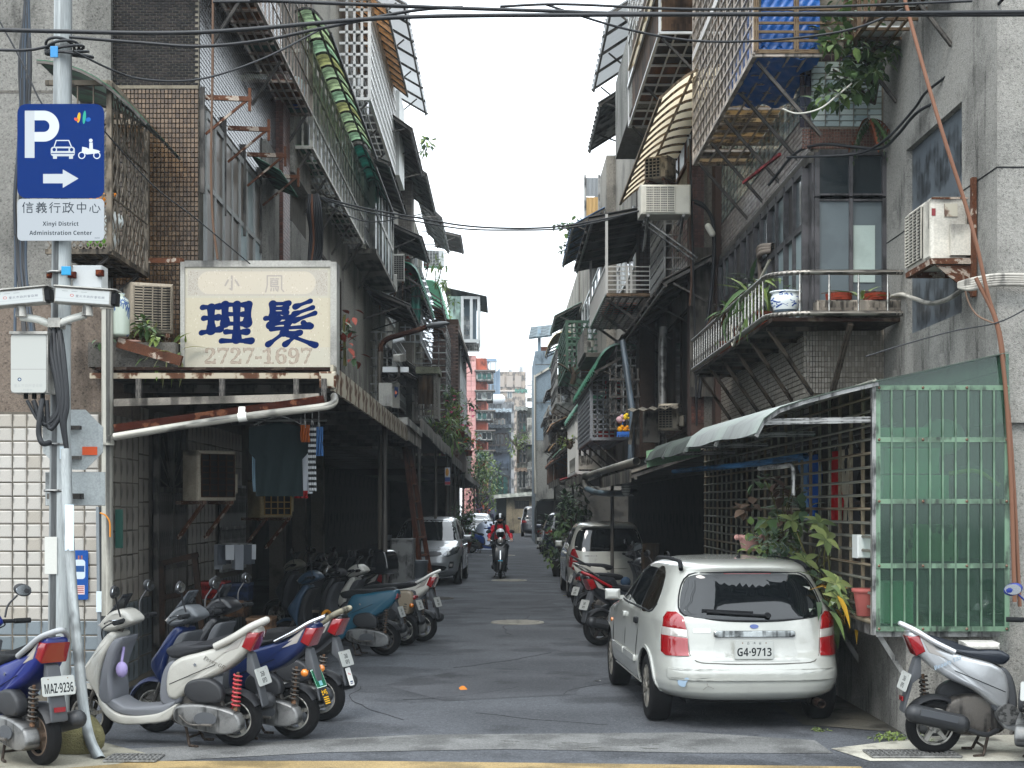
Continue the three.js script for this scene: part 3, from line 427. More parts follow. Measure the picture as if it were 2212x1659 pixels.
{
seed(41);
const wood=[C.owood,M('#7d5a3c',{r:0.8,map:'wood'}),M('#2c5a4e',{r:0.6,map:'grimeS'}),M('#2f6152',{r:0.6,map:'grimeS'})];
const c1=cage('long rusty window cage with green and timber floor sheets, topmost at left',1,-3.3,-2.88,16.6,22.1,7.75,9.9,{m:M('#b9aaa0',{r:0.5,map:'grimeS'}),floor:wood,nh:6,nv:18,fp:0.42,gapf:0.2,t:0.04,each:true});
{const t=thing('bundle','dark blue and white wrapped bundle at the far end of the topmost left cage','bundle',V(-3.06,7.8,-21.7));mb().geo(new THREE.SphereGeometry(0.16,14,10),new THREE.Matrix4().makeScale(0.9,1.3,0.9).setPosition(0,0.2,0)).build0('cloth',M('#c8cfd6',{r:0.8}),t);mb().geo(new THREE.SphereGeometry(0.12,14,10),at(0,0.05,0)).build0('base',M('#27407a',{r:0.5}),t);}
{const t=thing('flower_pot','terracotta pot on the topmost left cage floor','pot',V(-3.1,7.8,-16.9));mb().geo(new THREE.LatheGeometry([[0,0],[0.1,0],[0.15,0.24],[0.17,0.25],[0.17,0.3],[0.13,0.3],[0.12,0.25],[0,0.24]].map((q)=>new THREE.Vector2(...q)),16)).build0('pot',M('#8a4a35',{r:0.8}),t);}
const c2=cage('white gridded window cage below the curved pale green awning',1,-3.3,-2.9,22.25,30.3,7.3,8.75,{m:M('#c9c8c0',{r:0.5,map:'grimeS'}),nv:16,nh:3,fp:0.5,t:0.05,bw:0.03,floor:[M('#3c6b4e',{r:0.6,map:'grimeS'}),C.dwood,C.dwood],gapf:0.45,each:true});
{const q=mb();for(let i=0;i<8;i++)q.box(-2.95,-2.96,7.35,8.7,-(22.3+i)-0.05,-(23.25+i)+0.05);q.build('glass',M('#737d80',{r:0.25,map:'grimeS'}),c2);}
awning('curved pale green plastic awning with dark ribs, upper left',1,-2.92,8.8,-2.42,8.5,20.6,28,[GREEN('#a9c9a0'),GREEN('#b7cfa0'),GREEN('#9fc7a4'),GREEN('#b8bc78')].map((m,i)=>M(['#aecbA2','#bcd3a2','#a5cda8','#b1b678'][i],{r:1,trans:0.75,two:true,map:'grimeS'})),{strips:11,sag:0.13,rm:C.dsteel});
awning('short teal plastic awning just past the pale green one',1,-2.92,8.75,-2.46,8.4,28.2,33,M('#238b79',{r:0.5,trans:0.4,two:true,map:'grimeS'}),{strips:5,sag:0.16});
cage('rust-stained window cage with upright bars under the teal awning',1,-3.3,-2.88,30.5,33.5,7.4,8.9,{m:C.steel,nv:12,nh:5});
awning('flat grey sheet awning under the big white lattice',1,-3.3,9.55,-2.4,9.16,31.2,36.7,M('#82807b',{r:0.7,map:'grimeS'}),{pitch:0.4,amp:0.006,brace:false});
const bay=thing('bay_window','white aluminium bay window below the flat grey awning','window',V(-3,7.35,-34));win(bay,1,-2.8,31.4,36.6,7.35,9.12,6,2,C.white,[G.pale,G.frost,G.grey],{w:0.09,dep:0.06});mb().box(-3.29,-2.802,7.35,9.12,-31.4,-36.6).build('casing',C.white,bay);
mb().box(-3.29,-2.7,7.24,7.34,-31.2,-36.8).build('sill',M('#8d8a84',{r:0.8,map:'grime'}),bay);
{const t=thing('water_pipe','fat white downpipe next to the white bay window','pipe',V(-2.9,7.3,-31));mb().tube(V(-3.0,7.3,-31.0),V(-3.0,8.9,-31.0),0.1,12).build('pipe',C.pvc,t);}
cage('big white square lattice cage high on the left',1,-3.3,-2.7,29.6,36.3,10.05,12.05,{m:M('#d7d6d2',{r:0.5}),nv:26,nh:9,bw:0.05,t:0.06,fp:0.6});
awning('awning of orange timber boards above the white lattice',1,-3.2,12.45,-2.33,11.78,29.3,35.6,[M('#e8b888',{r:1,map:'wood',trans:0.6,two:true}),M('#dca970',{r:1,map:'wood',trans:0.6,two:true})],{strips:11,sheet:'board'});
awning('corrugated grey roof overhang highest against the sky at left',1,-3.2,13.25,-2.08,12.6,31.4,40.2,M('#d8dadb',{r:1,trans:0.25,two:true}),{pitch:0.35,amp:0.03,bd:1.4});
mb().box(-3.0,-2.6,10.1,12.2,-38.4,-36.6).build('awning_side',M('#d6d7d4',{r:0.8}),(()=>thing('tarpaulin','white plastic sheet hung at the end of the lattice cage','sheet',V(-2.8,10.1,-37.5)))());
awning('dark corrugated awning on the house with the planted roof edge',1,-3.15,11.6,-2.2,10.94,35.4,40.2,M('#595350',{r:0.8,map:'grimeS'}),{});
awning('black corrugated awning over the balcony with the tall air conditioner',1,-3.15,9.55,-2.2,9.12,39.6,43.6,M('#3e3c3a',{r:0.8,map:'grimeS'}),{pitch:0.12});
awning('dark mesh-covered awning behind the street lamp',1,-3.3,7.1,-2.2,6.62,34.6,39.2,M('#41403e',{r:0.85,map:'grimeS'}),{});
awning('lower dark awning just under the street lamp arm',1,-3.15,6.2,-2.2,5.5,39.6,45,M('#4a4845',{r:0.85,map:'grimeS'}),{});
awning('curved dark green ribbed awning beside the teal panel',1,-3.1,8.5,-2.25,7.9,40,47.5,M('#28745d',{r:0.5,map:'grimeS'}),{pitch:0.4,amp:0.05,sag:0.2});
{const t=thing('plastic_screen','teal corrugated plastic panel with steel rails on the left','panel',P(899,702,41));const s=mb(),d=41;corr(s,P(889,702,d),P(908,702,d),P(889,612,d),P(908,612,d),0.16,0.014);s.build('sheet',M('#1f7a6d',{r:0.5,map:'grimeS'}),t);const r=mb();for(const v of[618,640,668,700])r.bar(P(886,v,d-0.05),P(910,v,d-0.05),0.03,0.03);r.build('rail',C.dsteel,t);}
const leaf=cage('grey leaf-pattern grille panel with glinting metal leaves',1,-3.1,-2.5,44,50.5,6.8,9.0,{m:M('#8c8f90',{r:0.4,m:0.5}),nv:14,nh:10,bw:0.03,brace:false,floor:'none'});
{const L=mb();for(let i=0;i<13;i++)for(let j=0;j<9;j++){if(rnd()<0.35)continue;L.geo(LEAF.oval,new THREE.Matrix4().compose(V(-2.47,6.95+j*0.22,-(44.4+i*0.46)),new THREE.Quaternion().setFromEuler(new THREE.Euler(1.3,rr(0.6,1.6),0)),V(0.13,0.13,0.13)));}L.build('metal_leaf',M('#c4c6c8',{r:0.2,m:0.9,two:true}),leaf).userData.kind='stuff';}
awning('grey roof awning against the sky behind the pillar plants',1,-3.1,12.0,-2.2,11.35,42,47.6,M('#777b7a',{r:0.7,map:'grimeS'}),{});
awning('grey corrugated roof awning with pale edge over the far air conditioner',1,-3.1,12.9,-2.2,12.05,52,59,M('#646769',{r:0.7,map:'grimeS'}),{pitch:0.3,amp:0.03});
awning('small dark awning tip against the sky, far left',1,-3.0,13.2,-1.75,12.9,60,64,M('#5f6060',{r:0.7}),{});
awning('curved pale green awning under the far air conditioner',1,-3.1,9.8,-2.2,9.2,52,60,M('#78b898',{r:0.5,trans:0.3,two:true}),{pitch:0.5,amp:0.06,sag:0.25});
cage('barred balcony cage with horizontal rails past the leaf grille',1,-3.1,-2.05,52,56,5.1,8.2,{nh:14,nv:5,ne:4,bw:0.035});
for(const[v0,y,lab]of[[690,8.7,'upper orange timber-board awning behind the street lamp head'],[715,8.0,'lower orange timber-board awning behind the street lamp head']])awning(lab,1,-3.1,y+0.4,-2.15,y,51,54.5,[C.owood,M('#c38753',{r:0.7,map:'wood'})],{strips:4,sheet:'board',solid:true});
awning('grey awning over the window band of the brick house',1,-1.75,8.6,-1.45,7.9,56,66,M('#6e6a66',{r:0.8,map:'grimeS'}),{pitch:0.3,amp:0.03});
awning('brown broken awning below the window band of the brick house',1,-1.75,5.0,-1.35,4.6,58,66,M('#7a6049',{r:0.8,map:'wood'}),{pitch:0.3});
cage('diamond lattice panel beside the white junction box',1,-3.3,-2.75,36.4,41,4.5,6.2,{m:C.steel,nv:20,nh:8,bw:0.028,floor:'none',brace:false});
{const d=37.2,t=thing('balcony','balcony walled with stained brown corrugated sheet under a mossy lintel','balcony',P(920,875,d));const s=mb();corr(s,P(902,873,d),P(937,873,d),P(902,810,d),P(937,810,d),0.13,0.014);s.build('sheet',M('#7b6a57',{r:0.8,map:'wood',k:0.6}),t);mb().box(xU(899,d),xU(950,d),yV(808,d),yV(794,d),-d+0.2,-d-1).build('lintel',M('#8d8f7c',{r:0.95,map:'plaster'}),t);mb().box(xU(937,d),xU(946,d),yV(905,d),yV(808,d),-d+0.1,-d-1.4).build('post',dkwall,t);const r=mb();for(let i=0;i<8;i++)r.bar(P(902+i*5,905,d),P(902+i*5,876,d),0.02,0.02);r.bar(P(900,884,d-0.02),P(938,884,d-0.02),0.03,0.03);r.build('grille',C.dsteel,t).userData.kind='stuff';}
awning('dark sloping awning over the brown corrugated balcony',1,-3.1,5.7,-1.95,5.0,37.6,43,M('#4c4a47',{r:0.85,map:'grimeS'}),{pitch:0.3});
}
// ---------- right row of houses ----------
seed(51);
const stucco=M('#a2a19e',{r:0.97,map:'plaster',k:0.6,bump:0.006,bk:1.3});
{
const g=thing('corner_house','grey roughcast corner house with a dark blanked window at right','house',V(6,0,-14));
mb().box(4.09,9,5.53,14,-12.3,-16).build('wall',stucco,g);mb().box(4.09,9,2.6,3.64,-12.3,-16).build('wall',stucco,g);
mb().box(4.09,9,3.64,5.53,-12.3,-13.25).build('wall',stucco,g);mb().box(4.09,9,3.64,5.53,-15.08,-16).build('wall',stucco,g);
mb().box(4.15,9,3.6,5.6,-13.2,-15.1).build('blanked_window',M('#5a636c',{r:0.45,map:'grimeS'}),g,'dark blue-grey board in the window niche');
for(const[y,a,b]of[[4.72,12.3,13.24],[4.72,15.09,15.99],[3.02,12.3,16]])mb().box(4.086,4.10,y-0.006,y+0.006,-a,-b).build('joint',C.black,g);
mb().box(4.1,9,4.714,4.726,-12.296,-12.31).build('joint',C.black,g);
mb().box(4.1,9,6.72,6.735,-12.296,-12.31).build('joint',C.black,g);
mb().box(3.34,9,0,0.92,-12.32,-22.6).build('base_wall',stucco,g,'low roughcast wall under the green cage');
mb().box(4.2,9,0.92,2.6,-12.36,-16).build('base_wall',stucco,g);
mb().box(3.98,4.4,0.92,3.3,-16,-23).build('inner_wall',M('#6f6c67',{r:0.9,map:'plaster'}),g);
}
{
const X=3.32,g=rowHouse('bay_house','house with blue-white tiled bay, dark framed windows and long railed balcony at right',X,9,16,23,2.9,14,M('#75736e',{r:0.9,map:'conc'}));
const F=(name,u0,u1,v0,v1,tw,th,cols,o={})=>{const d=15.985;tiles(g,name,P(u0,v1,d),V(1,0,0),V(0,1,0),xU(u1,d)-xU(u0,d),yV(v0,d)-yV(v1,d),tw,th,o.gap??0.007,0.007,cols,o);};
const S=(name,d0,d1,y0,y1,tw,th,cols,o={})=>tiles(g,name,V(X-0.012,y0,-d1),V(0,0,1),V(0,1,0),d1-d0,y1-y0,tw,th,o.gap??0.008,0.007,cols,o);
const blue=['#a3b3b6','#b1c2c4','#93a7ab','#bccac9','#9dada9','#c6d2d0'],dk=['#1f2338','#2b2632','#33282a','#242a3c'],mos=['#5b3a2e','#4c3129','#67463a'],bei=['#8d867b','#857d72','#958e83','#7d766c'];
mb().box(X+0.02,4.09,2.905,13.9,-15.99,-16).build('wall',M('#8f897e',{r:0.9,map:'conc'}),g,'grouted wall facing the road');
F('tile',1752,1905,133,274,0.135,0.055,blue,{mat:{r:0.2,map:'grimeS'},max:200});
F('border_tile',1727,1751,118,276,0.056,0.11,dk,{mat:{r:0.2}});F('border_tile',1752,1908,118,132,0.11,0.05,dk,{mat:{r:0.2}});
F('tile',1732,1910,278,322,0.026,0.026,mos,{gap:0.006,max:200,mat:{r:0.3}});
F('tile',1735,1912,690,850,0.027,0.05,bei,{gap:0.006,max:300,mat:{r:0.35},near:(q)=>-q[1]});
S('tile',16.02,22.6,6.22,7.5,0.3,0.09,blue,{mat:{r:0.15,map:'grimeS'},max:300});
S('border_tile',16.0,16.26,6.05,7.2,0.12,0.11,dk,{mat:{r:0.2}});
S('tile',16.02,22.6,5.72,6.2,0.1,0.05,['#8a827d','#7f7873','#97908a'],{mat:{r:0.25},max:150});
S('tile',16.02,22.6,2.92,3.85,0.1,0.05,bei,{mat:{r:0.35},max:200});
mb().box(X-0.05,4.08,5.6,5.72,-15.93,-22.6).build('lintel',M('#6a6865',{r:0.9,map:'plaster'}),g);
const wf=M('#4b4a4e',{r:0.5,map:'grimeS'}),d=15.99;
seed(53);
const wx0=xU(1760,d),wx1=xU(1905,d);win(g,0,d-0.06,wx0,wx1,yV(429,d),yV(335,d),2,1,wf,M('#20282b',{r:0.1}),{w:0.05,dep:0.07});win(g,0,d-0.06,wx0,wx1,4.0,yV(433,d),2,1,wf,[M('#5d676c',{r:0.3,map:'paint'})],{w:0.05,dep:0.07});
{const t=thing('paper_sheet','sheet of white paper with print stuck inside the lower right bay window','paper',P(1866,560,15.9));mb().box(xU(1843,15.9),xU(1890,15.9),yV(610,15.9),yV(487,15.9),-15.895,-15.903).build('sheet',M('#a9b8b4',{r:0.6,map:'paint'}),t);}
mb().box(X-0.02,X+0.05,3.9,5.6,-15.92,-16.05).build('corner_post',wf,g);
win(g,-1,X,16.15,22.5,3.95,5.58,12,2,wf,[G.frost,M('#5a5f62',{r:0.35,map:'grimeS'}),M('#3a3634',{r:0.4}),M('#6f7f84',{r:0.3,map:'grimeS'}),G.grey],{rows:[0,0.62,1],w:0.07,dep:0.08});
mb().box(X,9,14.001,14.2,-16,-23).build('roof',C.dconc,g);
mb().box(X-0.1,X,3.0,7.6,-22.62,-23.0).build('pillar',M('#493a34',{r:0.8}),g);
tiles(g,'tile',V(X-0.1,3.4,-22.63),V(1,0,0),V(0,1,0),0.1,4.1,0.04,0.04,0.008,0.006,mos,{max:80});
S('tile',22.62,23.0,3.4,7.5,0.06,0.04,mos,{max:120});
}
{
const X=2.72,d0=15.15,d1=21.4,yf=3.86,yr=4.3,g=thing('balcony','long narrow balcony with turned chrome balusters along the tiled bay at right','balcony',V(3,yf,-17));
const corner=(y,r)=>{const pts=[V(4.0,y,-d0)];for(let i=0;i<=6;i++){const a=i/6*Math.PI/2;pts.push(V(X+r-r*Math.sin(a),y,-d0-r+r*Math.cos(a)));}pts.push(V(X,y,-d1));return pts;};
const rail=(y,r,nm)=>{const m=mb(),pts=corner(y,0.4);for(let i=0;i<pts.length-1;i++){m.tube(pts[i],pts[i+1],r,8);m.geo(new THREE.SphereGeometry(r,8,6),new THREE.Matrix4().setPosition(pts[i+1]));}m.tube(V(4.07,y,-d0),V(4.0,y,-d0),r,8);m.build(nm,M('#a39f99',{r:0.3,m:0.8,map:'grimeS'}),g);};
rail(yr,0.028,'top_rail');rail(yf+0.02,0.03,'bottom_rail');
const prof=[];for(let i=0;i<=24;i++){const t=i/24;prof.push(new THREE.Vector2(0.009+(t>0.3&&t<0.75?0.007*Math.abs(Math.sin(t*40)):0),t*(yr-yf)));}const bg=new THREE.LatheGeometry(prof,8),bm=M('#b0aca5',{r:0.25,m:0.85});
const put=(x,z)=>{const o=mesh('baluster',bg,bm,g);o.position.copy(V(x,yf,z).sub(origin(g)));};
for(const x of[3.9,3.6,3.3,3.0])put(x+0.02,-d0);for(let k=0;k<26;k++)put(X,-(d0+0.45+k*0.228));
mb().box(X+0.02,4.05,yf-0.06,yf-0.02,-d0-0.02,-16).build('floor',M('#6f6b66',{r:0.8,map:'rusty'}),g);mb().box(X+0.02,3.31,yf-0.06,yf-0.02,-16.005,-d1).build('floor',M('#57534f',{r:0.8,map:'grimeS'}),g);
const bk2=M('#5d544c',{r:0.7,map:'grimeS'});for(let k=0;k<6;k++){const br=mb(),d=d0+0.5+k*1.1;br.bar(V(X+0.05,yf-0.08,-d),V(3.3,yf-0.08,-d),0.04,0.05);br.bar(V(X+0.08,yf-0.1,-d),V(3.29,yf-0.75,-d-0.2),0.035,0.035);br.build('bracket',bk2,g);}ubar(g,'bracket',V(3.55,yf-0.08,-d0-0.05),V(3.5,yf-0.85,-15.96),0.05,0.05,bk2);
seed(57);
{const t=thing('ceramic_pot','blue and white porcelain plant pot with blue rim on the balcony','plant pot',P(1697,678,15.35));const L=[[0,0],[0.105,0],[0.115,0.02],[0.15,0.1],[0.158,0.15],[0.14,0.2],[0.15,0.212],[0.165,0.215],[0.165,0.228],[0.14,0.228],[0.13,0.2],[0,0.2]].map((q)=>new THREE.Vector2(...q));const cv=document.createElement('canvas');cv.width=512;cv.height=256;const c=cv.getContext('2d');c.fillStyle='#d9dedd';c.fillRect(0,0,512,256);c.fillStyle='#4d5a66';c.fillRect(0,225,512,31);c.fillStyle='#284a86';c.fillRect(0,0,512,62);c.strokeStyle='#1f3f86';c.lineCap='round';for(let i=0;i<90;i++){c.lineWidth=rr(3,11);c.beginPath();const x=rr(0,512),y=rr(85,205);c.moveTo(x,y);c.quadraticCurveTo(x+rr(-30,30),y+rr(-20,20),x+rr(-40,40),y+rr(-20,20));c.stroke();}const tx=new THREE.CanvasTexture(cv);tx.colorSpace=THREE.SRGBColorSpace;tx.wrapS=THREE.RepeatWrapping;const lg=new THREE.LatheGeometry(L,28),uv=lg.attributes.uv,pp=lg.attributes.position;for(let i=0;i<uv.count;i++)uv.setY(i,clamp(pp.getY(i)/0.3,0,1));mb().geo(lg).build0('pot',new THREE.MeshStandardMaterial({map:tx,roughness:0.15}),t);const q=leafCloud(LEAF.oval,V(0,0.25,0),0.1,0.08,0.1,30,0.06);q.build0('foliage',GR[1],t).userData.kind='stuff';}
{const t=thing('planter_box','long pale planter box on the balcony floor at its wall end','planter',P(1852,684,15.4));mb().geo(rbox(0.92,0.16,0.22,0.015),at(0.02,0.08,0)).build0('box',M('#a79f95',{r:0.8,map:'grimeS'}),t);}
for(const[u,lab]of[[1812,'round red clay saucer pot on the left end of the pale planter'],[1893,'round red clay pot with dry stalks on the right end of the pale planter']]){const t=thing('clay_pot',lab,'pot',P(u,650,15.4));mb().geo(new THREE.CylinderGeometry(0.14,0.13,0.07,20),at(0,0.035,0)).build0('pot',M('#a5452f',{r:0.8,map:'conc'}),t);mb().geo(new THREE.CylinderGeometry(0.125,0.125,0.01,20),at(0,0.072,0)).build0('soil',M('#4b3d33',{r:1,bump:0.006}),t);const s=mb();for(let i=0;i<10;i++)s.path([V(rr(-0.08,0.08),0.07,rr(-0.05,0.05)),V(rr(-0.12,0.12),0.1,rr(-0.05,0.05)),V(rr(-0.18,0.12),0.08,rr(-0.05,0.05))],0.006,4,4);s.build0('stalk',M('#5a4a42',{r:0.9}),t);}
{const t=thing('agave','spiky strap-leaved plant leaning over the pale planter','plant',P(1862,648,15.35));for(let i=0;i<5;i++){const o=mesh('leaf',LEAF.strap,GR[4],t);o.scale.set(0.3,0.34,0.38);o.rotation.set(-0.9+i*0.12,2.2+i*1.3,0,'YXZ');}}
plant('broad-leaved green plant in a red pot at the balcony corner',V(2.92,yf,-16.9),{leaf:LEAF.strap,ls:0.36,n:60,h:0.5,r:0.24,ph:0.26,pr:0.12,greens:[GR[1],GR[2],GR[4]]});
plant('long-leaved plant with withered brown stems farther along the balcony',V(2.92,yf,-18.1),{leaf:LEAF.strap,ls:0.32,n:50,h:0.45,r:0.24,ph:0.24,greens:[GR[1],GR[0],M('#7a543a',{r:0.8,two:true})]});
plant('small bushy plant on the balcony near its far end',V(2.95,yf,-19.6),{n:60,h:0.2,r:0.2,ls:0.09});
{const s=mb();s.path([V(2.9,4.6,-16.2),V(2.8,4.3,-16.7),V(2.71,3.95,-17.2),V(2.7,3.8,-17.5),V(2.75,4.1,-17.9)],0.016,6);tag(s.build('hose',M('#a9a596',{r:0.6})),'pale hose hooked over the balcony rail','hose');}
{const t=thing('bent_duct','bundle of wrapped pipes bending down the front of the bay windows','pipe',V(3.2,4.0,-18));t.position.set(3.2,4.0,-18.2);const m1=M('#9a8f86',{r:0.8,map:'grime'});for(let i=0;i<3;i++)mb().path([V(0.06,1.02+i*0.03,0.2),V(-0.02,1.05+i*0.04,-0.25-i*0.05),V(0.03,1.0,-0.55),V(0.05,0.7,-0.6+i*0.04),V(0.05,0.1,-0.6+i*0.05)].map((q)=>q),0.032,8).build0('pipe',m1,t);}
{const m=mb();m.bar(P(1606,395,17.6),P(1685,333,16.3),0.03,0.03);tag(m.build('steel_bar',M('#8c2f33',{r:0.6,map:'grimeS'})),'red painted steel bar across the tiles above the bay windows','bar');}
}
{
seed(61);
const a=acUnit('rusty white outdoor air conditioner on a bracket beside the blanked window',V(3.87,4.06,-13.28),0.78,0.54,0.33,-Math.PI/2,{m:M('#d6d3ca',{r:0.5,map:'grime'}),bracket:false,n:16,cover:false});
const b=origin(a);{const t=a;const rr2=new THREE.Group();const mk=(nm,m,u0,u1,v0,v1,e)=>{const d=12.89-e/2,q=mb().box(xU(u0,d),xU(u1,d),yV(v1,d),yV(v0,d),-12.89+e,-12.89+0.001).geometry();q.translate(-b.x,-b.y,-b.z);q.rotateY(Math.PI/2);mesh(nm,q,m,t);};mk('service_cover',M('#e0ddd5',{r:0.5,map:'rust'}),2040,2068,440,468,0.012);mk('valve_cover',M('#d0cdc4',{r:0.5,map:'grime'}),2052,2100,485,552,0.05);mk('badge',M('#7d2226',{r:0.5}),2012.5,2021,450,466,0.004);mk('rust_edge',C.rusty,2012,2092,426,430,0.006);}
const m=mb();m.bar(V(3.72,4.03,-12.85),V(4.09,4.03,-12.85),0.05,0.05);m.bar(V(3.72,4.03,-13.62),V(4.09,4.03,-13.62),0.05,0.05);m.bar(V(3.72,4.03,-12.83),V(3.72,4.03,-13.66),0.05,0.05);m.quad(V(3.74,4.0,-12.87),V(4.08,4.0,-12.87),V(4.08,3.75,-12.87),V(4.05,3.75,-12.87),0.02);m.bar(V(4.06,3.72,-12.83),V(4.06,4.75,-12.83),0.06,0.04);tag(m.build('bracket',C.rusty),'rusty angle-iron bracket under the white air conditioner at right','bracket');
const cab=(label,pts,r,m,cat='pipe')=>{const s=mb();s.path(pts,r,8,pts.length*8);return tag(s.build(cat==='pipe'?'pipe':'cable',m),label,cat);};
const wp=M('#cfccc4',{r:0.5,map:'grime'});
{const t=thing('pipe_bundle','bundle of white wrapped pipes running to the right from the air conditioner','pipe',P(2150,605,12.2));const b=origin(t);for(let k=0;k<5;k++){const s=mb();s.path([P(2072,612+k*2,12.5),P(2100,604+k*5,12.25),P(2140,596+k*5,12.2),P(2180,594+k*5,12.18),P(2240,596+k*5,12.15)],0.018,8,24);s.build('pipe',wp,t);}}
cab('white pipe curving from the balcony rail to the air conditioner bracket',[P(1920,643,15.6),P(1945,636,15.2),P(1975,645,14.5),P(2010,655,13.8),P(2050,645,13.1),P(2085,622,12.6)],0.022,wp);
const orange=M('#71503f',{r:0.7});
cab('long orange-brown conduit slanting down across the grey house',[P(1952,-10,12.6),P(1990,130,12.4),P(2040,300,12.2),P(2085,440,12.15),P(2110,530,12.12),P(2135,640,12.12),P(2160,720,12.15),P(2175,850,12.2),P(2190,1050,12.2),P(2203,1310,12.22)],0.017,orange);
cab('second orange-brown conduit beside the green cage at right',[P(2108,600,12.15),P(2150,690,12.12),P(2168,800,12.12),P(2182,1000,12.14),P(2192,1300,12.16)],0.018,orange);
cab('thin brown wire looping below the air conditioner',[P(2080,590,12.5),P(2088,640,12.5),P(2110,680,12.3),P(2150,700,12.1)],0.008,M('#6f5a4c',{r:0.8}),'cable');
}
{
seed(71);
const X=3.06,d0=12.18,y0=0.93,gm=M('#66856f',{r:0.5,map:'grimeS'}),bm=M('#6a655a',{r:0.75,map:'rust',k:2.5});
bm.color.set('#a89f90');
const g=thing('caged_lean_to','caged lean-to with rusting square lattice along the alley wall at right','window cage',V(3.5,0.9,-16));
const d1=22.6,yT=(d)=>2.66,N=24,hb=[],yt=2.93;
for(let i=0;i<=N;i++){const d=lerp(d0+0.04,d1,i/N);ubar(g,'bar',V(X,y0,-d),V(X,yt,-d),0.022,i % 6===0?0.06:0.05,i<4||i % 3===0?bm:M('#8f9184',{r:0.75,map:'grimeS'}));}
for(let j=0;j<=17;j++){const y=lerp(y0+0.02,yt,j/17);urod(g,'rail',V(X-0.014,y,-d0),V(X-0.014,y,-d1),j===0||j===17?0.026:0.013,j % 4?M('#999a90',{r:0.7,map:'grimeS'}):bm);}
{const f=mb();f.box(X,4.08,y0-0.1,y0-0.01,-d0-0.02,-d0-0.1);f.box(X,X+0.08,y0-0.1,y0-0.01,-d0-0.1,-d1);for(const d of[12.3,14,16,18,20])f.bar(V(X+0.05,y0-0.1,-d),V(3.36,y0-0.5,-d),0.04,0.04);f.build('frame',C.steel,g);}
const e=thing('plastic_screen','translucent green plastic sheet screen on steel bars facing the road at right','screen',V(3.6,y0,-d0)),x0=X-0.01,x1=4.14,dz=d0,gsh=new THREE.MeshPhysicalMaterial({color:'#9cc2ae',roughness:0.05,transmission:0.95,thickness:0});
const top=[yV(822,dz),yV(764,dz)];
const seg=[yV(1358,dz),yV(1222,dz),yV(1083,dz),yV(950,dz),yV(838,dz)];
for(let k=0;k<4;k++)mb().box(x0+0.03,x1-0.02,seg[k]+0.012,seg[k+1]-0.012,-dz+0.012,-dz+0.018).build('sheet',gsh,e);
mb().quad(V(x0,seg[4],-dz+0.015),V(x1,seg[4],-dz+0.015),V(x1,top[1],-dz+0.015),V(x0,top[0],-dz+0.015),0.006).build('sheet',gsh,e);
const fr=mb();for(const x of[x0+0.015,x1-0.015])fr.box(x-0.02,x+0.02,seg[0],seg[4],-dz-0.02,-dz+0.02);for(let k=0;k<=4;k++)fr.box(x0,x1,seg[k]-0.02,seg[k]+0.02,-dz+0.019,-dz+0.03);fr.build('frame',gm,e);
for(let i=1;i<9.5;i++){const x=lerp(x0+0.02,x1-0.02,i/10);ubar(e,'bar',V(x,seg[0]+0.02,-dz+0.026),V(x,seg[4],-dz+0.026),0.015,0.01,gm);}
mb().box(x0-0.035,x0-0.004,y0-0.08,top[0]-0.05,-dz-0.03,-dz+0.03).build('corner_post',C.steel,e);
const sc=mb();for(const k of[0,1,2,3,4])for(const t of[0.02,0.35,0.68,0.98])sc.geo(new THREE.SphereGeometry(0.012,8,6),at(lerp(x0,x1,t),seg[k],-dz+0.031));sc.build('screw',C.rusty,e);
{const q=thing('awning_underside_panel','pale green panel added as the visible underside of the curved awning at its far end','sheet',P(1455,1008,21.4));mb().quad(P(1398,1010,21.6),P(1512,985,21.2),P(1516,950,21.2),P(1396,974,21.6),0.01).build('sheet',M('#86ab8d',{r:0.7,map:'grime'}),q);}  // added panel standing in for the pale underside of the awning
const box=(name,label,cat,u0,u1,v0,v1,d,dep,m)=>{const t=thing(name,label,cat,P((u0+u1)/2,v1,d));mb().geo(rbox(xU(u1,d)-xU(u0,d),yV(v0,d)-yV(v1,d),dep,0.012),at(0,(yV(v0,d)-yV(v1,d))/2,0)).build0('body',m,t);return t;};
const wh=M('#e2e5da',{r:0.6,map:'paint'});
box('storage_box','pale storage box behind the green screen, top of the stack','box',1893,2000,925,968,12.42,0.28,wh);box('storage_box','pale storage box behind the green screen, middle of the stack','box',1900,2020,970,1025,12.42,0.28,wh);box('storage_box','large pale storage box behind the green screen, under the two smaller ones','box',1898,2040,1027,1090,12.42,0.28,wh);
box('carton','cream stained carton behind the lower middle of the green screen','box',1960,2060,1132,1215,12.42,0.28,M('#ddd2a4',{r:0.8,map:'rust',k:1.6}));box('storage_box','white tilted box at the bottom left behind the green screen','box',1900,1965,1255,1345,12.4,0.25,wh);
{const t=thing('sack','dark bulging sack with yellow strap behind the green screen','sack',P(2095,1075,12.65));const gg=new THREE.SphereGeometry(0.26,20,14);gg.scale(1,0.5,0.6);mb().geo(gg,at(0,0.14,0)).build0('cloth',M('#6f7263',{r:0.9}),t);mb().path([V(-0.22,0.2,0.14),V(0,0.22,0.17),V(0.2,0.1,0.16)],0.02,6).build0('strap',M('#c9b23c',{r:0.7}),t);}
{const t=thing('plastic_bag','white rounded plastic bag on the shelf behind the green screen','bag',P(2035,985,12.7));const gg=new THREE.SphereGeometry(0.2,18,12);gg.scale(1,0.8,0.6);mb().geo(gg,at(0,0.16,0)).build0('bag',wh,t);}
mb().box(3.12,4.1,1.92,1.95,-12.25,-13.2).build('shelf',C.dwood,g);mb().box(3.12,4.1,1.42,1.45,-12.25,-13.2).build('shelf',C.dwood,g);
box('water_bucket','white bucket with blue lid behind the lattice by the corner post','bucket',1846,1882,1155,1205,12.7,0.2,M('#c7cac8',{r:0.5}));
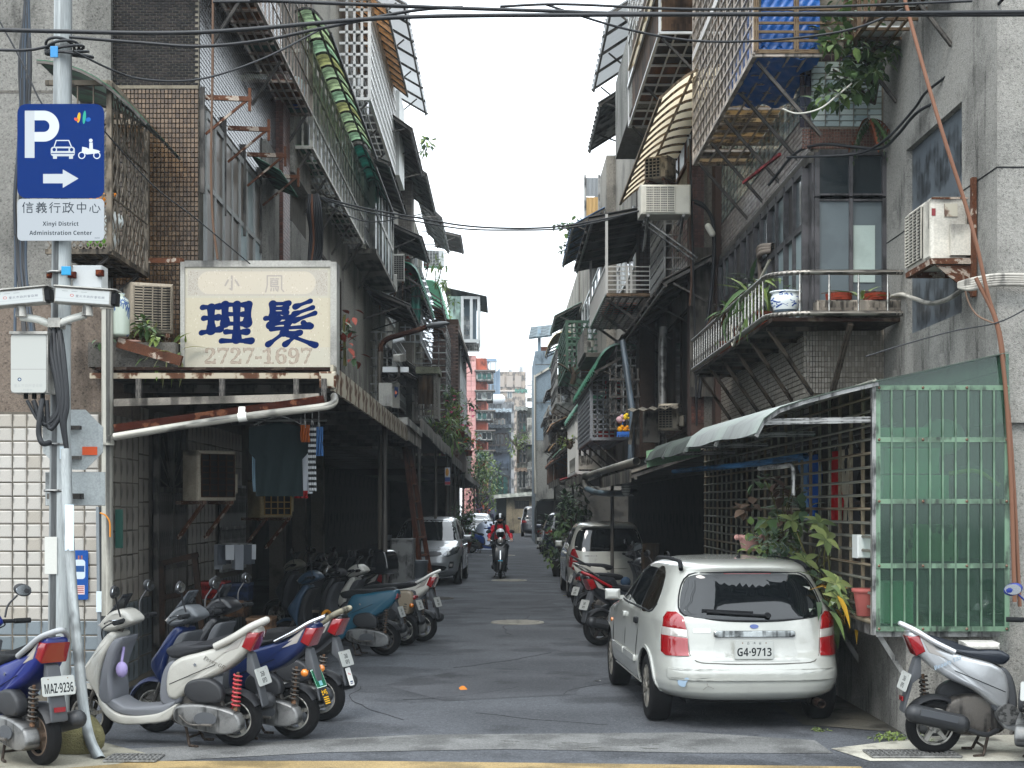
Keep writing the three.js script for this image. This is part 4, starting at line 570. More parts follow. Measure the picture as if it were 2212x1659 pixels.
const cl=[['#b32026',1810,'red shirt on a hanger behind the lattice'],['#1d4f9c',1760,'blue shirt on a hanger behind the lattice'],['#bfb6a0',1835,'beige shirt on a hanger behind the lattice'],['#3b3a3c',1845,'dark grey trousers on a hanger behind the lattice, nearest the post'],['#5d83ad',1742,'pale blue sleeve on a hanger behind the lattice']];
cl.forEach(([c,u,lab],i)=>{const d=dX(u,3.35),t=thing('hanging_shirt',lab,'clothes',V(3.35,2.0,-d));const s=[];for(let k=0;k<=10;k++){const row=[];for(let j=0;j<=6;j++)row.push(V(0.04*Math.sin(k*1.1+j+i),0.46-j*0.12,(k/10-0.5)*(j<2?0.5:0.36)));s.push(row);}mb().sheet(s,0.02).build0('cloth',M(c,{r:0.9}),t);const h=mb();h.path([V(0,0.44,-0.2),V(0,0.53,0),V(0,0.44,0.2)],0.008,5);h.path([V(0,0.53,0),V(0,0.6,0),V(0,0.6,0.04)],0.006,5);h.build0('hanger',C.steel,t);});
{const s=mb();s.path([V(3.35,2.6,-12.6),V(3.35,2.6,-21)],0.02,8,4);tag(s.build('clothes_pole',C.steel),'steel clothes pole inside the lean-to','pole');}
{const s=mb();s.path([P(1455,1018,20),P(1540,1010,17),P(1640,1000,14.6),P(1740,985,13.2)],0.03,8,20);tag(s.build('wrapped_pole',M('#2c5f8c',{r:0.7,map:'grimeS'})),'pole wrapped in blue plastic hung along the outside of the lattice','pole');const q=mb();q.path([P(1640,1012,13.6),P(1690,1008,13),P(1712,1008,12.8),P(1714,1030,12.8),P(1714,1070,12.8)],0.02,8,24);tag(q.build('steel_hook',C.steel),'steel rod with a bent-down end beside the blue pole','rod');}
const a=thing('awning','long green-grey curved plastic awning over the lattice at right','awning',V(3,2.6,-16));const prof=[[4.12,yV(762,12.15)],[3.06,yV(823,12.15)],[2.75,2.86],[2.45,2.78],[2.25,2.71],[2.12,2.62],[2.06,2.5]];
const rows=(da,db,n,sh)=>{const gr=[];for(let i=0;i<=n;i++){const d=lerp(da,db,i/n);gr.push(prof.map(([x,y],k)=>V(x+(k?rr(-0.004,0.004):0),y+lerp(0,0.07,i/n)+(k>3?0.012*Math.sin(d*2.3):0),-d)));}return gr;};
mb().sheet(rows(12.1,16.8,12),0.006).build('sheet',M('#62736a',{r:0.5,map:'grime',trans:0.3,two:true}),a);mb().sheet(rows(16.7,21.8,12).map((r)=>r.map((q)=>V(q.x,q.y+0.012,q.z))),0.006).build('sheet',M('#4d5853',{r:0.6,map:'grime',trans:0.12,two:true}),a);
for(const d of[12.14,14.5,17,19.3,21.7]){const rb=mb(),o=lerp(0,0.07,(d-12.1)/9.6)-0.025;for(let k=1;k<prof.length-1;k++)rb.bar(V(prof[k][0],prof[k][1]+o,-d),V(prof[k+1][0],prof[k+1][1]+o,-d),0.03,0.03);rb.build('rib',C.steel,a);}
for(const d of[12.22,14.6,17.2,19.6])ubar(a,'arm',V(X,2.62,-d),V(2.12,2.60,-d),0.04,0.05,C.steel);
}
{
seed(81);
const t=thing('umbrella_plant','tall umbrella plant with whorls of long leaves standing before the lattice','plant',V(2.98,0.93,-13.4));
const st=mb();const tops=[[1770,1130,13.3],[1712,1125,13.9],[1785,1165,13.1],[1805,1260,12.9],[1690,1180,14.2],[1810,1290,12.8],[1740,1210,13.5],[1665,1140,14.6]].map(([u,v,d])=>P(u,v,d));
const base=V(2.98,0.93,-13.5),b=origin(t);for(const p of tops)st.path([base.clone().sub(b),base.clone().lerp(p,0.5).add(V(rr(-0.1,0.05),0.1,0)).sub(b),p.clone().sub(b)],0.008,5,8);st.build0('stem',M('#5d5a34',{r:0.8}),t);
const lm=[GREEN('#66763f'),GREEN('#7a864a'),GREEN('#58693a'),GREEN('#8b9657')];
tops.forEach((p,k)=>{const n=8,tilt=rr(0.2,0.6);for(let i=0;i<n;i++){const o=mesh('leaf',LEAF.wide,lm[(k+i)% 4],t),s=rr(0.12,0.19);o.scale.set(s*0.6,s,s);o.rotation.set(-0.25+rr(-0.2,0.5),i/n*6.283+rr(-0.2,0.2),0,'YXZ');o.position.copy(p).sub(b);const q=new THREE.Quaternion().setFromEuler(new THREE.Euler(tilt+0.4,0,-0.2));o.quaternion.premultiply(q);}});
const mk=(label,p,o)=>plant(label,p,o);
mk('begonia with dark speckled leaves hanging on the lattice',P(1690,1160,14.2),{pot:false,leaf:LEAF.wide,n:90,ls:0.13,h:0.6,r:0.3,greens:[GR[0],M('#4b3a30',{r:0.6,two:true,trans:0.2}),GR[1]]});
mk('yellow-green trailing plant on the lattice beside the pink pot',P(1660,1220,14.3),{pot:false,leaf:LEAF.wide,n:110,ls:0.085,h:0.4,r:0.35,greens:[GR[4],GR[2]]});
mk('broad-leaved orchid clump with yellowing leaves at the foot of the lattice',P(1800,1345,13.0),{pot:false,leaf:LEAF.strap,n:50,ls:0.28,h:0.32,r:0.22,greens:[GR[2],GR[0],M('#b8912f',{r:0.6,two:true,trans:0.2})]});
mk('dense dark green leaves along the lattice ledge',P(1745,1290,13.6),{pot:false,leaf:LEAF.oval,n:240,ls:0.1,h:0.5,r:0.4,greens:[GR[3],GR[0],GR[1]]});
{const q=thing('flower_pot','pink scalloped plastic pot hung on the lattice','plant pot',P(1622,1190,14.7));const L=[[0,0],[0.085,0],[0.12,0.12],[0.15,0.13],[0.15,0.155],[0.11,0.15],[0,0.14]].map((q)=>new THREE.Vector2(...q));mb().geo(new THREE.LatheGeometry(L,20)).build0('pot',M('#a87f78',{r:0.6}),q);const rim=mb();for(let i=0;i<12;i++)rim.geo(new THREE.SphereGeometry(0.028,8,6),at(0.14*Math.cos(i*Math.PI/6),0.135,0.14*Math.sin(i*Math.PI/6)));rim.build0('scalloped_rim',M('#a87f78',{r:0.6}),q);const s=mb();s.tube(V(0,0.13,0),V(0,0.42,0),0.006,6);s.build0('stem',C.dwood,q);const w=leafCloud(LEAF.wide,V(0,0.42,0),0.12,0.06,0.1,14,0.12);w.build0('foliage',M('#5a4a3e',{r:0.8,two:true}),q).userData.kind='stuff';}
{const q=thing('flower_pot','reddish plastic pot on the cage ledge by the corner post','plant pot',P(1872,1330,12.5));mb().geo(new THREE.LatheGeometry([[0,0],[0.08,0],[0.11,0.2],[0.125,0.2],[0.125,0.23],[0.1,0.23],[0,0.2]].map((q)=>new THREE.Vector2(...q)),18)).build0('pot',M('#94504a',{r:0.6}),q);}
{const q=thing('wall_shrub','fig shrub growing out of the wall joint above the bay at right','shrub',P(1890,225,15.7)),bb=origin(q),s=mb();for(const[u,v]of[[1800,150],[1790,195],[1840,120],[1870,90],[1855,40],[1905,150],[1830,60]])s.path([V(0,0,0),P(lerp(1890,u,0.5),lerp(225,v,0.5)-8,15.5).sub(bb),P(u,v,15.3).sub(bb)],0.012,5,6);s.build0('branch',M('#4a423a',{r:0.9}),q);
const cl=[[1800,150,0.22],[1798,190,0.2],[1840,115,0.25],[1850,150,0.25],[1885,130,0.24],[1820,60,0.22],[1850,25,0.28],[1790,80,0.18],[1875,165,0.2],[1905,110,0.18],[1835,195,0.16]];const mm=[GR[0],GR[1],GR[2]].map(()=>mb());
for(const[u,v,r]of cl)for(let k=0;k<3;k++){const l=leafCloud(LEAF.oval,P(u,v,15.35).sub(bb),r,r,r,14,0.14,{clumps:2});const G0=l.geometry();mm[k].geo(G0);}mm.forEach((m,k)=>m.build0('foliage',[GR[0],GR[1],GR[2]][k],q).userData.kind='stuff');}
{const q=thing('fern','green and rusty-brown fern hanging from the wall joint over the bay window','fern',P(1880,255,15.8)),mm=[GR[1],GR[0],M('#6b3a26',{r:0.8,two:true})];for(let i=0;i<16;i++){const m=mb(),L=rr(0.25,0.5),a=rr(0,6.28),dr=V(Math.cos(a)*0.7,rr(-0.9,0.3),Math.abs(Math.sin(a))*0.7).multiplyScalar(L);for(let k=1;k<9;k++){const t=k/9,c=dr.clone().multiplyScalar(t);c.y-=0.25*t*t;for(const sd of[-1,1])m.geo(LEAF.fern,new THREE.Matrix4().compose(c,new THREE.Quaternion().setFromEuler(new THREE.Euler(0.4,a+sd*1.3,0,'YXZ')),V(0.09,0.09,0.11*(1.1-t))));}m.build0('frond',mm[i % 3],q);}}
}
{
seed(91);
const tan=['#e6d6ba','#d8c4a0','#a39279','#e9dcc6'].map((q)=>M(q,{r:1,map:'grimeS',trans:0.75,two:true}));
const c=cage('big rusty window cage with tall bars and patchy floor sheets over the bay at right',-1,3.32,2.6,15.4,20.3,6.6,10.2,{m:M('#c9bdb2',{r:0.45,map:'grimeS'}),nv:18,nh:20,ne:5,ends:false,endrail:false,floor:tan,fp:0.36,gapf:0.12,ff:17.3,t:0.05,bw:0.022,each:true,bd:0.8,nb:5});
mb().box(2.57,2.6,8.0,8.1,-15.4,-20.3).build('mid_rail',M('#cfcac4',{r:0.4}),c);
{const t=thing('tarpaulin','crumpled bright blue plastic sheet lying in the cage at right','tarpaulin',V(2.95,6.65,-16));const gr=[];for(let i=0;i<=16;i++){const row=[];for(let j=0;j<=16;j++){const a=i/16,b2=j/16;row.push(V(2.66+0.62*a-2.95,0.02+0.5*Math.sin(Math.PI*b2)*(0.8+0.3*Math.sin(a*9))+0.05*Math.sin(a*23+b2*17),-15.45-1.5*b2+16));}gr.push(row);}{const g3=[];for(let i=0;i<=12;i++){const row=[];for(let j=0;j<=22;j++)row.push(V(2.64+i*0.054,6.585+0.02*Math.sin(i*1.3+j*0.8)+0.012*Math.sin(j*2.1-i),-15.42-j*0.086));g3.push(row);}mb().sheet(g3,0.008).build('under_fold',M('#00519a',{r:0.4}),t);const g4=[];for(let i=0;i<=10;i++){const row=[];for(let j=0;j<=22;j++)row.push(V(2.632+0.012*Math.sin(i*1.7+j),6.58+i*0.075*(1-j/34),-15.42-j*0.086));g4.push(row);}mb().sheet(g4,0.008).build('side_fold',M('#00519a',{r:0.4}),t);}mb().sheet(gr,0.01).build0('sheet',M('#00519a',{r:0.5}),t);{const gr2=[];for(let i=0;i<=14;i++){const row=[];for(let j=0;j<=18;j++)row.push(V(2.68+j*0.034,6.64+i*0.052,-15.47+0.025*Math.sin(i*1.9+j*0.7)*Math.sin(j*0.9-i*0.4)+0.014*Math.sin(i*4.1+j*2.3)));gr2.push(row);}mb().sheet(gr2,0.008).build('hanging_fold',M('#00519a',{r:0.4}),t);}}
{const t=thing('plastic_bag','white plastic sack on top of the blue sheet','bag',V(3.05,7.42,-15.7));const gg=new THREE.SphereGeometry(0.2,16,12);gg.scale(1.3,0.6,0.8);mb().geo(gg,at(0,0.1,0)).build0('bag',M('#d6cfd2',{r:0.5}),t);}
{const t=thing('railing','brown steel railing before the wall facing the road, next to the blue sheet','railing',V(3.6,6.6,-15.4)),m=M('#8d7c68',{r:0.6,map:'rust',k:2});for(const[v,w]of[[112,0.04],[69,0.025],[88,0.025],[50,0.025],[20,0.03]])ubar(t,'rail',P(1631,v,15.38),P(1850,v,15.38),w,w,m);for(const u of[1633,1720,1846])ubar(t,'post',P(u,112,15.38),P(u,-20,15.38),0.05,0.05,m);}
const sm=cage('small brown cage on the grey house at the top right',-1,4.09,3.6,13.4,15.6,6.72,7.8,{m:M('#84715f',{r:0.7,map:'rust',k:2}),floor:[M('#c9ccc8',{r:0.6})],fp:0.3,nv:8,t:0.05,bw:0.035,gapf:0.45,each:true});
awning('cream plastic awning topmost over the big cage at right',-1,3.1,9.75,2.1,9.3,20.3,25,M('#d8cfb8',{r:0.5,trans:0.75,two:true}),{strips:4,sag:0.2,rm:M('#b9ab94',{r:0.6})});
awning('tan translucent awning with brown ribs behind the big cage',-1,2.95,7.85,2.1,7.42,19.9,26.9,M('#fbeccd',{r:1,trans:0.8,two:true}),{strips:13,sag:0.09,rm:M('#8d7c68',{r:0.7,map:'grimeS'})});
const b=cage('window cage boarded with brown panels and a white rail, high at right',-1,3.1,2.2,21,26.2,8.62,10.8,{m:M('#cfd0cf',{r:0.4}),panel:0.6,pm:M('#8a7361',{r:0.8,map:'wood',k:0.8}),floor:[C.owood,M('#7d5a3c',{r:0.8,map:'wood'}),C.dwood],fp:0.5,nv:14,bd:0.9});
mb().box(2.17,2.2,9.3,9.36,-21,-26.2).build('rail',M('#dfe0df',{r:0.35}),b);
{const g=rowHouse('row_house','right house behind the tan awning and big cream air conditioner',3.1,9,23.01,30,2.9,13,M('#94908a',{r:0.9,map:'plaster'}),[6,23,gndShade]);win(g,-1,3.1,23.3,27,7.7,9.2,4,2,M('#5a4038',{r:0.6}),[G.dark,G.pale]);win(g,-1,3.1,23.6,29,3.2,5.2,5,1,M('#4c4138',{r:0.8,map:'wood'}),[M('#3c342e',{r:0.7,map:'wood'}),G.dark]);
tiles(g,'tile',V(3.09,5.75,-28.4),V(0,0,1),V(0,1,0),5.2,1.3,0.3,0.1,0.012,0.006,['#dcd2cf','#e3dbd8','#d4bfbb','#c79e9a'],{mat:{r:0.3,map:'grimeS'},max:200});
mb().box(2.9,3.1,2.9,7.6,-23.02,-23.5).build('pillar',M('#4a3a34',{r:0.8}),g);tiles(g,'tile',V(2.9,3.2,-23.01),V(1,0,0),V(0,1,0),0.2,4.3,0.045,0.045,0.008,0.006,['#57342b','#4a2d26','#633f34'],{max:200});
mb().box(2.86,3.3,3.6,5.9,-22.84,-22.9).build('panel',M('#8d9192',{r:0.8,map:'wood',k:0.8}),g,'grey fibre-cement board fixed beside the pillar');
const dp=mb();dp.path([V(2.75,5.0,-25.6),V(2.72,4.6,-25.5),V(2.72,3.6,-25.5),V(2.72,2.9,-25.5)],0.07,10);dp.build('downpipe',C.steel,g);}
{const g=rowHouse('row_house','right house with plain concrete balcony under the roof',3.0,9,30.01,40,2.9,12.4,M('#a5a29c',{r:0.9,map:'plaster'}),[6,30,gndShade]);mb().box(2.2,3.0,8.8,10.3,-25.6,-29.4).build('balcony',M('#a7a8a6',{r:0.9,map:'plaster'}),g);mb().box(2.7,3.0,2.9,11.8,-29.6,-30.4).build('pillar',M('#54463f',{r:0.85,map:'plaster'}),g);tiles(g,'tile',V(2.7,6,-29.59),V(1,0,0),V(0,1,0),0.3,5.5,0.06,0.06,0.01,0.006,['#3a3436','#443c3c'],{max:250});
win(g,-1,3.0,30.6,33,6.0,7.2,3,1,C.dsteel,G.dark);win(g,-1,3.0,34,39,7.4,8.8,4,2,C.alu,[G.dark,G.pale]);win(g,-1,3.0,34,39,4,5.6,4,2,C.dsteel,G.dark);}
{const g=rowHouse('row_house','right house with ochre boarded balcony and green caged windows',2.75,9,40.01,54,2.9,11.4,M('#9a968f',{r:0.9,map:'plaster'}),[6,40,gndShade]);win(g,-1,2.75,42,52,7.2,8.8,6,2,C.alu,[G.dark,G.grey]);win(g,-1,2.75,42,52,3.9,5.5,6,2,C.steel,[G.dark,G.green]);}
{const g=rowHouse('row_house','far right house with wooden shutters and brown awning',2.7,9,54.01,72,2.9,10.6,M('#a09d97',{r:0.9,map:'plaster'}),[6,54,gndShade]);win(g,-1,2.7,56,70,6.6,8.2,8,2,C.steel,[G.dark,G.grey]);win(g,-1,2.7,56,70,3.7,5.3,8,2,C.steel,[G.dark,C.owood]);}
awning('corrugated roof overhang highest against the sky at right',-1,2.9,11.7,1.9,11.05,27.4,32.4,M('#d2d5d6',{r:1,trans:0.2,two:true}),{pitch:0.35,amp:0.03,bd:1.3});
awning('cream curved awning over the brown boarded cage',-1,3.0,11.6,2.1,11.2,21.5,25.6,M('#d6c7a8',{r:0.5,trans:0.75,two:true}),{strips:4,sag:0.22,rm:M('#bb9e7c',{r:0.6})});
awning('second grey roof overhang against the sky at right',-1,2.8,10.7,1.92,10.15,30.2,34.2,M('#9a9c9b',{r:0.6,map:'grimeS'}),{pitch:0.35,amp:0.03});
{const a=acUnit('big cream air conditioner with square mesh grille hung over the right side of the alley',P(1434,470,22),0.74,0.44,0.5,0,{m:M('#d3d0c6',{r:0.5,map:'paint'}),n:14,gw:0.42,off:-0.08,cover:false,bm:C.steel});const gr=mb();for(let i=0;i<=16;i++)gr.geo(new THREE.BoxGeometry(0.008,0.37,0.014),at(-0.08-0.21+0.42*i/16,0.22,0.262));gr.build0('grille',M('#8b8a86',{r:0.5}),a);const u=mb();u.bar(V(-0.3,-0.02,0),V(0.5,-0.6,0),0.05,0.02);u.bar(V(-0.3,-0.02,-0.3),V(0.5,-0.6,-0.3),0.05,0.02);u.build0('arm',C.steel,a);}
acUnit('small beige air conditioner box tucked under the tan awning',P(1427,392,23.4),0.38,0.36,0.4,-0.5,{m:M('#b8ad9b',{r:0.6,map:'grimeS'}),n:6,cover:false});
{
const X=1.9,d0=27.6,d1=32.7,yf=5.87,g=thing('balcony','open steel balcony with silver rails under a black corrugated roof','balcony',V(2.3,yf,-30)),m=M('#b9b6b0',{r:0.35,m:0.6}),c2=(x,y,d)=>V(x,y,-d);
const x1=3.0;for(let k=0;k<6;k++)ubar(g,'rail',c2(X,yf+0.08+k*0.085,d0),c2(x1-0.28,yf+0.08+k*0.085,d0),0.02,0.02,m);for(const x of[X,2.28,2.36,2.72])ubar(g,'post',c2(x,yf,d0),c2(x,yf+0.53,d0),0.04,0.04,m);
for(let i=0;i<26;i++){const d=lerp(d0,d1,i/25);ubar(g,'baluster',c2(X,yf,d),c2(X,yf+0.53,d),0.022,0.022,m);}ubar(g,'top_rail',c2(X,yf+0.54,d0),c2(X,yf+0.54,d1),0.04,0.04,m);ubar(g,'bottom_rail',c2(X,yf,d0),c2(X,yf,d1),0.04,0.04,m);ubar(g,'floor_beam',c2(X,yf-0.02,d0),c2(x1,yf-0.02,d0),0.06,0.06,C.rustbar);
const f=mb();for(let i=0;i<18;i++)f.bar(c2(X,yf-0.03,lerp(d0,d1,i/17)),c2(x1,yf-0.03,lerp(d0,d1,i/17)),0.03,0.03);for(let k=1;k<8;k++)f.bar(c2(lerp(X,x1,k/8),yf-0.05,d0),c2(lerp(X,x1,k/8),yf-0.05,d1),0.03,0.03);f.build('floor_grid',C.dsteel,g);mb().box(2.0,2.6,yf,yf+0.02,-29,-30.6).build('floor_mat',M('#c2451f',{r:0.8}),g);
const B=mb();for(const d of[28,30,32])B.bar(c2(X+0.05,yf-0.06,d),c2(3.0,yf-0.8,d),0.05,0.05);B.build('brace',C.dsteel,g);for(const[x,d]of[[X,d0],[X,d1]])ubar(g,'roof_post',c2(x,yf,d),c2(x,7.35,d),0.05,0.05,m);
awning('black corrugated roof over the silver railed balcony',-1,2.9,7.55,1.57,7.3,27.6,33.6,M('#413e3d',{r:0.8,map:'grimeS'}),{pitch:0.13,brace:false});
cage('diamond mesh cage beside the silver railed balcony',-1,3.0,2.72,25.2,27.5,5.75,7.3,{nv:22,nh:8,bw:0.02,floor:'none',brace:false});
mb().box(2.95,3.0,5.9,7.4,-27.7,-29.9).build('opening_shade_panel',C.black,g);  // solid black panel; darkness of the opening is painted on
}
awning('long dark corrugated awning sloping over the ground-floor yard, right',-1,3.2,5.75,2.4,5.33,22.4,30,M('#4c4845',{r:0.85,map:'grimeS'}),{pitch:0.14,amp:0.022});
awning('paler continuation of the long dark awning, right',-1,3.1,5.7,2.38,5.38,30.1,38.8,M('#878581',{r:0.8,map:'grime'}),{pitch:0.3});
{const m=mb();m.tube(P(1345,738,27),P(1366,888,26),0.055,12);m.tube(P(1366,888,26),P(1362,1000,26),0.055,12);tag(m.build('post',M('#5f7080',{r:0.5,map:'grime'})),'slanting blue-grey steel post under the long dark awning','post');}
{const d=25,t=thing('lean_to_roof','small corrugated cement roof on posts above the lower awning','roof',P(1400,890,d));const s=mb();corr(s,P(1360,884,d),P(1470,876,d),P(1350,888,d-1.2),P(1465,880,d-1.2),0.18,0.02,0.01);s.build('sheet',M('#8f8a80',{r:0.9,map:'plaster'}),t);const q=mb();q.box(xU(1392,d),xU(1425,d),yV(955,d),yV(888,d),-d,-d-0.3);q.build('cabinet',M('#8d8983',{r:0.7,map:'grimeS'}),t);const p=mb();p.bar(P(1360,960,d),P(1372,885,d),0.06,0.06);p.bar(P(1378,960,d),P(1376,885,d),0.05,0.05);p.build('post',M('#6d6a64',{r:0.7,map:'grimeS'}),t);}
acUnit('cream outdoor unit standing on the lower awning behind the small cement roof',P(1447,930,24.6),0.34,0.44,0.3,-0.3,{m:M('#c4bcac',{r:0.6,map:'grimeS'}),bracket:false});
{const t=thing('drying_rack','blue drying basket with yellow and pink plush toys hanging over the lower awning','drying rack',P(1345,940,25));const b3=mb();b3.geo(new THREE.BoxGeometry(0.2,0.05,0.14),at(0,0.03,0));for(let i=0;i<6;i++)b3.geo(new THREE.BoxGeometry(0.02,0.06,0.15),at(-0.09+i*0.036,0.0,0));b3.build0('basket',M('#1c5fb0',{r:0.5}),t);const s=(nm,x,y,r,c)=>{const m=mb();m.geo(new THREE.SphereGeometry(r,14,10),at(x,y,0));m.geo(new THREE.SphereGeometry(r*0.65,12,8),at(x+r*0.6,y+r*0.8,0.02));m.geo(new THREE.SphereGeometry(r*0.35,10,6),at(x+r*1.1,y-r*0.3,0.05));m.build0(nm,M(c,{r:0.9}),t);};s('toy',-0.04,0.1,0.05,'#dd9a22');s('toy',0.05,0.1,0.045,'#d98d1c');s('toy',-0.05,0.26,0.06,'#c9a3a8');s('toy',0.04,0.3,0.05,'#dfc032');mb().tube(V(0,0.05,0),V(0,0.36,0),0.012,6).build0('hanger',M('#2b64a8',{r:0.5}),t);}
const c3=cage('grey caged balcony with horizontal rails and red boxes under the ribbed green awning',-1,2.75,1.95,33.3,38.8,3.43,4.86,{m:M('#8f9296',{r:0.5,m:0.4}),nv:30,nh:13,bw:0.03,t:0.07,bd:0.7});
mb().box(2.1,2.6,3.46,3.62,-33.7,-34.3).build('box',M('#9c2d2d',{r:0.7}),c3);mb().box(2.3,2.7,4.35,4.8,-33.8,-33.9).build('banner',M('#b03038',{r:0.7}),c3);
awning('ribbed dark green curved awning over the grey caged balcony',-1,2.75,5.2,1.85,4.72,30.4,40,M('#44876d',{r:0.5,map:'grimeS'}),{pitch:0.5,amp:0.05,sag:0.18});
cage('grey lattice panel between the caged balcony and the dark yard',-1,2.9,2.3,30.6,33.2,3.7,5.3,{nv:12,nh:10,bw:0.03,brace:false,floor:'none'});
{const g=thing('yard_grille','dark steel window grille deep under the long awning','grille',P(1340,930,28));for(let i=0;i<6;i++)ubar(g,'bar',P(1318+i*12,926,27.5),P(1318+i*12,795,27.5),0.03,0.03,C.dsteel);for(const v of[820,857,894,926])ubar(g,'rail',P(1316,v,27.45),P(1382,v,27.45),0.03,0.04,C.dsteel);}
cage('white steel window cage with green plants on its sill, right',-1,2.75,2.0,41,46,2.85,4.4,{m:M('#d2d3cf',{r:0.5}),nv:8,nh:2,panel:0.3,pm:M('#c6c6c0',{r:0.6,map:'grimeS'}),t:0.09,bw:0.07});
awning('small teal-green curved awning over the white steel window cage',-1,2.75,4.95,1.9,4.5,40.8,47,M('#66aa94',{r:0.5,trans:0.2,two:true,map:'grimeS'}),{pitch:0.5,amp:0.05,sag:0.15});
awning('faded green flat awning past the white window cage',-1,2.75,4.3,1.75,3.7,47.2,54,M('#628876',{r:0.7,map:'grimeS'}),{pitch:0.4});
{const d=40.1,t=thing('boarded_balcony','balcony boarded up with ochre planks behind a steel rail','balcony',P(1290,790,d));for(let i=0;i<9;i++){const x0=xU(1255+i*4,d),x1=xU(1259+i*4,d);mb().box(x0+0.004,x1,yV(808,d),yV(763+rnd(),d),-d-rnd()*0.02,-d-0.06).build('plank',rnd()<0.5?M('#a9763f',{r:0.8,map:'wood'}):M('#94632f',{r:0.8,map:'wood'}),t);}const r=mb();for(const v of[785,794,803])r.bar(P(1253,v,d-0.2),P(1292,v,d-0.2),0.025,0.025);r.bar(P(1254,783,d-0.2),P(1254,812,d-0.2),0.035,0.035);r.build('rail',C.steel,t);mb().box(xU(1253,d),xU(1294,d),yV(815,d),yV(809,d),-d+0.25,-d-0.4).build('slab',C.dconc,t);}
{const t=thing('hanging_pot','small white pot hanging from a bracket before the dark balcony','plant pot',P(1276,750,36));mb().geo(new THREE.CylinderGeometry(0.11,0.085,0.16,16),at(0,0.08,0)).build0('pot',C.white,t);const s=mb();for(const x of[-0.09,0.09])s.tube(V(x,0.16,0),V(0,0.5,0),0.008,5);s.build0('hanger',C.steel,t);}
{const d=36,t=thing('balcony_box','pale concrete planter box jutting out beside the hanging pot','balcony',P(1260,745,d));mb().quad(V(2.0,5.7,-36.5),V(2.0,5.7,-40),V(2.0,6.3,-40),V(2.0,6.3,-36.5),0.08).build('panel',plasterL,t);mb().box(2.0,2.9,5.6,5.7,-36.5,-40).build('floor',C.dconc,t);}
const far=[
[1.8,9.5,40,46.5,'#4c6485','dark corrugated roof with shiny edge over the cream plastic sheet'],[1.75,8.6,52,57,'#60746a','dark awning below the bushes on the roof edge, right'],[1.7,8.2,58,62,'#b8a87c','tan curved awning tip against the sky, right'],
[1.75,7.3,52,58,'#6aaa8c','green ribbed awning half hidden behind the black roof, right'],[1.7,6.6,60,66,'#6e7174','grey awning near the far end of the right row, upper'],[1.65,5.6,62,68,'#5d6164','grey awning near the far end of the right row, lower'],
[1.7,4.9,54,60,'#9d7a58','brown rusty awning in the middle of the right row'],[1.8,4.2,55,61,'#aa8757','ochre slatted awning in the middle of the right row'],[1.75,3.6,56,64,'#886049','brown tiled awning over the wooden shutters, right']];
for(const[X,y,a,b2,col,lab]of far)awning(lab,-1,2.72,y+0.5,X,y,a,b2,M(col,{r:0.7,map:'grimeS'}),{pitch:0.35,amp:0.03,sag:lab.includes('curved')||lab.includes('ribbed')?0.2:0});
{const d=40.2,t=thing('plastic_screen','screen of cream and clear corrugated plastic under the dark shiny-edged roof','screen',P(1282,490,d));const s=mb();corr(s,P(1266,478,d),P(1292,478,d),P(1266,426,d),P(1292,426,d),0.1,0.012);s.build('sheet',M('#d3b178',{r:0.5,trans:0.3,two:true}),t);const s2=mb();corr(s2,P(1266,424,d),P(1292,424,d),P(1266,384,d),P(1292,384,d),0.1,0.012);s2.build('sheet',M('#a9adb0',{r:0.4,trans:0.4,two:true}),t);const r=mb();for(const u of[1264,1294])r.bar(P(u,480,d),P(u,378,d),0.06,0.06);r.build('post',C.steel,t);}
cage('green louvred cage below the black balcony roof',-1,2.75,1.85,44,50,6.0,7.4,{m:M('#4a6354',{r:0.6}),nv:8,nh:8,bw:0.05,panel:0,t:0.08});
cage('silver-edged window cage under the green louvred one',-1,2.75,1.75,50,55,5.4,7.2,{nv:10,nh:6,bw:0.03,t:0.07});
cage('dark empty bracket cage on the far right facade',-1,2.7,1.9,54,58,4.0,4.6,{m:C.dsteel,nv:10,nh:3,bw:0.04});
cage('brown boarded window cage with tilted shutters, far right',-1,2.7,1.9,58,66,2.9,4.0,{m:C.dwood,nv:6,nh:2,panel:0.85,pm:C.owood,bd:0.6});
cage('white slatted cage far along the right row',-1,2.7,1.8,60,68,4.4,6.0,{m:C.white,nv:8,nh:5,bw:0.05,panel:0.4,pm:C.white});
}
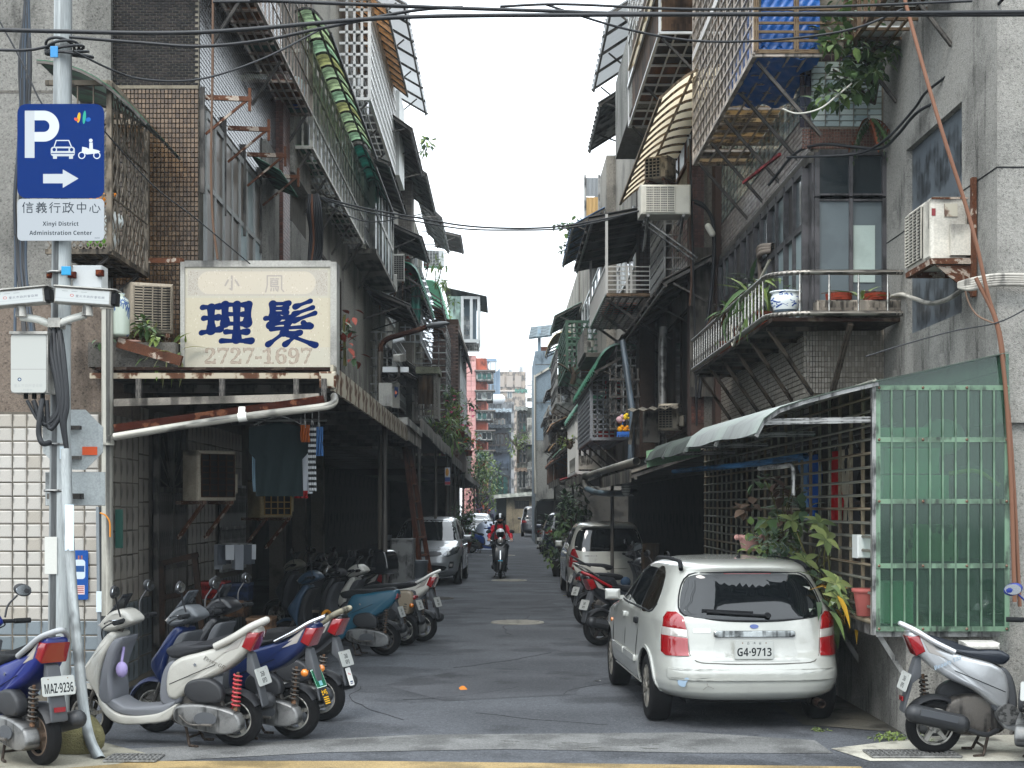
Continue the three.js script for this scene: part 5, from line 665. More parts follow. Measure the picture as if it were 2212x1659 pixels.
// ---------- lettering ----------
const GL={'理':'8,18 38,16;10,42 36,40;23,18 23,70;6,74 40,66;48,12 48,54;48,12 90,12 88,54;48,33 88,33;48,54 88,54;69,12 69,90;50,72 88,72;42,92 96,92','髮':'18,10 18,40;18,10 46,9;18,20 42,19;18,30 42,29;6,41 52,39;28,41 14,56;20,53 46,50;84,4 58,16;88,18 56,32;92,30 56,46;16,64 86,58;46,50 38,72 10,97;42,72 66,72 40,97;44,76 94,99;72,50 82,56','信':'22,6 6,40;16,30 16,94;62,4 68,14;34,20 96,20;44,34 86,34;44,48 86,48;44,62 86,62 86,92 44,92 44,62','義':'32,4 38,14;68,4 62,14;14,18 88,18;20,28 82,28;8,39 94,39;51,18 51,39;40,46 14,54;6,62 94,62;28,52 28,94 20,90;8,82 44,74;60,44 66,74 92,94 94,84;86,68 56,94;76,46 84,54','行':'30,6 8,28;32,26 6,54;20,44 20,94;48,16 92,16;42,42 98,42;76,42 76,92 66,88','政':'6,14 52,14;30,14 30,84;30,44 50,44;12,40 12,86;4,90 54,80;66,4 54,36;60,24 96,24;88,24 76,60 50,94;62,40 74,66 98,94','中':'14,26 86,26 86,62 14,62 14,26;50,6 50,96','心':'12,50 6,80;30,36 32,84 40,92 72,92 78,76;46,20 58,40;80,40 94,70','小':'50,10 50,92 40,86;28,34 12,66;72,34 90,66','鳳':'14,10 14,60 6,94;14,10 86,10 86,80 96,92;30,26 70,26;32,36 32,66 70,66 66,90;32,36 66,36 66,56 32,56;32,46 66,46;34,76 32,88;46,76 46,88;56,74 60,86','臺':'10,10 90,10;50,0 50,20;20,24 80,24 80,42 20,42 20,24;10,52 90,52;30,62 70,74;20,80 80,80;50,62 50,96;6,96 94,96','北':'34,8 34,90;6,36 34,36;4,84 34,70;60,6 60,84 96,84;60,46 90,30','市':'50,2 50,16;6,20 94,20;22,36 22,84;22,36 78,36 78,84;50,20 50,96','府':'50,2 50,12;14,14 94,14;14,14 4,96;36,26 26,50;32,44 32,96;46,46 96,46;80,30 80,94;56,58 62,72','警':'6,14 94,14;20,22 44,22 44,46;54,6 50,30;56,20 92,44;10,56 90,56;24,68 76,68;28,78 72,78 72,96 28,96 28,78','察':'50,0 50,10;8,14 92,14;30,24 10,56;60,26 88,56;28,54 72,54;10,68 90,68;50,68 50,96;28,78 18,92;72,78 84,92','局':'14,10 86,10 86,32 14,32;14,10 14,60 4,96;16,46 88,46 84,94;32,60 66,60 66,84 32,84 32,60'};
function cjk(x,txt,ox,oy,s,lw,gap=1.08){x.lineCap=x.lineJoin='round';x.lineWidth=lw;[...txt].forEach((ch,k)=>{for(const l of GL[ch].split(';')){x.beginPath();l.split(' ').forEach((p,i)=>{const[a,b]=p.split(',').map(Number),X=ox+(k*gap+a/100)*s,Y=oy+b/100*s;i?x.lineTo(X,Y):x.moveTo(X,Y);});x.stroke();}});}
function brush(x,ch,ox,oy,sx,sy,w){for(const l of GL[ch].split(';')){const p=l.split(' ').map((q)=>q.split(',').map(Number));for(let i=0;i<p.length-1;i++)for(let t=0;t<=1;t+=0.02){const a=lerp(p[i][0],p[i+1][0],t),b=lerp(p[i][1],p[i+1][1],t),hor=Math.abs(p[i+1][0]-p[i][0])>Math.abs(p[i+1][1]-p[i][1]),e=(hor?0.5:0.8)+0.28*Math.pow(Math.abs(t-0.45)*2,2)+(t>0.8?0.1:0);x.beginPath();x.ellipse(ox+a/100*sx,oy+b/100*sy,w*e,w*e*0.85,-0.6,0,6.3);x.fill();}}}
// ---------- barber sign ----------
{
seed(501);
const d=14.55,x0=xU(393,d),x1=xU(725,d),y0=yV(807,d),y1=yV(566,d),t=thing('shop_sign','cream box sign with blue brush characters and a faded telephone number on the left awning','sign',V((x0+x1)/2,y0,-d-0.12));
mb().box(x0,x1,y0,y1,-d,-d-0.24).build('box',M('#b9b7b1',{r:0.6,map:'grime'}),t);
const face=textTex(1024,740,'#aaa596',(x,w,h)=>{
x.fillStyle='#a59f94';x.fillRect(20,20,984,190);x.fillStyle='#b3aa9a';x.beginPath();x.roundRect(90,32,830,165,80);x.fill();x.fillStyle='#ada592';x.fillRect(0,225,w,360);
x.strokeStyle='#98918a';cjk(x,'小',270,55,120,13);cjk(x,'鳳',560,50,140,10);
x.font='bold 160px serif';x.textAlign='center';x.fillStyle='#988b7d';x.fillText('2727-1697',w/2+5,705,880);x.lineWidth=3;x.strokeStyle='#75685b';x.setLineDash([26,22]);x.strokeText('2727-1697',w/2+5,705,880);x.setLineDash([]);
for(let i=0;i<900;i++){x.fillStyle=['rgba(120,104,88,0.25)','rgba(235,228,212,0.35)'][i&1];x.fillRect(rr(0,w),rr(0,h),rr(1,5),rr(1,14));}for(let i=0;i<320;i++){x.fillStyle='rgba(110,98,86,0.35)';const sx=i&1?rr(20,90):rr(920,1000);x.fillRect(sx,rr(30,200),4,4);}
x.fillStyle='#041b4a';brush(x,'理',95,235,390,330,32);brush(x,'髮',545,235,400,340,29);
});
const g=mb();const uv=[0,0,1,0,1,1,0,1];g.tri([x0+0.03,y0+0.05,-d+0.004,x1-0.05,y0+0.05,-d+0.004,x1-0.05,y1-0.05,-d+0.004,x0+0.03,y1-0.05,-d+0.004],[0,0,1,0,0,1,0,0,1,0,0,1],uv,[0,1,2,0,2,3]);g.build('face',new THREE.MeshPhysicalMaterial({map:face,roughness:0.5,specularIntensity:0.12}),t);
const f=mb();f.box(x0-0.012,x0+0.03,y0,y1,-d+0.018,-d-0.25);f.box(x1-0.05,x1+0.012,y0,y1,-d+0.018,-d-0.25);f.box(x0+0.03,x1-0.05,y0-0.012,y0+0.05,-d+0.016,-d-0.25);f.box(x0+0.03,x1-0.05,y1-0.05,y1+0.012,-d+0.016,-d-0.25);f.build('frame',M('#a5a5a1',{r:0.5,m:0.2,map:'grime'}),t);
const b=mb();b.bar(P(325,563,15),P(393,563,14.7),0.05,0.05);b.build('arm',C.rusty,t);
}
// ---------- awning over the left shop fronts ----------
{
seed(511);
const t=thing('shop_awning','rust-streaked sheet metal awning along the left shop fronts','awning',V(-2.7,3.1,-20)),X=-1.68,d0=14.3,roof=M('#6f6862',{r:0.8,map:'rusty'});
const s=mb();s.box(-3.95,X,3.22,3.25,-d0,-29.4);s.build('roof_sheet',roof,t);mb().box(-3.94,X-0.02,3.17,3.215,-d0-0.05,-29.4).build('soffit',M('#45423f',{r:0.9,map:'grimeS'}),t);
mb().box(-4.0,X,yV(818,d0),yV(806,d0),-d0+0.02,-d0-0.02).build('front_edge',M('#d8d0c4',{r:0.6,map:'rust',k:1.4}),t);
mb().box(X,X+0.03,3.02,3.27,-d0+0.02,-25.2).build('fascia',M('#d3cfc6',{r:0.6,map:'rust',k:1.1}),t);mb().box(X,X+0.03,3.05,3.3,-25.3,-29.4).build('fascia',M('#a39f98',{r:0.7,map:'grime'}),t);
const fr=mb();fr.bar(P(247,870,14.1),P(690,858,14.1),0.05,0.07);fr.build('front_beam',M('#9f9a92',{r:0.7,map:'grime'}),t);for(const u of[300,480,640,700])ubar(t,'strut',P(u,868,14.15),P(u,818,14.15),0.05,0.05,C.dsteel);const rb=mb();rb.bar(P(247,925,13.9),P(700,862,14.05),0.05,0.07);rb.build('rust_beam',M('#9a6a52',{r:0.9,map:'rusty',k:1}),t);
for(let k=0;k<10;k++){const d=d0+1+k*1.5;mb().box(-3.93,X-0.01,3.08,3.16,-d,-d-0.05).build('joist',C.dsteel,t);}
const co=mb();co.geo(rbox(0.16,0.16,0.1,0.02),at(X-0.02,3.12,-d0+0.04));co.build('corner_cap',M('#d6d3cb',{r:0.6,map:'rust',k:1.6}),t);
for(const d of[22,29])urod(t,'post',V(X-0.1,0,-d),V(X-0.1,3.2,-d),0.04,C.dsteel);
const p=thing('gutter_pipe','cream plastic drain pipe slung under the front of the left awning','pipe',V(-2.5,2.6,-14));const g=mb();g.path([P(246,944,13.85),P(400,919,13.85),P(560,896,13.85),P(690,880,13.87),P(712,876,13.9),P(722,868,14.0),P(722,856,14.15)],0.036,12,50);g.build('pipe',C.pvc,p);const c=mb();c.geo(new THREE.CylinderGeometry(0.044,0.044,0.08,14),new THREE.Matrix4().compose(P(524,901,13.85),new THREE.Quaternion().setFromUnitVectors(V(0,1,0),V(1,0.15,0).normalize()),V(1,1,1)));c.bar(P(521,903,13.85),P(523,880,13.9),0.06,0.03);c.build('clamp',M('#d6d4cc',{r:0.5}),p);
const gt=thing('gutter','short white gutter box on the left awning edge past the junction box','gutter',V(X+0.02,3.3,-27));mb().box(X-0.1,X+0.06,3.28,3.4,-24.8,-29.2).build('trough',C.white,gt);
for(const[a,b,y,X2,lab,m]of[[29.5,46,3.62,-1.68,'dented grey sheet awning continuing along the left shop fronts',M('#8a8884',{r:0.7,map:'grime'})],[46.2,57,3.5,-1.66,'dark grey awning section beyond the flowers on the left',M('#6a6764',{r:0.8,map:'grime'})],[60,106,3.3,-1.62,'long low awning on posts at the far left before the tree',M('#6f6c66',{r:0.8,map:'grime'})]]){const q=thing('shop_awning',lab,'awning',V(-2.6,y,-a));mb().box(-3.8,X2,y-0.06,y,-a,-b).build('roof_sheet',M('#3f3c39',{r:0.85,map:'grimeS'}),q);const n=Math.round((b-a)/2.2);for(let i=0;i<n;i++)mb().box(X2,X2+0.03,y-0.2+rr(-0.05,0.03),y+0.06+rr(-0.03,0.03),-lerp(a,b,i/n),-lerp(a,b,(i+1)/n)+0.03).build('fascia_panel',m,q);for(let i=0;i<3;i++)urod(q,'post',V(X2-0.08,0,-lerp(a+1,b-1,i/2)),V(X2-0.08,y-0.06,-lerp(a+1,b-1,i/2)),0.04,C.dsteel);}
const lg=thing('planter_ledge','crumbling concrete ledge full of pots between the pole and the barber sign','ledge',V(-3.7,3.3,-14.6));mb().box(-4.05,-3.2,3.26,3.5,-14.4,-15.2).build('ledge',C.dconc,lg);const rw=mb();rw.bar(P(255,740,14.3),P(392,780,14.3),0.06,0.1);rw.build('old_beam',C.rusty,lg);
const pot=(u,v,lab,o)=>plant(lab,P(u,v,14.5),o);pot(282,765,'pale pink pot with reddish tendrils on the concrete ledge',{pr:0.1,ph:0.13,pm:M('#c39a8b',{r:0.7}),h:0.12,r:0.12,n:18,ls:0.1,leaf:LEAF.strap,greens:[M('#7a3b30',{r:0.7,two:true}),GR[1]]});pot(322,770,'terracotta pot with bright green shoots next to the pink pot',{pr:0.08,ph:0.12,h:0.25,r:0.14,n:50,ls:0.1,greens:[GR[1],GR[4]]});pot(358,792,'straggly variegated spider plant by the barber sign',{pot:false,h:0.2,r:0.22,n:46,ls:0.24,leaf:LEAF.strap,greens:[GR[4],GR[2],M('#a9ab74',{r:0.6,two:true,trans:0.2})]});pot(245,770,'low green weeds behind the downpipe on the ledge',{pot:false,h:0.15,r:0.15,n:40,ls:0.08});
{const v=thing('ceramic_vase','tall pale blue vase with dark blue flower print on the ledge','vase',P(257,728,14.3));const tx=textTex(512,512,'#a9b2a4',(x)=>{x.strokeStyle='#3d5480';for(let i=0;i<16;i++){const cx=rr(0,512),cy=rr(40,480);for(let k=0;k<12;k++){const a=k/12*6.28;x.lineWidth=9;x.beginPath();x.moveTo(cx+Math.cos(a)*12,cy+Math.sin(a)*12);x.lineTo(cx+Math.cos(a)*38,cy+Math.sin(a)*38);x.stroke();}}});mb().geo(new THREE.LatheGeometry([[0,0],[0.09,0],[0.1,0.03],[0.105,0.3],[0.09,0.36],[0.05,0.39],[0.06,0.42],[0.04,0.42],[0,0.36]].map((q)=>new THREE.Vector2(...q)),24)).build0('vase',new THREE.MeshStandardMaterial({map:tx,roughness:0.2}),v);}
plant('red-leaved plant poking out past the right end of the barber sign',P(742,790,15.6),{pot:false,h:0.6,r:0.16,n:40,ls:0.13,greens:[GR[0],M('#6f3328',{r:0.6,two:true})]});
acUnit('rusty caged air conditioner on the shop wall under the left awning',P(452,1082,16.6),0.5,0.56,0.34,0.75,{m:M('#b9b1a2',{r:0.6,map:'grime'}),gm:M('#8a6a34',{r:0.8,map:'rusty'}),n:7,gw:0.42,off:0});
acUnit('second yellowish air conditioner half hidden by the hanging shirts',P(583,1118,20),0.52,0.5,0.34,0.75,{m:M('#8f8266',{r:0.7,map:'grime'}),gm:M('#7d6234',{r:0.8}),n:5,gw:0.42,off:0});
const cloth=(lab,u0,u1,v0,v1,d,c,o={})=>{const x0=xU(u0,d),x1=xU(u1,d),a=yV(v0,d),b=yV(v1,d),q=thing(o.name||'hanging_shirt',lab,'clothes',V((x0+x1)/2,b,-d)),gr=[],n=14;for(let i=0;i<=10;i++){const row=[];for(let j=0;j<=n;j++){const s=j/n,w=i<5?1:0.78,xx=(x0+x1)/2+(s-0.5)*(x1-x0)*(o.tee?w:1);row.push(V(xx,lerp(a,b,i/10)+(o.tee&&i===4?0:0)-(o.tee&&i<2?Math.abs(s-0.5)*0.12:0),-d+0.025*Math.sin(s*19+i*0.4)*(0.3+i/10)+(o.dz||0)*s));}gr.push(row);}mb().sheet(gr,0.012).build('cloth',o.stripe?new THREE.MeshStandardMaterial({roughness:0.95,map:(()=>{const t=textTex(64,256,'#a5a7a8',(x)=>{x.fillStyle='#17181a';for(let k=0;k<8;k++)x.fillRect(0,k*32,64,16);});t.wrapS=t.wrapT=THREE.RepeatWrapping;t.rotation=Math.PI/2;t.repeat.set(2.2,2.2);return t;})()}):M(c,{r:0.95,bump:0.001,bk:5}),q);const h=mb();h.path([V(x0+0.05,a-0.03,-d),V((x0+x1)/2,a+0.06,-d),V(x1-0.05,a-0.03,-d)],0.008,5);h.tube(V((x0+x1)/2,a+0.06,-d),V((x0+x1)/2,a+0.16,-d),0.005,5);h.build('hanger',C.steel,q);};
cloth('dark green t-shirt hanging under the left awning',538,668,912,1072,15.4,'#182223',{tee:true});cloth('white t-shirt with red hem hanging just behind the dark green one',632,668,935,1066,15.6,'#a9adb2',{dz:-0.2});cloth('red hem of a garment showing under the white t-shirt',636,664,1060,1076,15.58,'#8d1f22');cloth('small orange shirt sleeve at the upper right of the dark green t-shirt',650,668,918,955,15.25,'#8f4a22');cloth('black and white striped garment hanging at the right of the shirts',667,682,918,1062,15.3,'#8f9192',{stripe:true});cloth('blue and white shirt, last on the washing line',680,697,922,985,15.5,'#3f6594');cloth('light blue shirt seen left of the dark green t-shirt',546,570,930,1062,15.9,'#8fa9b8');
{const q=thing('clothes_pole','steel washing pole under the left awning','pole',P(600,905,15.5));urod(q,'pole',P(530,908,15.3),P(705,908,16.8),0.014,C.steel);}
{const q=thing('sock_hanger','round peg hanger of grey and white socks and underwear in the shade','clothes',P(508,1210,18));const r=mb();const tr=new THREE.TorusGeometry(0.2,0.008,6,24);tr.rotateX(Math.PI/2);r.geo(tr,at(0,0.2,0));r.build0('ring',C.steel,q);for(let i=0;i<11;i++){const a=i/11*6.283,m=mb();m.sheet([0,1,2,3].map((k)=>[0,1,2].map((j)=>V(0.2*Math.cos(a)+(j-1)*0.05,0.19-k*(0.06+(i % 3)*0.02),0.2*Math.sin(a)+0.015*Math.sin(k+j*2)))),0.01);m.build0('garment',M(['#b9bcbf','#4a4e54','#8a8d92'][i % 3],{r:0.95}),q);}}
{const q=thing('wooden_frame','old wooden trestle frame leaning among the parked scooters','frame',P(395,1395,16.2)),m=M('#4a3a30',{r:0.8,map:'wood'}),d=16.2;for(const[a,b]of[[[352,1395],[350,1215]],[[440,1395],[420,1195]],[[345,1218],[428,1198]],[[356,1290],[432,1275]]])ubar(q,'beam',P(...a,d),P(...b,d),0.06,0.06,m);}
const crate=(lab,u0,u1,v0,v1,d,c,nm='crate')=>{const q=thing(nm,lab,nm==='crate'?'crate':'box',P((u0+u1)/2,v1,d)),w=xU(u1,d)-xU(u0,d),h=yV(v0,d)-yV(v1,d),m=mb();m.geo(new THREE.BoxGeometry(w,h,0.02),at(0,h/2,0.18));m.geo(new THREE.BoxGeometry(w,h,0.02),at(0,h/2,-0.18));m.geo(new THREE.BoxGeometry(0.02,h,0.36),at(-w/2,h/2,0));m.geo(new THREE.BoxGeometry(0.02,h,0.36),at(w/2,h/2,0));m.geo(new THREE.BoxGeometry(w,0.02,0.36),at(0,0.01,0));m.build0('body',M(c,{r:0.6,map:'grimeS'}),q);const r=mb();r.geo(new THREE.BoxGeometry(w+0.03,0.03,0.4),at(0,h,0));r.build0('rim',M(c,{r:0.5}),q);};
crate('red plastic crate on the clutter under the left awning',436,490,1258,1292,18.4,'#8f1f1c');crate('dark blue plastic crate beside the red one',488,540,1262,1296,18.4,'#17294a');crate('cardboard box beneath the blue crate',450,530,1297,1330,18.4,'#5f4128','carton');crate('wicker basket between the parked scooters',540,590,1335,1372,17,'#6b4f36','basket');
{const q=thing('metal_cabinet','grey steel cabinet standing at the end of the left awning row','cabinet',V(xU(868,26),0,-26.3));const w=0.42;mb().geo(rbox(w,1.32,0.5,0.015),at(0,0.68,0)).build0('body',M('#6d6f70',{r:0.45,m:0.5,map:'grimeS'}),q);mb().geo(rbox(w-0.05,1.2,0.02,0.006),at(0,0.68,0.255)).build0('door',M('#7a7c7d',{r:0.4,m:0.5,map:'grimeS'}),q);}
{const q=thing('bin','dark grey bin between the steel cabinet and the ladder','bin',V(xU(900,26),0,-26.5));mb().geo(new THREE.CylinderGeometry(0.17,0.14,0.9,18),at(0,0.45,0)).build0('body',M('#2e3338',{r:0.5}),q);mb().geo(new THREE.CylinderGeometry(0.18,0.18,0.05,18),at(0,0.92,0)).build0('lid',M('#3a3f44',{r:0.5}),q);}
{const q=thing('ladder','tall wooden ladder leaning against the awning before the silver car','ladder',V(-1.5,0,-27)),m=M('#7a4a35',{r:0.8,map:'wood'}),a=[V(xU(941,28),0,-28),V(xU(918,27),0,-27.2)],b=[V(xU(885,28),3.0,-28),V(xU(872,27),3.0,-27.3)];for(let k=0;k<2;k++)ubar(q,'rail',a[k],b[k],0.05,0.09,m);for(let i=1;i<9;i++)ubar(q,'rung',a[0].clone().lerp(b[0],i/9),a[1].clone().lerp(b[1],i/9),0.06,0.03,M('#a0684a',{r:0.8,map:'wood'}));}
{const q=thing('name_plate','dark green enamel plate on the white tiles beside the downpipe','sign',P(257,1142,15));mb().box(xU(249,14.9),xU(265,14.9),yV(1184,14.9),yV(1100,14.9),-14.9,-14.92).build('plate',M('#1c4a40',{r:0.3}),q);}
{const d=25,q=thing('street_lamp','street lamp with a rusty curved arm rising above the left awning','street lamp',V(xU(822,d),0,-d));mb().tube(V(xU(822,d),0,-d),P(822,760,d),0.05,10).build('pole',M('#6b665f',{r:0.6,map:'grimeS'}),q);mb().path([P(822,760,d),P(824,745,d),P(838,732,d),P(870,722,d),P(905,712,d),P(922,706,d)],0.045,10,40).build('arm',M('#8a6a58',{r:0.8,map:'rusty'}),q);const h=mb();const s=new THREE.SphereGeometry(1,20,12);h.geo(s,new THREE.Matrix4().compose(P(945,702,d),new THREE.Quaternion().setFromEuler(new THREE.Euler(0,0,0.14)),V(0.21,0.055,0.11)));h.build('lamp_head',M('#4b4d4e',{r:0.5}),q);const g=mb();g.geo(rbox(0.26,0.02,0.12,0.008),new THREE.Matrix4().compose(P(948,707,d),new THREE.Quaternion().setFromEuler(new THREE.Euler(0,0,0.14)),V(1,1,1)));g.build('lens',M('#2a2c2e',{r:0.15}),q);const f=mb();f.geo(rbox(0.2,0.06,0.08,0.02),new THREE.Matrix4().compose(P(861,735,d),new THREE.Quaternion().setFromEuler(new THREE.Euler(0,0,0.25)),V(1,1,1)));f.build('old_fitting',M('#b9bcbe',{r:0.4}),q);}
{const d=24.6,q=thing('junction_box','grey junction box with a police shield sticker on the left awning','junction box',P(843,885,d));mb().box(xU(818,d),xU(846,d),yV(877,d),yV(827,d),-d,-d-0.3).build('cabinet',C.white,q);mb().quad(P(846.5,880,d),P(862,882,d+0.4),P(862,827,d+0.4),P(846.5,827,d),0.02).build('side_panel',C.white,q);const sh=poly([[-0.05,0.09],[0,0.1],[0.05,0.09],[0.05,-0.02],[0,-0.09],[-0.05,-0.02]]);const s=mesh('shield_sticker',new THREE.ExtrudeGeometry(sh,{depth:0.004,bevelEnabled:false}),M('#1c2c4f',{r:0.4}),q),c=mesh('shield_emblem',new THREE.CylinderGeometry(0.028,0.028,0.012,14).rotateX(Math.PI/2),M('#c4622c',{r:0.4}),q);const at2=P(854,848,d+0.12).sub(origin(q));s.position.copy(at2);c.position.copy(at2);s.rotation.y=0.5;}
{const d=24.6,q=thing('cctv_camera','small white security camera above the shield-marked junction box','security camera',P(865,785,d));mb().geo(rbox(0.13,0.12,0.3,0.03),new THREE.Matrix4().compose(P(863,773,d),new THREE.Quaternion().setFromEuler(new THREE.Euler(0.15,-0.3,0)),V(1,1,1))).build('housing',C.white,q);mb().tube(P(862,790,d),P(862,812,d),0.02,8).build('stem',C.dsteel,q);mb().box(xU(826,d),xU(882,d),yV(803,d),yV(792,d),-d-0.05,-d-0.12).build('cross_arm',C.alu,q);}
{const d=24.9,q=thing('motor_cover','round black cover sitting on top of the shield-marked junction box','cover',P(843,826,d));const g=new THREE.SphereGeometry(0.14,18,14);g.scale(1.1,0.9,0.9);mb().geo(g,at(0,0.12,0)).build0('cover',M('#1d1e20',{r:0.25}),q);const r=mb();const t2=new THREE.TorusGeometry(0.08,0.012,8,20);r.geo(t2,at(0.06,0.12,0.12));r.build0('ring',C.dsteel,q);}
seed(521);const fl=(u,v,d,lab,cols,o={})=>{const p=plant(lab,P(u,v,d),{pot:true,pr:0.16,ph:0.2,h:0.9,r:0.5,n:150,ls:0.17,greens:[GR[0],GR[2],GR[4]],...o});if(cols){const m=mb();for(let i=0;i<(o.nf??10);i++){const a=V(rr(-0.45,0.45),rr(0.3,1.1),rr(0.1,0.5));for(let k=0;k<5;k++)m.geo(LEAF.wide,new THREE.Matrix4().compose(a,new THREE.Quaternion().setFromEuler(new THREE.Euler(rr(-1,0.3),k*1.257,0,'YXZ')),V(0.1,0.1,0.1)));}m.build0('blossom',M(cols,{r:0.6,two:true}),p).userData.kind='stuff';}};
fl(970,930,47,'big leafy pot plant with pink flowers on the left balcony edge','#b83a6a',{h:1.1,r:0.55,n:220,nf:6});fl(995,945,50,'dense pot plants with magenta blossom spilling toward the alley','#c42f6e',{h:1.2,r:0.55,n:220,nf:9});fl(962,985,46,'drooping fern-like pot plant below the pink flowers',null,{leaf:LEAF.strap,ls:0.4});fl(1012,985,54,'pot of orange-red flowers on a bracket shelf at the far left','#b5542c',{h:0.6,r:0.45,n:90,nf:16});
fl(912,345,44,'weeds sprouting at the top of the mossy pillar on the left roof edge',null,{pot:false,h:0.6,r:0.3,n:70});fl(940,625,52,'yellow-green bamboo-like plant under the far left roofs',null,{pot:false,h:1.0,r:0.4,n:110,leaf:LEAF.strap,ls:0.3,greens:[GR[4],GR[2]]});fl(960,690,60,'trailing plant on the roof edge before the pale green shed',null,{pot:false,h:1.0,r:0.5,n:90});fl(888,635,41,'red-flowered shrub on the balcony above the teal panel','#a81f28',{pot:false,h:0.6,r:0.35,n:60,nf:14});
acUnit('tall cream air conditioner at the end of the white bay window',P(861,610,37.6),0.3,0.7,0.3,0.1,{m:C.white,n:11,gw:0.24,off:0,cover:false});acUnit('small white air conditioner below the white bay window',P(838,632,36.9),0.4,0.45,0.3,0.4,{m:C.white,n:7,cover:false});acUnit('grey air conditioner jutting out under the far roof awning at left',P(937,578,54),0.7,0.6,0.5,0.2,{m:C.alu,n:10,cover:false});
}
// ---------- pole with signs, cameras and boxes at the corner ----------
{
seed(531);
const d=12.0,gal=M('#aab2b6',{r:0.55,m:0.1,map:'grime'}),p=thing('sign_pole','galvanised steel pole carrying signs, cameras and cables at the left corner','pole',V(xU(124,d),0,-d));mb().tube(V(xU(126,d),0,-d),V(xU(137,d),6.4,-d),0.088,20,0.07).build('shaft',gal,p);
for(const v of[590,700,960,1060]){const cl=mb(),q=P(124+(960-v)/90,v,d),tr=new THREE.TorusGeometry(0.092,0.012,6,24);tr.rotateX(Math.PI/2);cl.geo(tr,new THREE.Matrix4().setPosition(q));cl.build('clamp',C.steel,p);}
for(const[u,v,w,h,c,nm]of[[137,978,0.06,0.1,'#c8d6de','sticker'],[150,1140,0.05,0.22,'#4d7fae','sticker'],[110,1200,0.1,0.3,'#c5c6c2','paper_notice']]){const q=mb();q.geo(rbox(w,h,0.006,0.002),new THREE.Matrix4().setPosition(P(u,v,d-0.092)));q.build(nm,M(c,{r:0.8,map:'paint'}),p);}
const ds=11.85,T2=thing('parking_sign','blue parking direction sign with white arrow and a white name panel below','sign',P(131,520,ds)),sign=(nm,v0,v1,tx)=>{const w=xU(225,ds)-xU(38,ds),h=yV(v0,ds)-yV(v1,ds),[g,m]=platePanel(w,h,tx,0.35);const q=mesh(nm,g,m,T2);q.position.copy(P(131.5,(v0+v1)/2,ds).sub(origin(T2)));};
sign('blue_panel',225,428,textTex(748,820,'#04265f',(x)=>{
x.fillStyle='#a8acae';x.fillRect(64,58,84,412);x.lineWidth=84;x.strokeStyle='#b9bdbf';x.beginPath();x.moveTo(148,100);x.lineTo(226,100);x.arc(226,193,93,-Math.PI/2,Math.PI/2);x.lineTo(148,286);x.stroke();
x.beginPath();x.moveTo(222,610);x.lineTo(392,610);x.lineTo(392,570);x.lineTo(528,650);x.lineTo(392,732);x.lineTo(392,692);x.lineTo(222,692);x.fill();
x.lineWidth=9;x.strokeRect(0,0,0,0);x.beginPath();x.moveTo(318,372);x.lineTo(336,318);x.lineTo(444,318);x.lineTo(466,372);x.stroke();x.beginPath();x.roundRect(288,372,208,84,26);x.fill();x.fillRect(308,452,34,26);x.fillRect(446,452,34,26);x.fillStyle='#04265f';x.beginPath();x.arc(318,398,15,0,7);x.arc(468,398,15,0,7);x.fill();x.fillRect(342,386,100,24);x.fillRect(292,428,200,7);
x.fillStyle='#b9bdbf';x.lineWidth=9;for(const cx of[556,686]){x.beginPath();x.arc(cx,448,27,0,7);x.stroke();}x.beginPath();x.arc(634,318,16,0,7);x.fill();x.beginPath();x.moveTo(622,336);x.lineTo(650,336);x.lineTo(652,392);x.lineTo(700,404);x.lineTo(716,416);x.lineTo(690,430);x.lineTo(600,440);x.lineTo(556,420);x.lineTo(560,372);x.lineTo(596,380);x.lineTo(620,392);x.fill();
for(const[c,a,b,w,h,r]of[['#c0982c',530,118,14,46,0.15],['#b8503f',508,134,20,14,0.6],['#2f8f7b',578,116,14,58,0.1],['#1f5aa0',612,136,22,18,-0.4]]){x.fillStyle=c;x.beginPath();x.ellipse(a,b,w,h,r,0,7);x.fill();}x.fillStyle='#0e2c5e';x.font='bold 46px sans-serif';x.fillText('TAIPEI',486,222,170);
}));
sign('white_panel',430,520,textTex(748,364,'#9a9ea1',(x)=>{x.strokeStyle='#2f343a';cjk(x,'信義行政中心',40,26,100,8,1.16);x.fillStyle='#2f343a';x.textAlign='center';x.font='bold 50px sans-serif';x.fillText('Xinyi District',374,234,420);x.fillText('Administration Center',374,314,690);x.font='14px sans-serif';x.fillText('002004',690,346);}));
mb().bar(P(140,240,ds+0.1),P(140,500,ds+0.1),0.05,0.05).build('bracket',C.steel,T2);
{const q=thing('traffic_sign','back of an octagonal traffic sign with an orange sticker','traffic sign',P(160,1020,12.3)),s=[];for(let i=0;i<8;i++){const a=(i+0.5)*Math.PI/4;s.push([0.27*Math.cos(a),0.27*Math.sin(a)]);}const g=new THREE.ExtrudeGeometry(poly(s),{depth:0.01,bevelEnabled:false}),o=mesh('plate',g,gal,q);o.position.copy(P(158,950,12.3).sub(origin(q)));mb().box(xU(178,12.28),xU(210,12.28),yV(983,12.28),yV(965,12.28),-12.275,-12.283).build('sticker',M('#c4532f',{r:0.6}),q);const b=mb();for(const v of[920,985])b.box(xU(120,12.25),xU(175,12.25),yV(v+8,12.25),yV(v,12.25),-12.2,-12.27);b.build('bracket',C.dsteel,q);}
{const q=thing('traffic_sign','back of a rectangular traffic sign below the octagonal one','traffic sign',P(162,1094,12.3));mb().geo(rbox(xU(228,12.3)-xU(98,12.3),yV(1020,12.3)-yV(1093,12.3),0.012,0.005),new THREE.Matrix4().setPosition(P(163,1056,12.3))).build('plate',gal,q);mb().box(xU(105,12.25),xU(180,12.25),yV(1078,12.25),yV(1066,12.25),-12.2,-12.27).build('bracket',C.dsteel,q);}
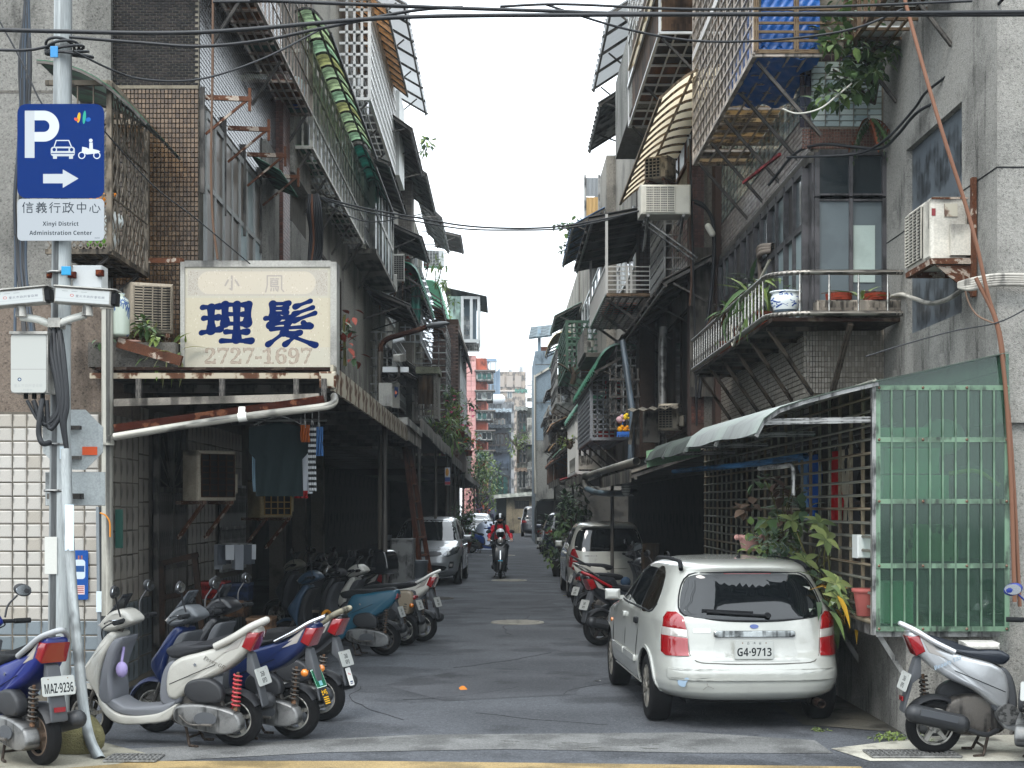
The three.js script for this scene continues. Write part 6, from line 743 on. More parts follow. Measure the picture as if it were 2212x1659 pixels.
{const db=11.7,q=thing('control_box','white control box with small grey lettering strapped to the pole','control box',P(62,848,db)),tx=textTex(400,680,'#a5a6a1',(x)=>{x.fillStyle='#2c3a52';x.beginPath();x.arc(98,528,22,0,7);x.fill();x.fillStyle='#aab2ba';x.beginPath();x.arc(98,528,12,0,7);x.fill();x.strokeStyle='#9a9c98';cjk(x,'臺北市政府警察局',34,580,38,4,1.08);cjk(x,'行政中',140,634,32,4,1.1);x.strokeStyle='#6f706c';x.lineWidth=4;x.beginPath();x.moveTo(0,408);x.lineTo(400,408);x.stroke();});
const w=xU(100,db)-xU(24,db),h=yV(722,db)-yV(848,db),[g,m]=platePanel(w,h,tx,0.5);const o=mesh('door',g,m,q);o.position.copy(P(62,785,db).sub(origin(q)));mb().box(xU(24,db),xU(103,db),yV(848,db),yV(718,db),-db-0.004,-db-0.22).build('casing',C.white,q);mb().box(xU(22,db),xU(104,db),yV(722,db),yV(716,db),-db+0.02,-db-0.24).build('lid',C.white,q);const gl=mb();for(const u of[56,74,92])gl.tube(P(u,848,db+0.1),P(u,862,db+0.1),0.018,10);gl.build('cable_gland',C.black,q);}
const cam=(lab,u0,v0,u1,v1,dc,rot)=>{const q=thing('cctv_camera',lab,'security camera',P((u0+u1)/2,v1,dc)),tx=textTex(512,160,'#a9acaa',(x)=>{x.strokeStyle='#6d7074';cjk(x,'臺北市政府警察局',190,66,32,3.4,1.1);x.strokeStyle='#a5504a';x.lineWidth=6;x.beginPath();x.arc(156,78,15,0,7);x.stroke();x.strokeStyle='#8d9092';x.lineWidth=3;x.strokeRect(-5,120,540,60);x.fillStyle='#55585a';for(const k of[60,150,240])x.fillRect(k,26,56,4);}),w=xU(u1,dc)-xU(u0,dc),h=0.125;const b=new THREE.Group();b.name='housing';q.add(b);b.position.y=0.1;b.rotation.z=rot;
mesh('shell',rbox(w,h,0.14,0.018),C.white,b);const f=mesh('printed_side',new THREE.PlaneGeometry(w*0.94,h*0.8),new THREE.MeshStandardMaterial({map:tx,roughness:0.4}),b);f.position.z=0.0715;const hd=mesh('sun_shield',rbox(w*1.1,0.012,0.17,0.005),C.white,b);hd.position.set(0.04*w,h/2+0.006,0);const ln=mesh('lens_hood',rbox(0.06,h*0.8,0.12,0.01),C.black,b);ln.position.x=w/2+0.01;const ft=mesh('mount',new THREE.CylinderGeometry(0.035,0.045,0.09,14),C.white,q);ft.position.set(0.02,0,0);};
cam('white police camera pointing right on the pole, lettering on its side',122,610,245,670,11.7,-0.07);cam('white police camera cut by the left edge of the view',-22,618,102,672,11.7,0.09);
{const q=thing('camera_bracket','pale curved double bracket holding both police cameras','bracket',P(118,705,11.8)),m=mb();m.path([P(45,685,11.75),P(80,690,11.75),P(112,702,11.8)],0.03,8);m.path([P(185,680,11.75),P(150,690,11.75),P(124,702,11.8)],0.03,8);m.build('arm',M('#c4c4bc',{r:0.5}),q);const c=mb();c.box(xU(108,11.8),xU(134,11.8),yV(708,11.8),yV(688,11.8),-11.75,-11.9);c.build('clamp',C.white,q);}
{const dc=12.1,q=thing('equipment_box','grey metal box with rusty clamps above the right camera','box',P(195,626,dc));mb().geo(rbox(0.24,0.19,0.2,0.012),new THREE.Matrix4().setPosition(P(195,602,dc))).build('body',M('#b9bdbf',{r:0.4,map:'paint'}),q);const r=mb();for(const[u,v]of[[110,594],[156,594],[216,590],[110,626]])r.geo(rbox(0.06,0.05,0.06,0.008),new THREE.Matrix4().setPosition(P(u,v,dc-0.12)));r.build('clamp',M('#b5673a',{r:0.8,map:'rusty'}),q);mb().geo(rbox(0.075,0.07,0.02,0.004),new THREE.Matrix4().setPosition(P(143,585,11.88))).build('tag',M('#2f86b0',{r:0.6}),q);}
{const q=thing('downpipe','pale plastic downpipe down the corner of the white tiled wall','pipe',V(xU(232,14.2),0.6,-14.2));mb().tube(P(232,655,14.2),P(232,1330,14.2),0.055,14).build('pipe',C.pvc,q);mb().tube(P(233,940,14.15),P(233,962,14.15),0.062,14).tube(P(231,655,14.2),P(231,668,14.2),0.064,14).build('joint',C.pvc,q);const q2=thing('conduit','blue-grey steel conduit beside the pale downpipe','pipe',V(xU(217,14.3),0,-14.3));mb().tube(P(216,1095,14.3),P(220,1440,14.3),0.04,12).build('pipe',M('#7d868e',{r:0.5,map:'grime'}),q2);mb().geo(rbox(0.08,0.2,0.01,0.004),new THREE.Matrix4().setPosition(P(217,1300,14.25))).build('sticker',M('#c9d6dc',{r:0.6}),q2);}
{const q=thing('conduit','leaning bent cable conduit running from the pole down to the kerb','pipe',V(xU(215,11),0,-11.2));mb().path([P(143,970,11.75),P(146,1100,11.7),P(157,1289,11.6),P(172,1440,11.5),P(182,1540,11.4),P(195,1600,11.3),P(216,1642,11.15)],0.042,12,60).build('pipe',gal,q);mb().geo(rbox(0.07,0.36,0.008,0.003),new THREE.Matrix4().setPosition(P(150,1140,11.62))).build('sticker',M('#c3d3de',{r:0.6}),q);}
{const q=thing('bollard_base','chipped yellow-painted concrete lump at the foot of the pole','concrete block',V(xU(170,11.5),0,-11.45));const g=new THREE.DodecahedronGeometry(0.22,1);g.scale(1,0.9,0.7);mb().geo(g,at(0,0.12,0)).build0('block',M('#85815f',{r:0.9,map:'conc',bump:0.01}),q);}
{const q=thing('poster','blue poster with a gas cylinder picture on the white tiles','poster',P(174,1295,14.48)),[g,m]=platePanel(0.15,0.48,textTex(150,480,'#1f4a8c',(x)=>{x.fillStyle='#b9c4cc';x.beginPath();x.roundRect(12,90,110,190,30);x.fill();x.fillStyle='#2c4d7c';x.fillRect(20,150,94,60);x.fillStyle='#8b5a50';x.fillRect(50,50,16,40);x.fillRect(80,50,16,40);x.fillStyle='#c9b2ae';x.fillRect(36,340,80,90);x.fillStyle='#8a3f3f';for(let i=0;i<4;i++)x.fillRect(44,352+i*18,64,8);})),o=mesh('sheet',g,m,q);o.position.copy(P(174,1242,14.47).sub(origin(q)));}
const cableOf=(lab,pts,r=0.014)=>{const s=mb();s.path(pts,r,7,pts.length*10);return tag(s.build('cable',C.cable),lab,'cable');};
{const q=thing('cable_bundle','thick bundle of black corrugated cables hanging down the pole from the control box','cables',P(140,900,11.8));for(let k=0;k<9;k++){const s=mb(),o=k*4-14;s.path([P(118+o*0.8,705+(k % 3)*8,11.8),P(120+o,760,11.75),P(132+o*0.8,830+k*6,11.72),P(130+o*0.6,890+k*3,11.72),k<4?P(90+k*6,912+k*5,11.72):P(140+k,940+k*8,11.75),k<4?P(58+k*14,865,11.72):P(142,975,11.75)],k % 2?0.02:0.014,7,60);s.build('cable',C.cable,q);}{const s=mb();s.path([P(92,862,11.7),P(86,900,11.68),P(84,940,11.68),P(92,958,11.68),P(108,956,11.75)],0.022,8,40);s.build('cable',C.cable,q);}}
{const q=thing('cable_bundle','dark bundle of service cables running down the grey wall left of the sign','cables',P(50,700,13));for(let k=0;k<9;k++){const s=mb(),o=k*4.4;s.path([P(62-o*0.2+rr(-6,6),-20,13),P(44+o*0.7+rr(-5,5),120,13),P(42+o*0.6,260+rr(-30,30),13),P(28+o*0.9+rr(-8,8),430,13),P(34+o*0.6,560,13),P(40+o+rr(-10,10),720,12.8)],0.013,6,40);s.build('cable',k % 4?C.cable:M('#3d4650',{r:0.6}),q);}}
{const q=thing('cable_coil','loops of black cable wound round the pole above the parking sign','cables',P(135,110,11.9));for(let k=0;k<5;k++){const s=mb(),pts=[];for(let i=0;i<=16;i++){const a=i/16*6.283;pts.push(V(xU(132+(k-2)*5,11.9)+(0.11+0.02*k)*Math.cos(a),yV(92+k*4,11.9)+0.035*Math.sin(a+k),-12+(0.12)*Math.sin(a)));}s.path(pts,0.012,6,60);s.build('loop',C.cable,q);}mb().geo(rbox(0.06,0.09,0.012,0.004),new THREE.Matrix4().setPosition(P(117,112,11.75))).build('tag',M('#2a7fb5',{r:0.5}),q);}
{const q=thing('rope','orange string tied round the downpipe','rope',P(222,1120,14.1));mb().path([P(216,1108,14.1),P(226,1112,14.1),P(236,1125,14.1),P(238,1160,14.1)],0.008,6).build('string',M('#c9802c',{r:0.7}),q);}
const ov=(lab,pts,dd,r)=>cableOf(lab,pts.map(([u,v],i)=>P(u,v,Array.isArray(dd)?lerp(dd[0],dd[1],i/(pts.length-1)):dd)),r);
ov('thickest overhead cable strung across the top of the view',[[-700,40],[140,68],[424,70],[850,38],[1310,32],[1700,30],[2900,20]],11.5,0.017);ov('second thick overhead cable just above the first',[[540,0],[850,12],[1000,18],[1200,24],[1310,28],[1800,32],[2900,30]],11.6,0.015);ov('sagging overhead cable leaving the pole to the right',[[150,80],[300,92],[430,100],[560,88],[700,60],[900,22],[1000,15]],11.7,0.013);ov('overhead cable slightly thinner, running level at the top right',[[1080,14],[1200,9],[1500,20],[1800,14],[2100,2]],11.8,0.011);ov('thin overhead cable rising from the alley middle to the upper right',[[1180,10],[1235,28],[1350,62],[1500,88],[1700,84],[1850,60],[1950,20]],11.9,0.01);ov('overhead cable along the very top edge at left',[[460,4],[640,3],[850,14],[1100,20]],12.2,0.012);ov('black cable looping from the pole to the tiled house',[[158,110],[240,150],[300,170],[424,172],[560,130],[700,60]],[11.8,13],0.009);
ov('long thin stay wire slanting down from the parking sign',[[226,284],[330,400],[425,474],[540,570]],[11.9,14.4],0.006);ov('pole-to-wall cable at the left edge',[[-600,60],[60,108],[118,96]],[12,11.9],0.012);ov('cable joining the wall bundle from the upper left corner',[[-10,30],[40,120],[85,215],[92,226]],12.8,0.008);
ov('black cable curving down the grey house from the upper right corner',[[2240,30],[2212,38],[2165,60],[2150,110],[2120,165],[2060,205],[1985,240],[1940,290],[1905,320],[1850,318],[1780,312],[1720,330],[1660,400]],[12.2,16.5],0.016);ov('second black cable following it lower across the grey house',[[2165,0],[2140,30],[2138,70],[2118,100],[2050,160],[2000,200],[1975,235],[1915,300],[1860,330],[1760,338],[1700,340]],[12.2,16],0.014);
ov('cable sagging across the alley mid-way, upper strand',[[690,425],[780,448],[900,470],[1000,487],[1100,493],[1200,490],[1300,474],[1380,456],[1480,432],[1520,440],[1540,480]],22,0.014);ov('cable sagging across the alley mid-way, lower strand',[[690,428],[770,452],[900,478],[1000,494],[1110,497],[1210,494],[1300,478],[1400,452],[1480,436]],22.1,0.012);ov('loose cable loop below the mid-alley strands at left',[[700,432],[740,460],[790,478],[840,476],[880,462]],22,0.009);
{const q=thing('cable_joint','orange and black tangle of cable joints on the left pier','cables',P(672,450,22));for(let k=0;k<7;k++)mb().path([P(668+k*3,420,22),P(664+k*5,455,21.9),P(670+k*4,500+k*8,22),P(666+k*3,580,22),P(672+k*2,700,22)],0.018,6,30).build('cable',k===2?M('#6b4632',{r:0.7}):C.cable,q);}
ov('black cable dropping down the brown pillar on the left',[[580,210],[572,300],[574,420],[580,520],[576,640]],21.5,0.02);ov('orange-brown pipe hanging straight down before the left window band',[[460,-10],[459,150],[456,380],[460,480],[470,560]],15,0.013).material=M('#5f4a3c',{r:0.7});
ov('stack of black cables down the mosaic pillar at right',[[1500,436],[1525,450],[1540,480],[1542,560],[1535,640],[1520,760],[1510,860]],22.4,0.03);ov('grey vertical cable left of the fibre-cement board',[[1490,300],[1494,420],[1498,600],[1502,760],[1505,920]],22.3,0.016);ov('thin brown pipe beside the grey vertical cable',[[1486,350],[1490,500],[1494,600],[1490,660]],22.4,0.018).material=M('#5a453a',{r:0.7});
{const q=thing('insulator','white insulator block tied on the cables at the right pillar','insulator',P(1534,497,22));mb().geo(new THREE.CapsuleGeometry(0.05,0.12,5,12),at(0,0,0,0,0,0.5)).build0('block',M('#c9c6ba',{r:0.5}),q);}
ov('thin dark blue wire crossing above the green cage',[[1870,770],[1950,745],[2060,715],[2160,695],[2230,660]],12.1,0.006);ov('white wire drooping from the fig shrub',[[1690,235],[1720,245],[1770,235],[1810,205],[1840,180]],15.2,0.009).material=M('#c4c2b8',{r:0.6});
const cg=cage('beige framed window cage with diamond mesh and green plastic roof left of the brown tiles',1,-4.46,-3.84,14.4,15.88,4.38,6.02,{m:M('#7d7468',{r:0.6,map:'grimeS'}),nv:5,nh:3,bw:0.014,t:0.05,fp:0.3,nb:2,bd:0.5,each:true});
{const m=mb(),n=9;for(let i=-8;i<n;i++)for(const s of[1,-1]){const k=i/n;const p0=[lerp(-4.44,-3.86,k),4.4],p1=[lerp(-4.44,-3.86,k+2.2),6.0];let q0=p0,q1=p1;const cl2=(p,q,xx)=>{const t=(xx-p[0])/(q[0]-p[0]);return[xx,lerp(p[1],q[1],t)];};if(q0[0]<-4.44)q0=cl2(p0,p1,-4.44);if(q1[0]>-3.86)q1=cl2(p0,p1,-3.86);if(q0[0]>=q1[0])continue;const f=(q)=>V(s>0?q[0]:-8.3-q[0],q[1],-14.39);m.bar(f(q0),f(q1),0.012,0.012);}for(let i=-6;i<9;i++)for(const s2 of[0,1]){const z0=14.42,z1=15.86,w=z1-z0,k0=i/9,k1=k0+0.75;const lo=Math.max(0,k0),hi=Math.min(1,k1);if(lo>=hi)continue;const yy=(k)=>4.4+(k-k0)/0.75*1.6,zz=(k)=>s2?z0+k*w:z1-k*w;m.bar(V(-3.835,yy(lo),-zz(lo)),V(-3.835,yy(hi),-zz(hi)),0.01,0.01);}m.build('mesh',M('#6b6358',{r:0.6}),cg).userData.kind='stuff';}
const ca=thing('awning','small green plastic roof bent over the beige window cage','awning',V(-4.1,6,-15)),gr=[];for(const dd of[14.25,15.0,15.7]){const row=[];for(let j=0;j<=8;j++){const s=j/8;row.push(V(-4.5+0.66*s+0.4*s*s,6.2-0.05*s-0.55*s*s*s,-dd));}gr.push(row);}mb().sheet(gr,0.008).build('sheet',M('#2f7a58',{r:0.5,trans:0.4,two:true,map:'grimeS'}),ca);const rb=mb();for(const row of gr)for(let j=0;j<8;j++)rb.bar(row[j].clone().add(V(0,-0.02,0)),row[j+1].clone().add(V(0,-0.02,0)),0.025,0.025);rb.build('rib',C.dsteel,ca);
{const q=thing('traffic_cone','orange plastic cone lying in the beige window cage','cone',V(-4.02,4.9,-14.9));mb().geo(new THREE.ConeGeometry(0.12,0.3,18),at(0,0.1,0,0,0,-1.2)).build0('cone',M('#d9822c',{r:0.6}),q);const w=thing('plastic_bag','white and green plastic bags in the bottom of the beige window cage','bag',V(-4.02,4.46,-14.9));mb().geo(new THREE.SphereGeometry(0.14,16,12),at(0,0.12,0)).geo(new THREE.SphereGeometry(0.1,14,10),at(0.1,0.3,0.05)).build0('bag',M('#c4c9c6',{r:0.5}),w);mb().geo(new THREE.SphereGeometry(0.1,14,10),at(-0.05,0.08,0.12)).build0('green_bag',M('#6fa53c',{r:0.5}),w);mb().box(-4.4,-3.9,4.4,4.44,-14.45,-15.85).build('shelf',C.dwood,q);}
acUnit('old window air conditioner with mossy slats under the beige cage',V(xU(320,14.9),3.62,-14.9),0.42,0.5,0.5,0.4,{m:M('#a39a8c',{r:0.7,map:'grime'}),n:16,gw:0.36,off:0,cover:false});
}
// ---------- far end of the alley ----------
{
seed(601);
const bld=(label,u0,u1,vt,d,dep,m,y0=0)=>{const x0=xU(u0,d),x1=xU(u1,d),g=thing('building',label,'building',V((x0+x1)/2,0,-d-dep/2));mb().box(x0,x1,y0,yV(vt,d),-d,-d-dep).build('wall',m,g);return g;};
const wn=(g,d,u0,u1,v0,v1,nx,ny,fm=C.alu,gm=[G.dark,G.grey])=>win(g,0,d,xU(u0,d),xU(u1,d),yV(v1,d),yV(v0,d),nx,ny,fm,gm,{w:0.12,dep:0.1});
const pink=M('#b88a86',{r:0.8,map:'grime'}),org=M('#b9624c',{r:0.8,map:'grime'});
{const d=118,g=bld('pink and orange tiled apartment tower closing the alley on the left',998,1028,768,d,12,pink),x0=xU(1028,d),x1=xU(1051,d);mb().box(x0,x1,0,yV(772,d),-d-0.6,-d-12).build('wall',org,g,'orange tiled bay');for(let k=0;k<6;k++){const v=803+k*43;mb().box(x0,x1+0.5,yV(v+20,d),yV(v,d),-d+0.1,-d-3).build('balcony',k % 2?M('#3d4a44',{r:0.7,map:'grimeS'}):M('#8b8a82',{r:0.7,map:'grimeS'}),g);win(g,0,d-0.12,x0+0.1,x1+0.4,yV(v+18,d),yV(v+2,d),3,1,C.steel,[G.dark,G.pale,G.teal],{w:0.08,dep:0.08});mb().box(x0-0.1,x1+0.7,yV(v,d),yV(v-3,d),-d+0.5,-d-1).build('awning',M('#6a6560',{r:0.8}),g);}tiles(g,'tile',V(xU(998,d),2,-d+0.004),V(1,0,0),V(0,1,0),1.1,11.5,0.36,0.36,0.03,0.01,['#b88a86','#b38480','#bd908b'],{max:96,mat:{r:0.7}});}
{const d=236,g=bld('pale blue clock tower rising far beyond the alley',1051,1071,776,d,8,M('#5d7894',{r:0.7,map:'grime'}));mb().box(xU(1049,d),xU(1073,d),yV(781,d),yV(775,d),-d+0.4,-d-8).build('cornice',M('#6f8599',{r:0.7}),g);const c=mesh('clock_face',new THREE.CylinderGeometry(0.95,0.95,0.2,28).rotateX(Math.PI/2),M('#cfd0cb',{r:0.5}),g);c.position.copy(P(1067,791,d-0.15).sub(origin(g)));for(const u of[1053,1059,1070])mb().box(xU(u,d),xU(u+1.2,d),yV(900,d),yV(783,d),-d+0.3,-d).build('pilaster',M('#8595a4',{r:0.7}),g);wn(g,d,1054,1068,805,880,2,6,M('#6f8599'),[G.grey]);mb().box(xU(1071,d),xU(1080,d),0,yV(795,d),-d-1,-d-9).build('wing',M('#7f92a4',{r:0.7}),g);}
{const d=262,g=bld('wide tan block with ribbed upper wall behind the clock tower',1062,1136,803,d,12,M('#a3968a',{r:0.8,map:'grime'}));for(let i=0;i<3;i++)mb().box(xU(1076+i*18,d),xU(1090+i*18,d),yV(836,d),yV(812,d),-d+0.25,-d).build('panel',M('#968a7f',{r:0.8}),g);mb().box(xU(1062,d),xU(1136,d),yV(846,d),yV(843,d),-d+0.3,-d).build('cornice',M('#b5aaa0'),g);wn(g,d,1096,1106,845,860,2,1,C.white,[G.grey]);for(const[u,v]of[[1098,796],[1122,790]])mb().box(xU(u,d),xU(u+8,d),yV(803,d),yV(v,d),-d-2,-d-6).build('roof_hut',M('#8e9396',{r:0.8}),g);}
{const d=176,g=bld('grey house with white water tanks on its roof, far behind',1048,1110,868,d,8,M('#8f9296',{r:0.8,map:'grime'}));for(const u of[1058,1076])mb().geo(new THREE.CapsuleGeometry(0.55,0.6,6,16).rotateZ(Math.PI/2),new THREE.Matrix4().setPosition(P(u,862,d-1))).build('water_tank',M('#c9ccce',{r:0.3}),g);}
{const d=132,g=bld('weathered blue-grey house with dark window bands at the end of the alley',1048,1104,885,d,10,M('#5f6b76',{r:0.85,map:'grime'}));wn(g,d,1052,1090,905,918,5,1,C.white,[G.pale,G.frost]);wn(g,d,1054,1098,937,962,5,1,C.dsteel,[G.dark]);wn(g,d,1062,1098,1028,1075,3,1,C.dsteel,[G.dark,G.teal]);for(const[v,c]of[[888,'#7d8c97'],[922,'#4f5860'],[975,'#3f464d']]){const s=mb();corr(s,P(1046,v-6,d),P(1106,v-6,d),P(1046,v+2,d-1),P(1106,v+2,d-1),0.4,0.04);s.build('awning',M(c,{r:0.7,map:'grimeS'}),g);}mb().box(xU(1050,d),xU(1100,d),yV(1012,d),yV(980,d),-d+0.15,-d).build('wall_panel',M('#6d7f93',{r:0.8,map:'grime'}),g);}
{const d=113,g=bld('narrow house with white railed balconies left of the plain blue-grey tower',1118,1160,880,d,10,M('#6f736f',{r:0.85,map:'grime'}));for(const[v0,v1,c]of[[825,862,C.white],[905,955,C.white],[1000,1050,C.steel]]){const u0=1139,u1=1157;for(let i=0;i<=6;i++){const u=lerp(u0,u1,i/6);mb().box(xU(u,d)-0.025,xU(u,d)+0.025,yV(v1,d),yV(v0,d),-d+0.85,-d+0.9).build('bar',c,g);}for(let k=0;k<=4;k++){const y=yV(lerp(v0,v1,k/4),d);mb().box(xU(u0,d),xU(u1,d),y-0.03,y+0.03,-d+0.84,-d+0.91).build('rail',c,g);}mb().box(xU(u0-2,d),xU(u1,d),yV(v1+6,d),yV(v1,d),-d+0.9,-d).build('balcony_floor',C.white,g);}wn(g,d,1120,1137,890,935,2,2,C.dsteel,[G.dark,G.teal]);wn(g,d,1120,1137,960,1000,2,2,C.dsteel,[G.dark]);wn(g,d,1120,1152,1015,1055,4,1,C.steel,[G.dark]);for(const[v,c]of[[840,'#3f6a60'],[878,'#7a7f7d'],[948,'#5b5f5c'],[1010,'#6e5f52']]){const s=mb();corr(s,P(1112,v,d),P(1140,v,d),P(1112,v+8,d-1),P(1140,v+8,d-1),0.35,0.04);s.build('awning',M(c,{r:0.7,map:'grimeS'}),g);}}
{const d=76,g=bld('plain blue-grey plastered tower wall standing out on the far right',1156,1197,758,d,9,M('#7f8f9d',{r:0.9,map:'plaster'}));mb().box(xU(1156,d),xU(1197,d),0,yV(952,d),-d+0.012,-d).build('wall',M('#8b8d8c',{r:0.9,map:'plaster'}),g,'grey lower half');for(const v of[787,870,952])mb().box(xU(1156,d),xU(1197,d),yV(v+0.5,d),yV(v-0.5,d),-d+0.02,-d).build('joint',C.dconc,g);mb().bar(P(1155,813,d-0.1),P(1186,795,d-0.1),0.12,0.1).build('pipe',C.pvc,g);mb().tube(P(1155.5,810,d-0.1),P(1156,1066,d-0.1),0.06,8).build('pipe',C.pvc,g);
const r=thing('roof_canopy','flat metal canopy on posts on top of the plain blue-grey tower','canopy',P(1170,732,d));mb().quad(P(1142,731,d),P(1192,725,d),P(1194,703,d+2),P(1147,708,d+2),0.1).build('roof',M('#5d6c74',{r:0.6,map:'grimeS'}),r);const p=mb();p.bar(P(1165,760,d+0.6),P(1165,712,d+0.6),0.16,0.16);p.build('post',M('#7d8f9a',{r:0.6}),r);mb().box(xU(1170,d),xU(1190,d),yV(762,d),yV(742,d),-d-1.5,-d-1.8).build('parapet',M('#84594b',{r:0.8,map:'conc'}),r);}
{const d=107,x0=xU(1094,d),x1=xU(1156,d),g=thing('shed','low cream-walled shed with tin roof closing the end of the alley','shed',V((x0+x1)/2,0,-d-2));mb().box(x0,x1,0,yV(1073,d),-d,-d-4).build('wall',M('#b3a994',{r:0.9,map:'plaster'}),g);const s=mb();corr(s,P(1066,1077,d-0.6),P(1066,1070,d+4),P(1160,1070,d-0.6),P(1160,1062,d+4),0.3,0.04);s.build('roof',M('#8e928c',{r:0.6,map:'grimeS'}),g);const w=mb();for(let i=0;i<=8;i++){const u=1113+i*3.6;w.box(xU(u,d)-0.02,xU(u,d)+0.02,yV(1098,d),yV(1083,d),-d+0.02,-d+0.06);}w.build('window_bar',C.dsteel,g);mb().box(xU(1112,d),xU(1143,d),yV(1099,d),yV(1082,d),-d+0.004,-d-0.02).build('window',C.black,g);mb().box(xU(1072,d),xU(1094,d),0,yV(1076,d),-d-1,-d-1.1).build('door',M('#3f4446',{r:0.8}),g);}
const tree=(label,u,v0,vtop,d,r,n,o={})=>{const b=V(xU(u,d),Math.max(0,yV(v0,d)),-d),t=thing(o.name||'tree',label,o.cat||'tree',b),H=yV(vtop,d)-b.y,tr=mb();tr.path([V(0,0,0),V(0.05,H*0.3,0.03),V(-0.04,H*0.6,0)],o.tr??0.08,7);for(let i=0;i<7;i++){const a=i*0.9;tr.path([V(0,H*(0.25+i*0.05),0),V(Math.cos(a)*r*0.4,H*(0.45+i*0.05),Math.sin(a)*r*0.4),V(Math.cos(a)*r*0.75,H*(0.55+i*0.055),Math.sin(a)*r*0.7)],0.025,5,8);}tr.build0('trunk',M('#4a4036',{r:0.9}),t);(o.greens||[GR[0],GR[1],GR[2]]).forEach((m,k,a)=>{leafCloud(LEAF.oval,V(0,H*0.6,0),r,H*0.45,r,Math.round(n/a.length),o.ls??0.2,{clumps:o.clumps??14}).build0('crown',m,t).userData.kind='stuff';});if(o.pot)mb().geo(new THREE.LatheGeometry([[0,0],[0.22,0],[0.3,0.4],[0.33,0.42],[0.28,0.42],[0,0.36]].map((q)=>new THREE.Vector2(...q)),18)).build0('pot',M(o.pot,{r:0.8,map:'conc'}),t);};
tree('pale green tree standing before the blue-grey house at the end',1048,1145,985,112,1.35,900,{ls:0.3,tr:0.12,greens:[GR[4],GR[2],GR[1]]});tree('slender tree over the far left awning',1030,1120,975,92,0.9,420,{ls:0.26});
tree('bushy potted shrub behind the silver car',1002,1195,1088,56,0.55,700,{name:'shrub',cat:'shrub',ls:0.13,pot:'#7d3f2c'});tree('tall glossy-leaved potted tree between the dark blue estate and the people carrier',1238,1240,1062,39,0.45,520,{name:'shrub',cat:'shrub',ls:0.19,greens:[GR[3],GR[0],GR[1]],pot:'#4a4038'});tree('second leafy shrub reaching down beside the people carrier',1212,1245,1120,40.5,0.5,420,{name:'shrub',cat:'shrub',ls:0.17,greens:[GR[0],GR[2],GR[3]],pot:'#3f3a36'});
tree('purple-flowering climber under the far left awning',1040,1135,1062,84,0.8,300,{name:'climber',cat:'shrub',ls:0.18,greens:[GR[3],M('#6a5a80',{r:0.7,two:true})]});
tree('bushes on the roof edge beyond the black balcony roof, right',1232,512,478,46,0.6,120,{name:'shrub',cat:'shrub',ls:0.2});tree('tuft of fern on the ledge beyond the black balcony roof, right',1238,550,522,47,0.45,110,{name:'shrub',cat:'shrub',ls:0.2,greens:[GR[0],GR[3]]});tree('bare brown twigs tangled on the right balcony',1236,830,770,44,0.6,60,{name:'shrub',cat:'shrub',ls:0.1,greens:[M('#5a4a42',{r:0.9,two:true})]});tree('pots of yellow-green plants on the far right balconies',1118,1000,930,92,0.7,160,{name:'shrub',cat:'shrub',ls:0.22,greens:[GR[4],GR[2]]});tree('little yellow-green pot plant on the white window cage sill',1228,968,945,41,0.25,60,{name:'potted_plant',cat:'plant',ls:0.12,greens:[GR[4]]});
seed(611);
for(const[X,y,a,b,c,lab]of[[1.95,2.42,22.8,30,'#6f6a63','mossy cement awning over the right ground floor, nearest'],[1.9,2.62,30.2,46,'#7d3d36','red corrugated awning over the right ground floor'],[1.75,2.75,47,58,'#8a3238','small faded red awning further along the right']]){const t=awning(lab,-1,3.3,y+0.45,X,y,a,b,M(c,{r:0.8,map:'grime'}),{pitch:0.2,amp:0.03,brace:false});mb().box(X-0.03,X,y-0.14,y+0.06,-a,-b).build('fascia',M('#77746d',{r:0.8,map:'grime'}),t);urod(t,'post',V(X+0.2,0,-b+0.4),V(X+0.2,y,-b+0.4),0.035,C.dsteel);}
{const q=thing('drain_pipe','fat cream drain pipe running along the red awning and elbowing down','pipe',P(1300,1020,30));mb().path([P(1375,996,25),P(1320,1012,28),P(1275,1026,31),P(1263,1030,31.5),P(1262,1042,31.5),P(1268,1056,31.3)],0.07,10,50).build('pipe',C.pvc,q);mb().path([P(1268,1056,31.3),P(1290,1064,30),P(1330,1066,28),P(1372,1064,26)],0.06,10,30).build('lower_pipe',M('#5f7684',{r:0.5,map:'grime'}),q);}
{const q=thing('lantern','small white wicker lantern in the dark right doorway','lantern',P(1352,1072,26));mb().geo(new THREE.SphereGeometry(1,14,10),new THREE.Matrix4().makeScale(0.08,0.13,0.08).setPosition(0,0.13,0)).build0('shade',M('#b9bab4',{r:0.8}),q);const r=mb();for(let k=0;k<6;k++){const t=new THREE.TorusGeometry(0.078*Math.sin((k+1)/7*Math.PI)+0.006,0.005,5,16);t.rotateX(Math.PI/2);r.geo(t,at(0,0.02+k*0.045,0));}r.build0('hoop',C.dsteel,q);}
{const q=thing('tree_stump','dark mossy wooden stump behind the white wagon','stump',V(xU(1414,22),0,-22.5));const g=new THREE.CylinderGeometry(0.13,0.19,1.35,12,6),p=g.attributes.position;for(let i=0;i<p.count;i++){const k=1+0.15*Math.sin(p.getY(i)*9+Math.atan2(p.getZ(i),p.getX(i))*3);p.setX(i,p.getX(i)*k);p.setZ(i,p.getZ(i)*k);}g.computeVertexNormals();mb().geo(g,at(0,0.67,0)).build0('trunk',M('#4a4237',{r:0.95,map:'wood',bump:0.01}),q);}
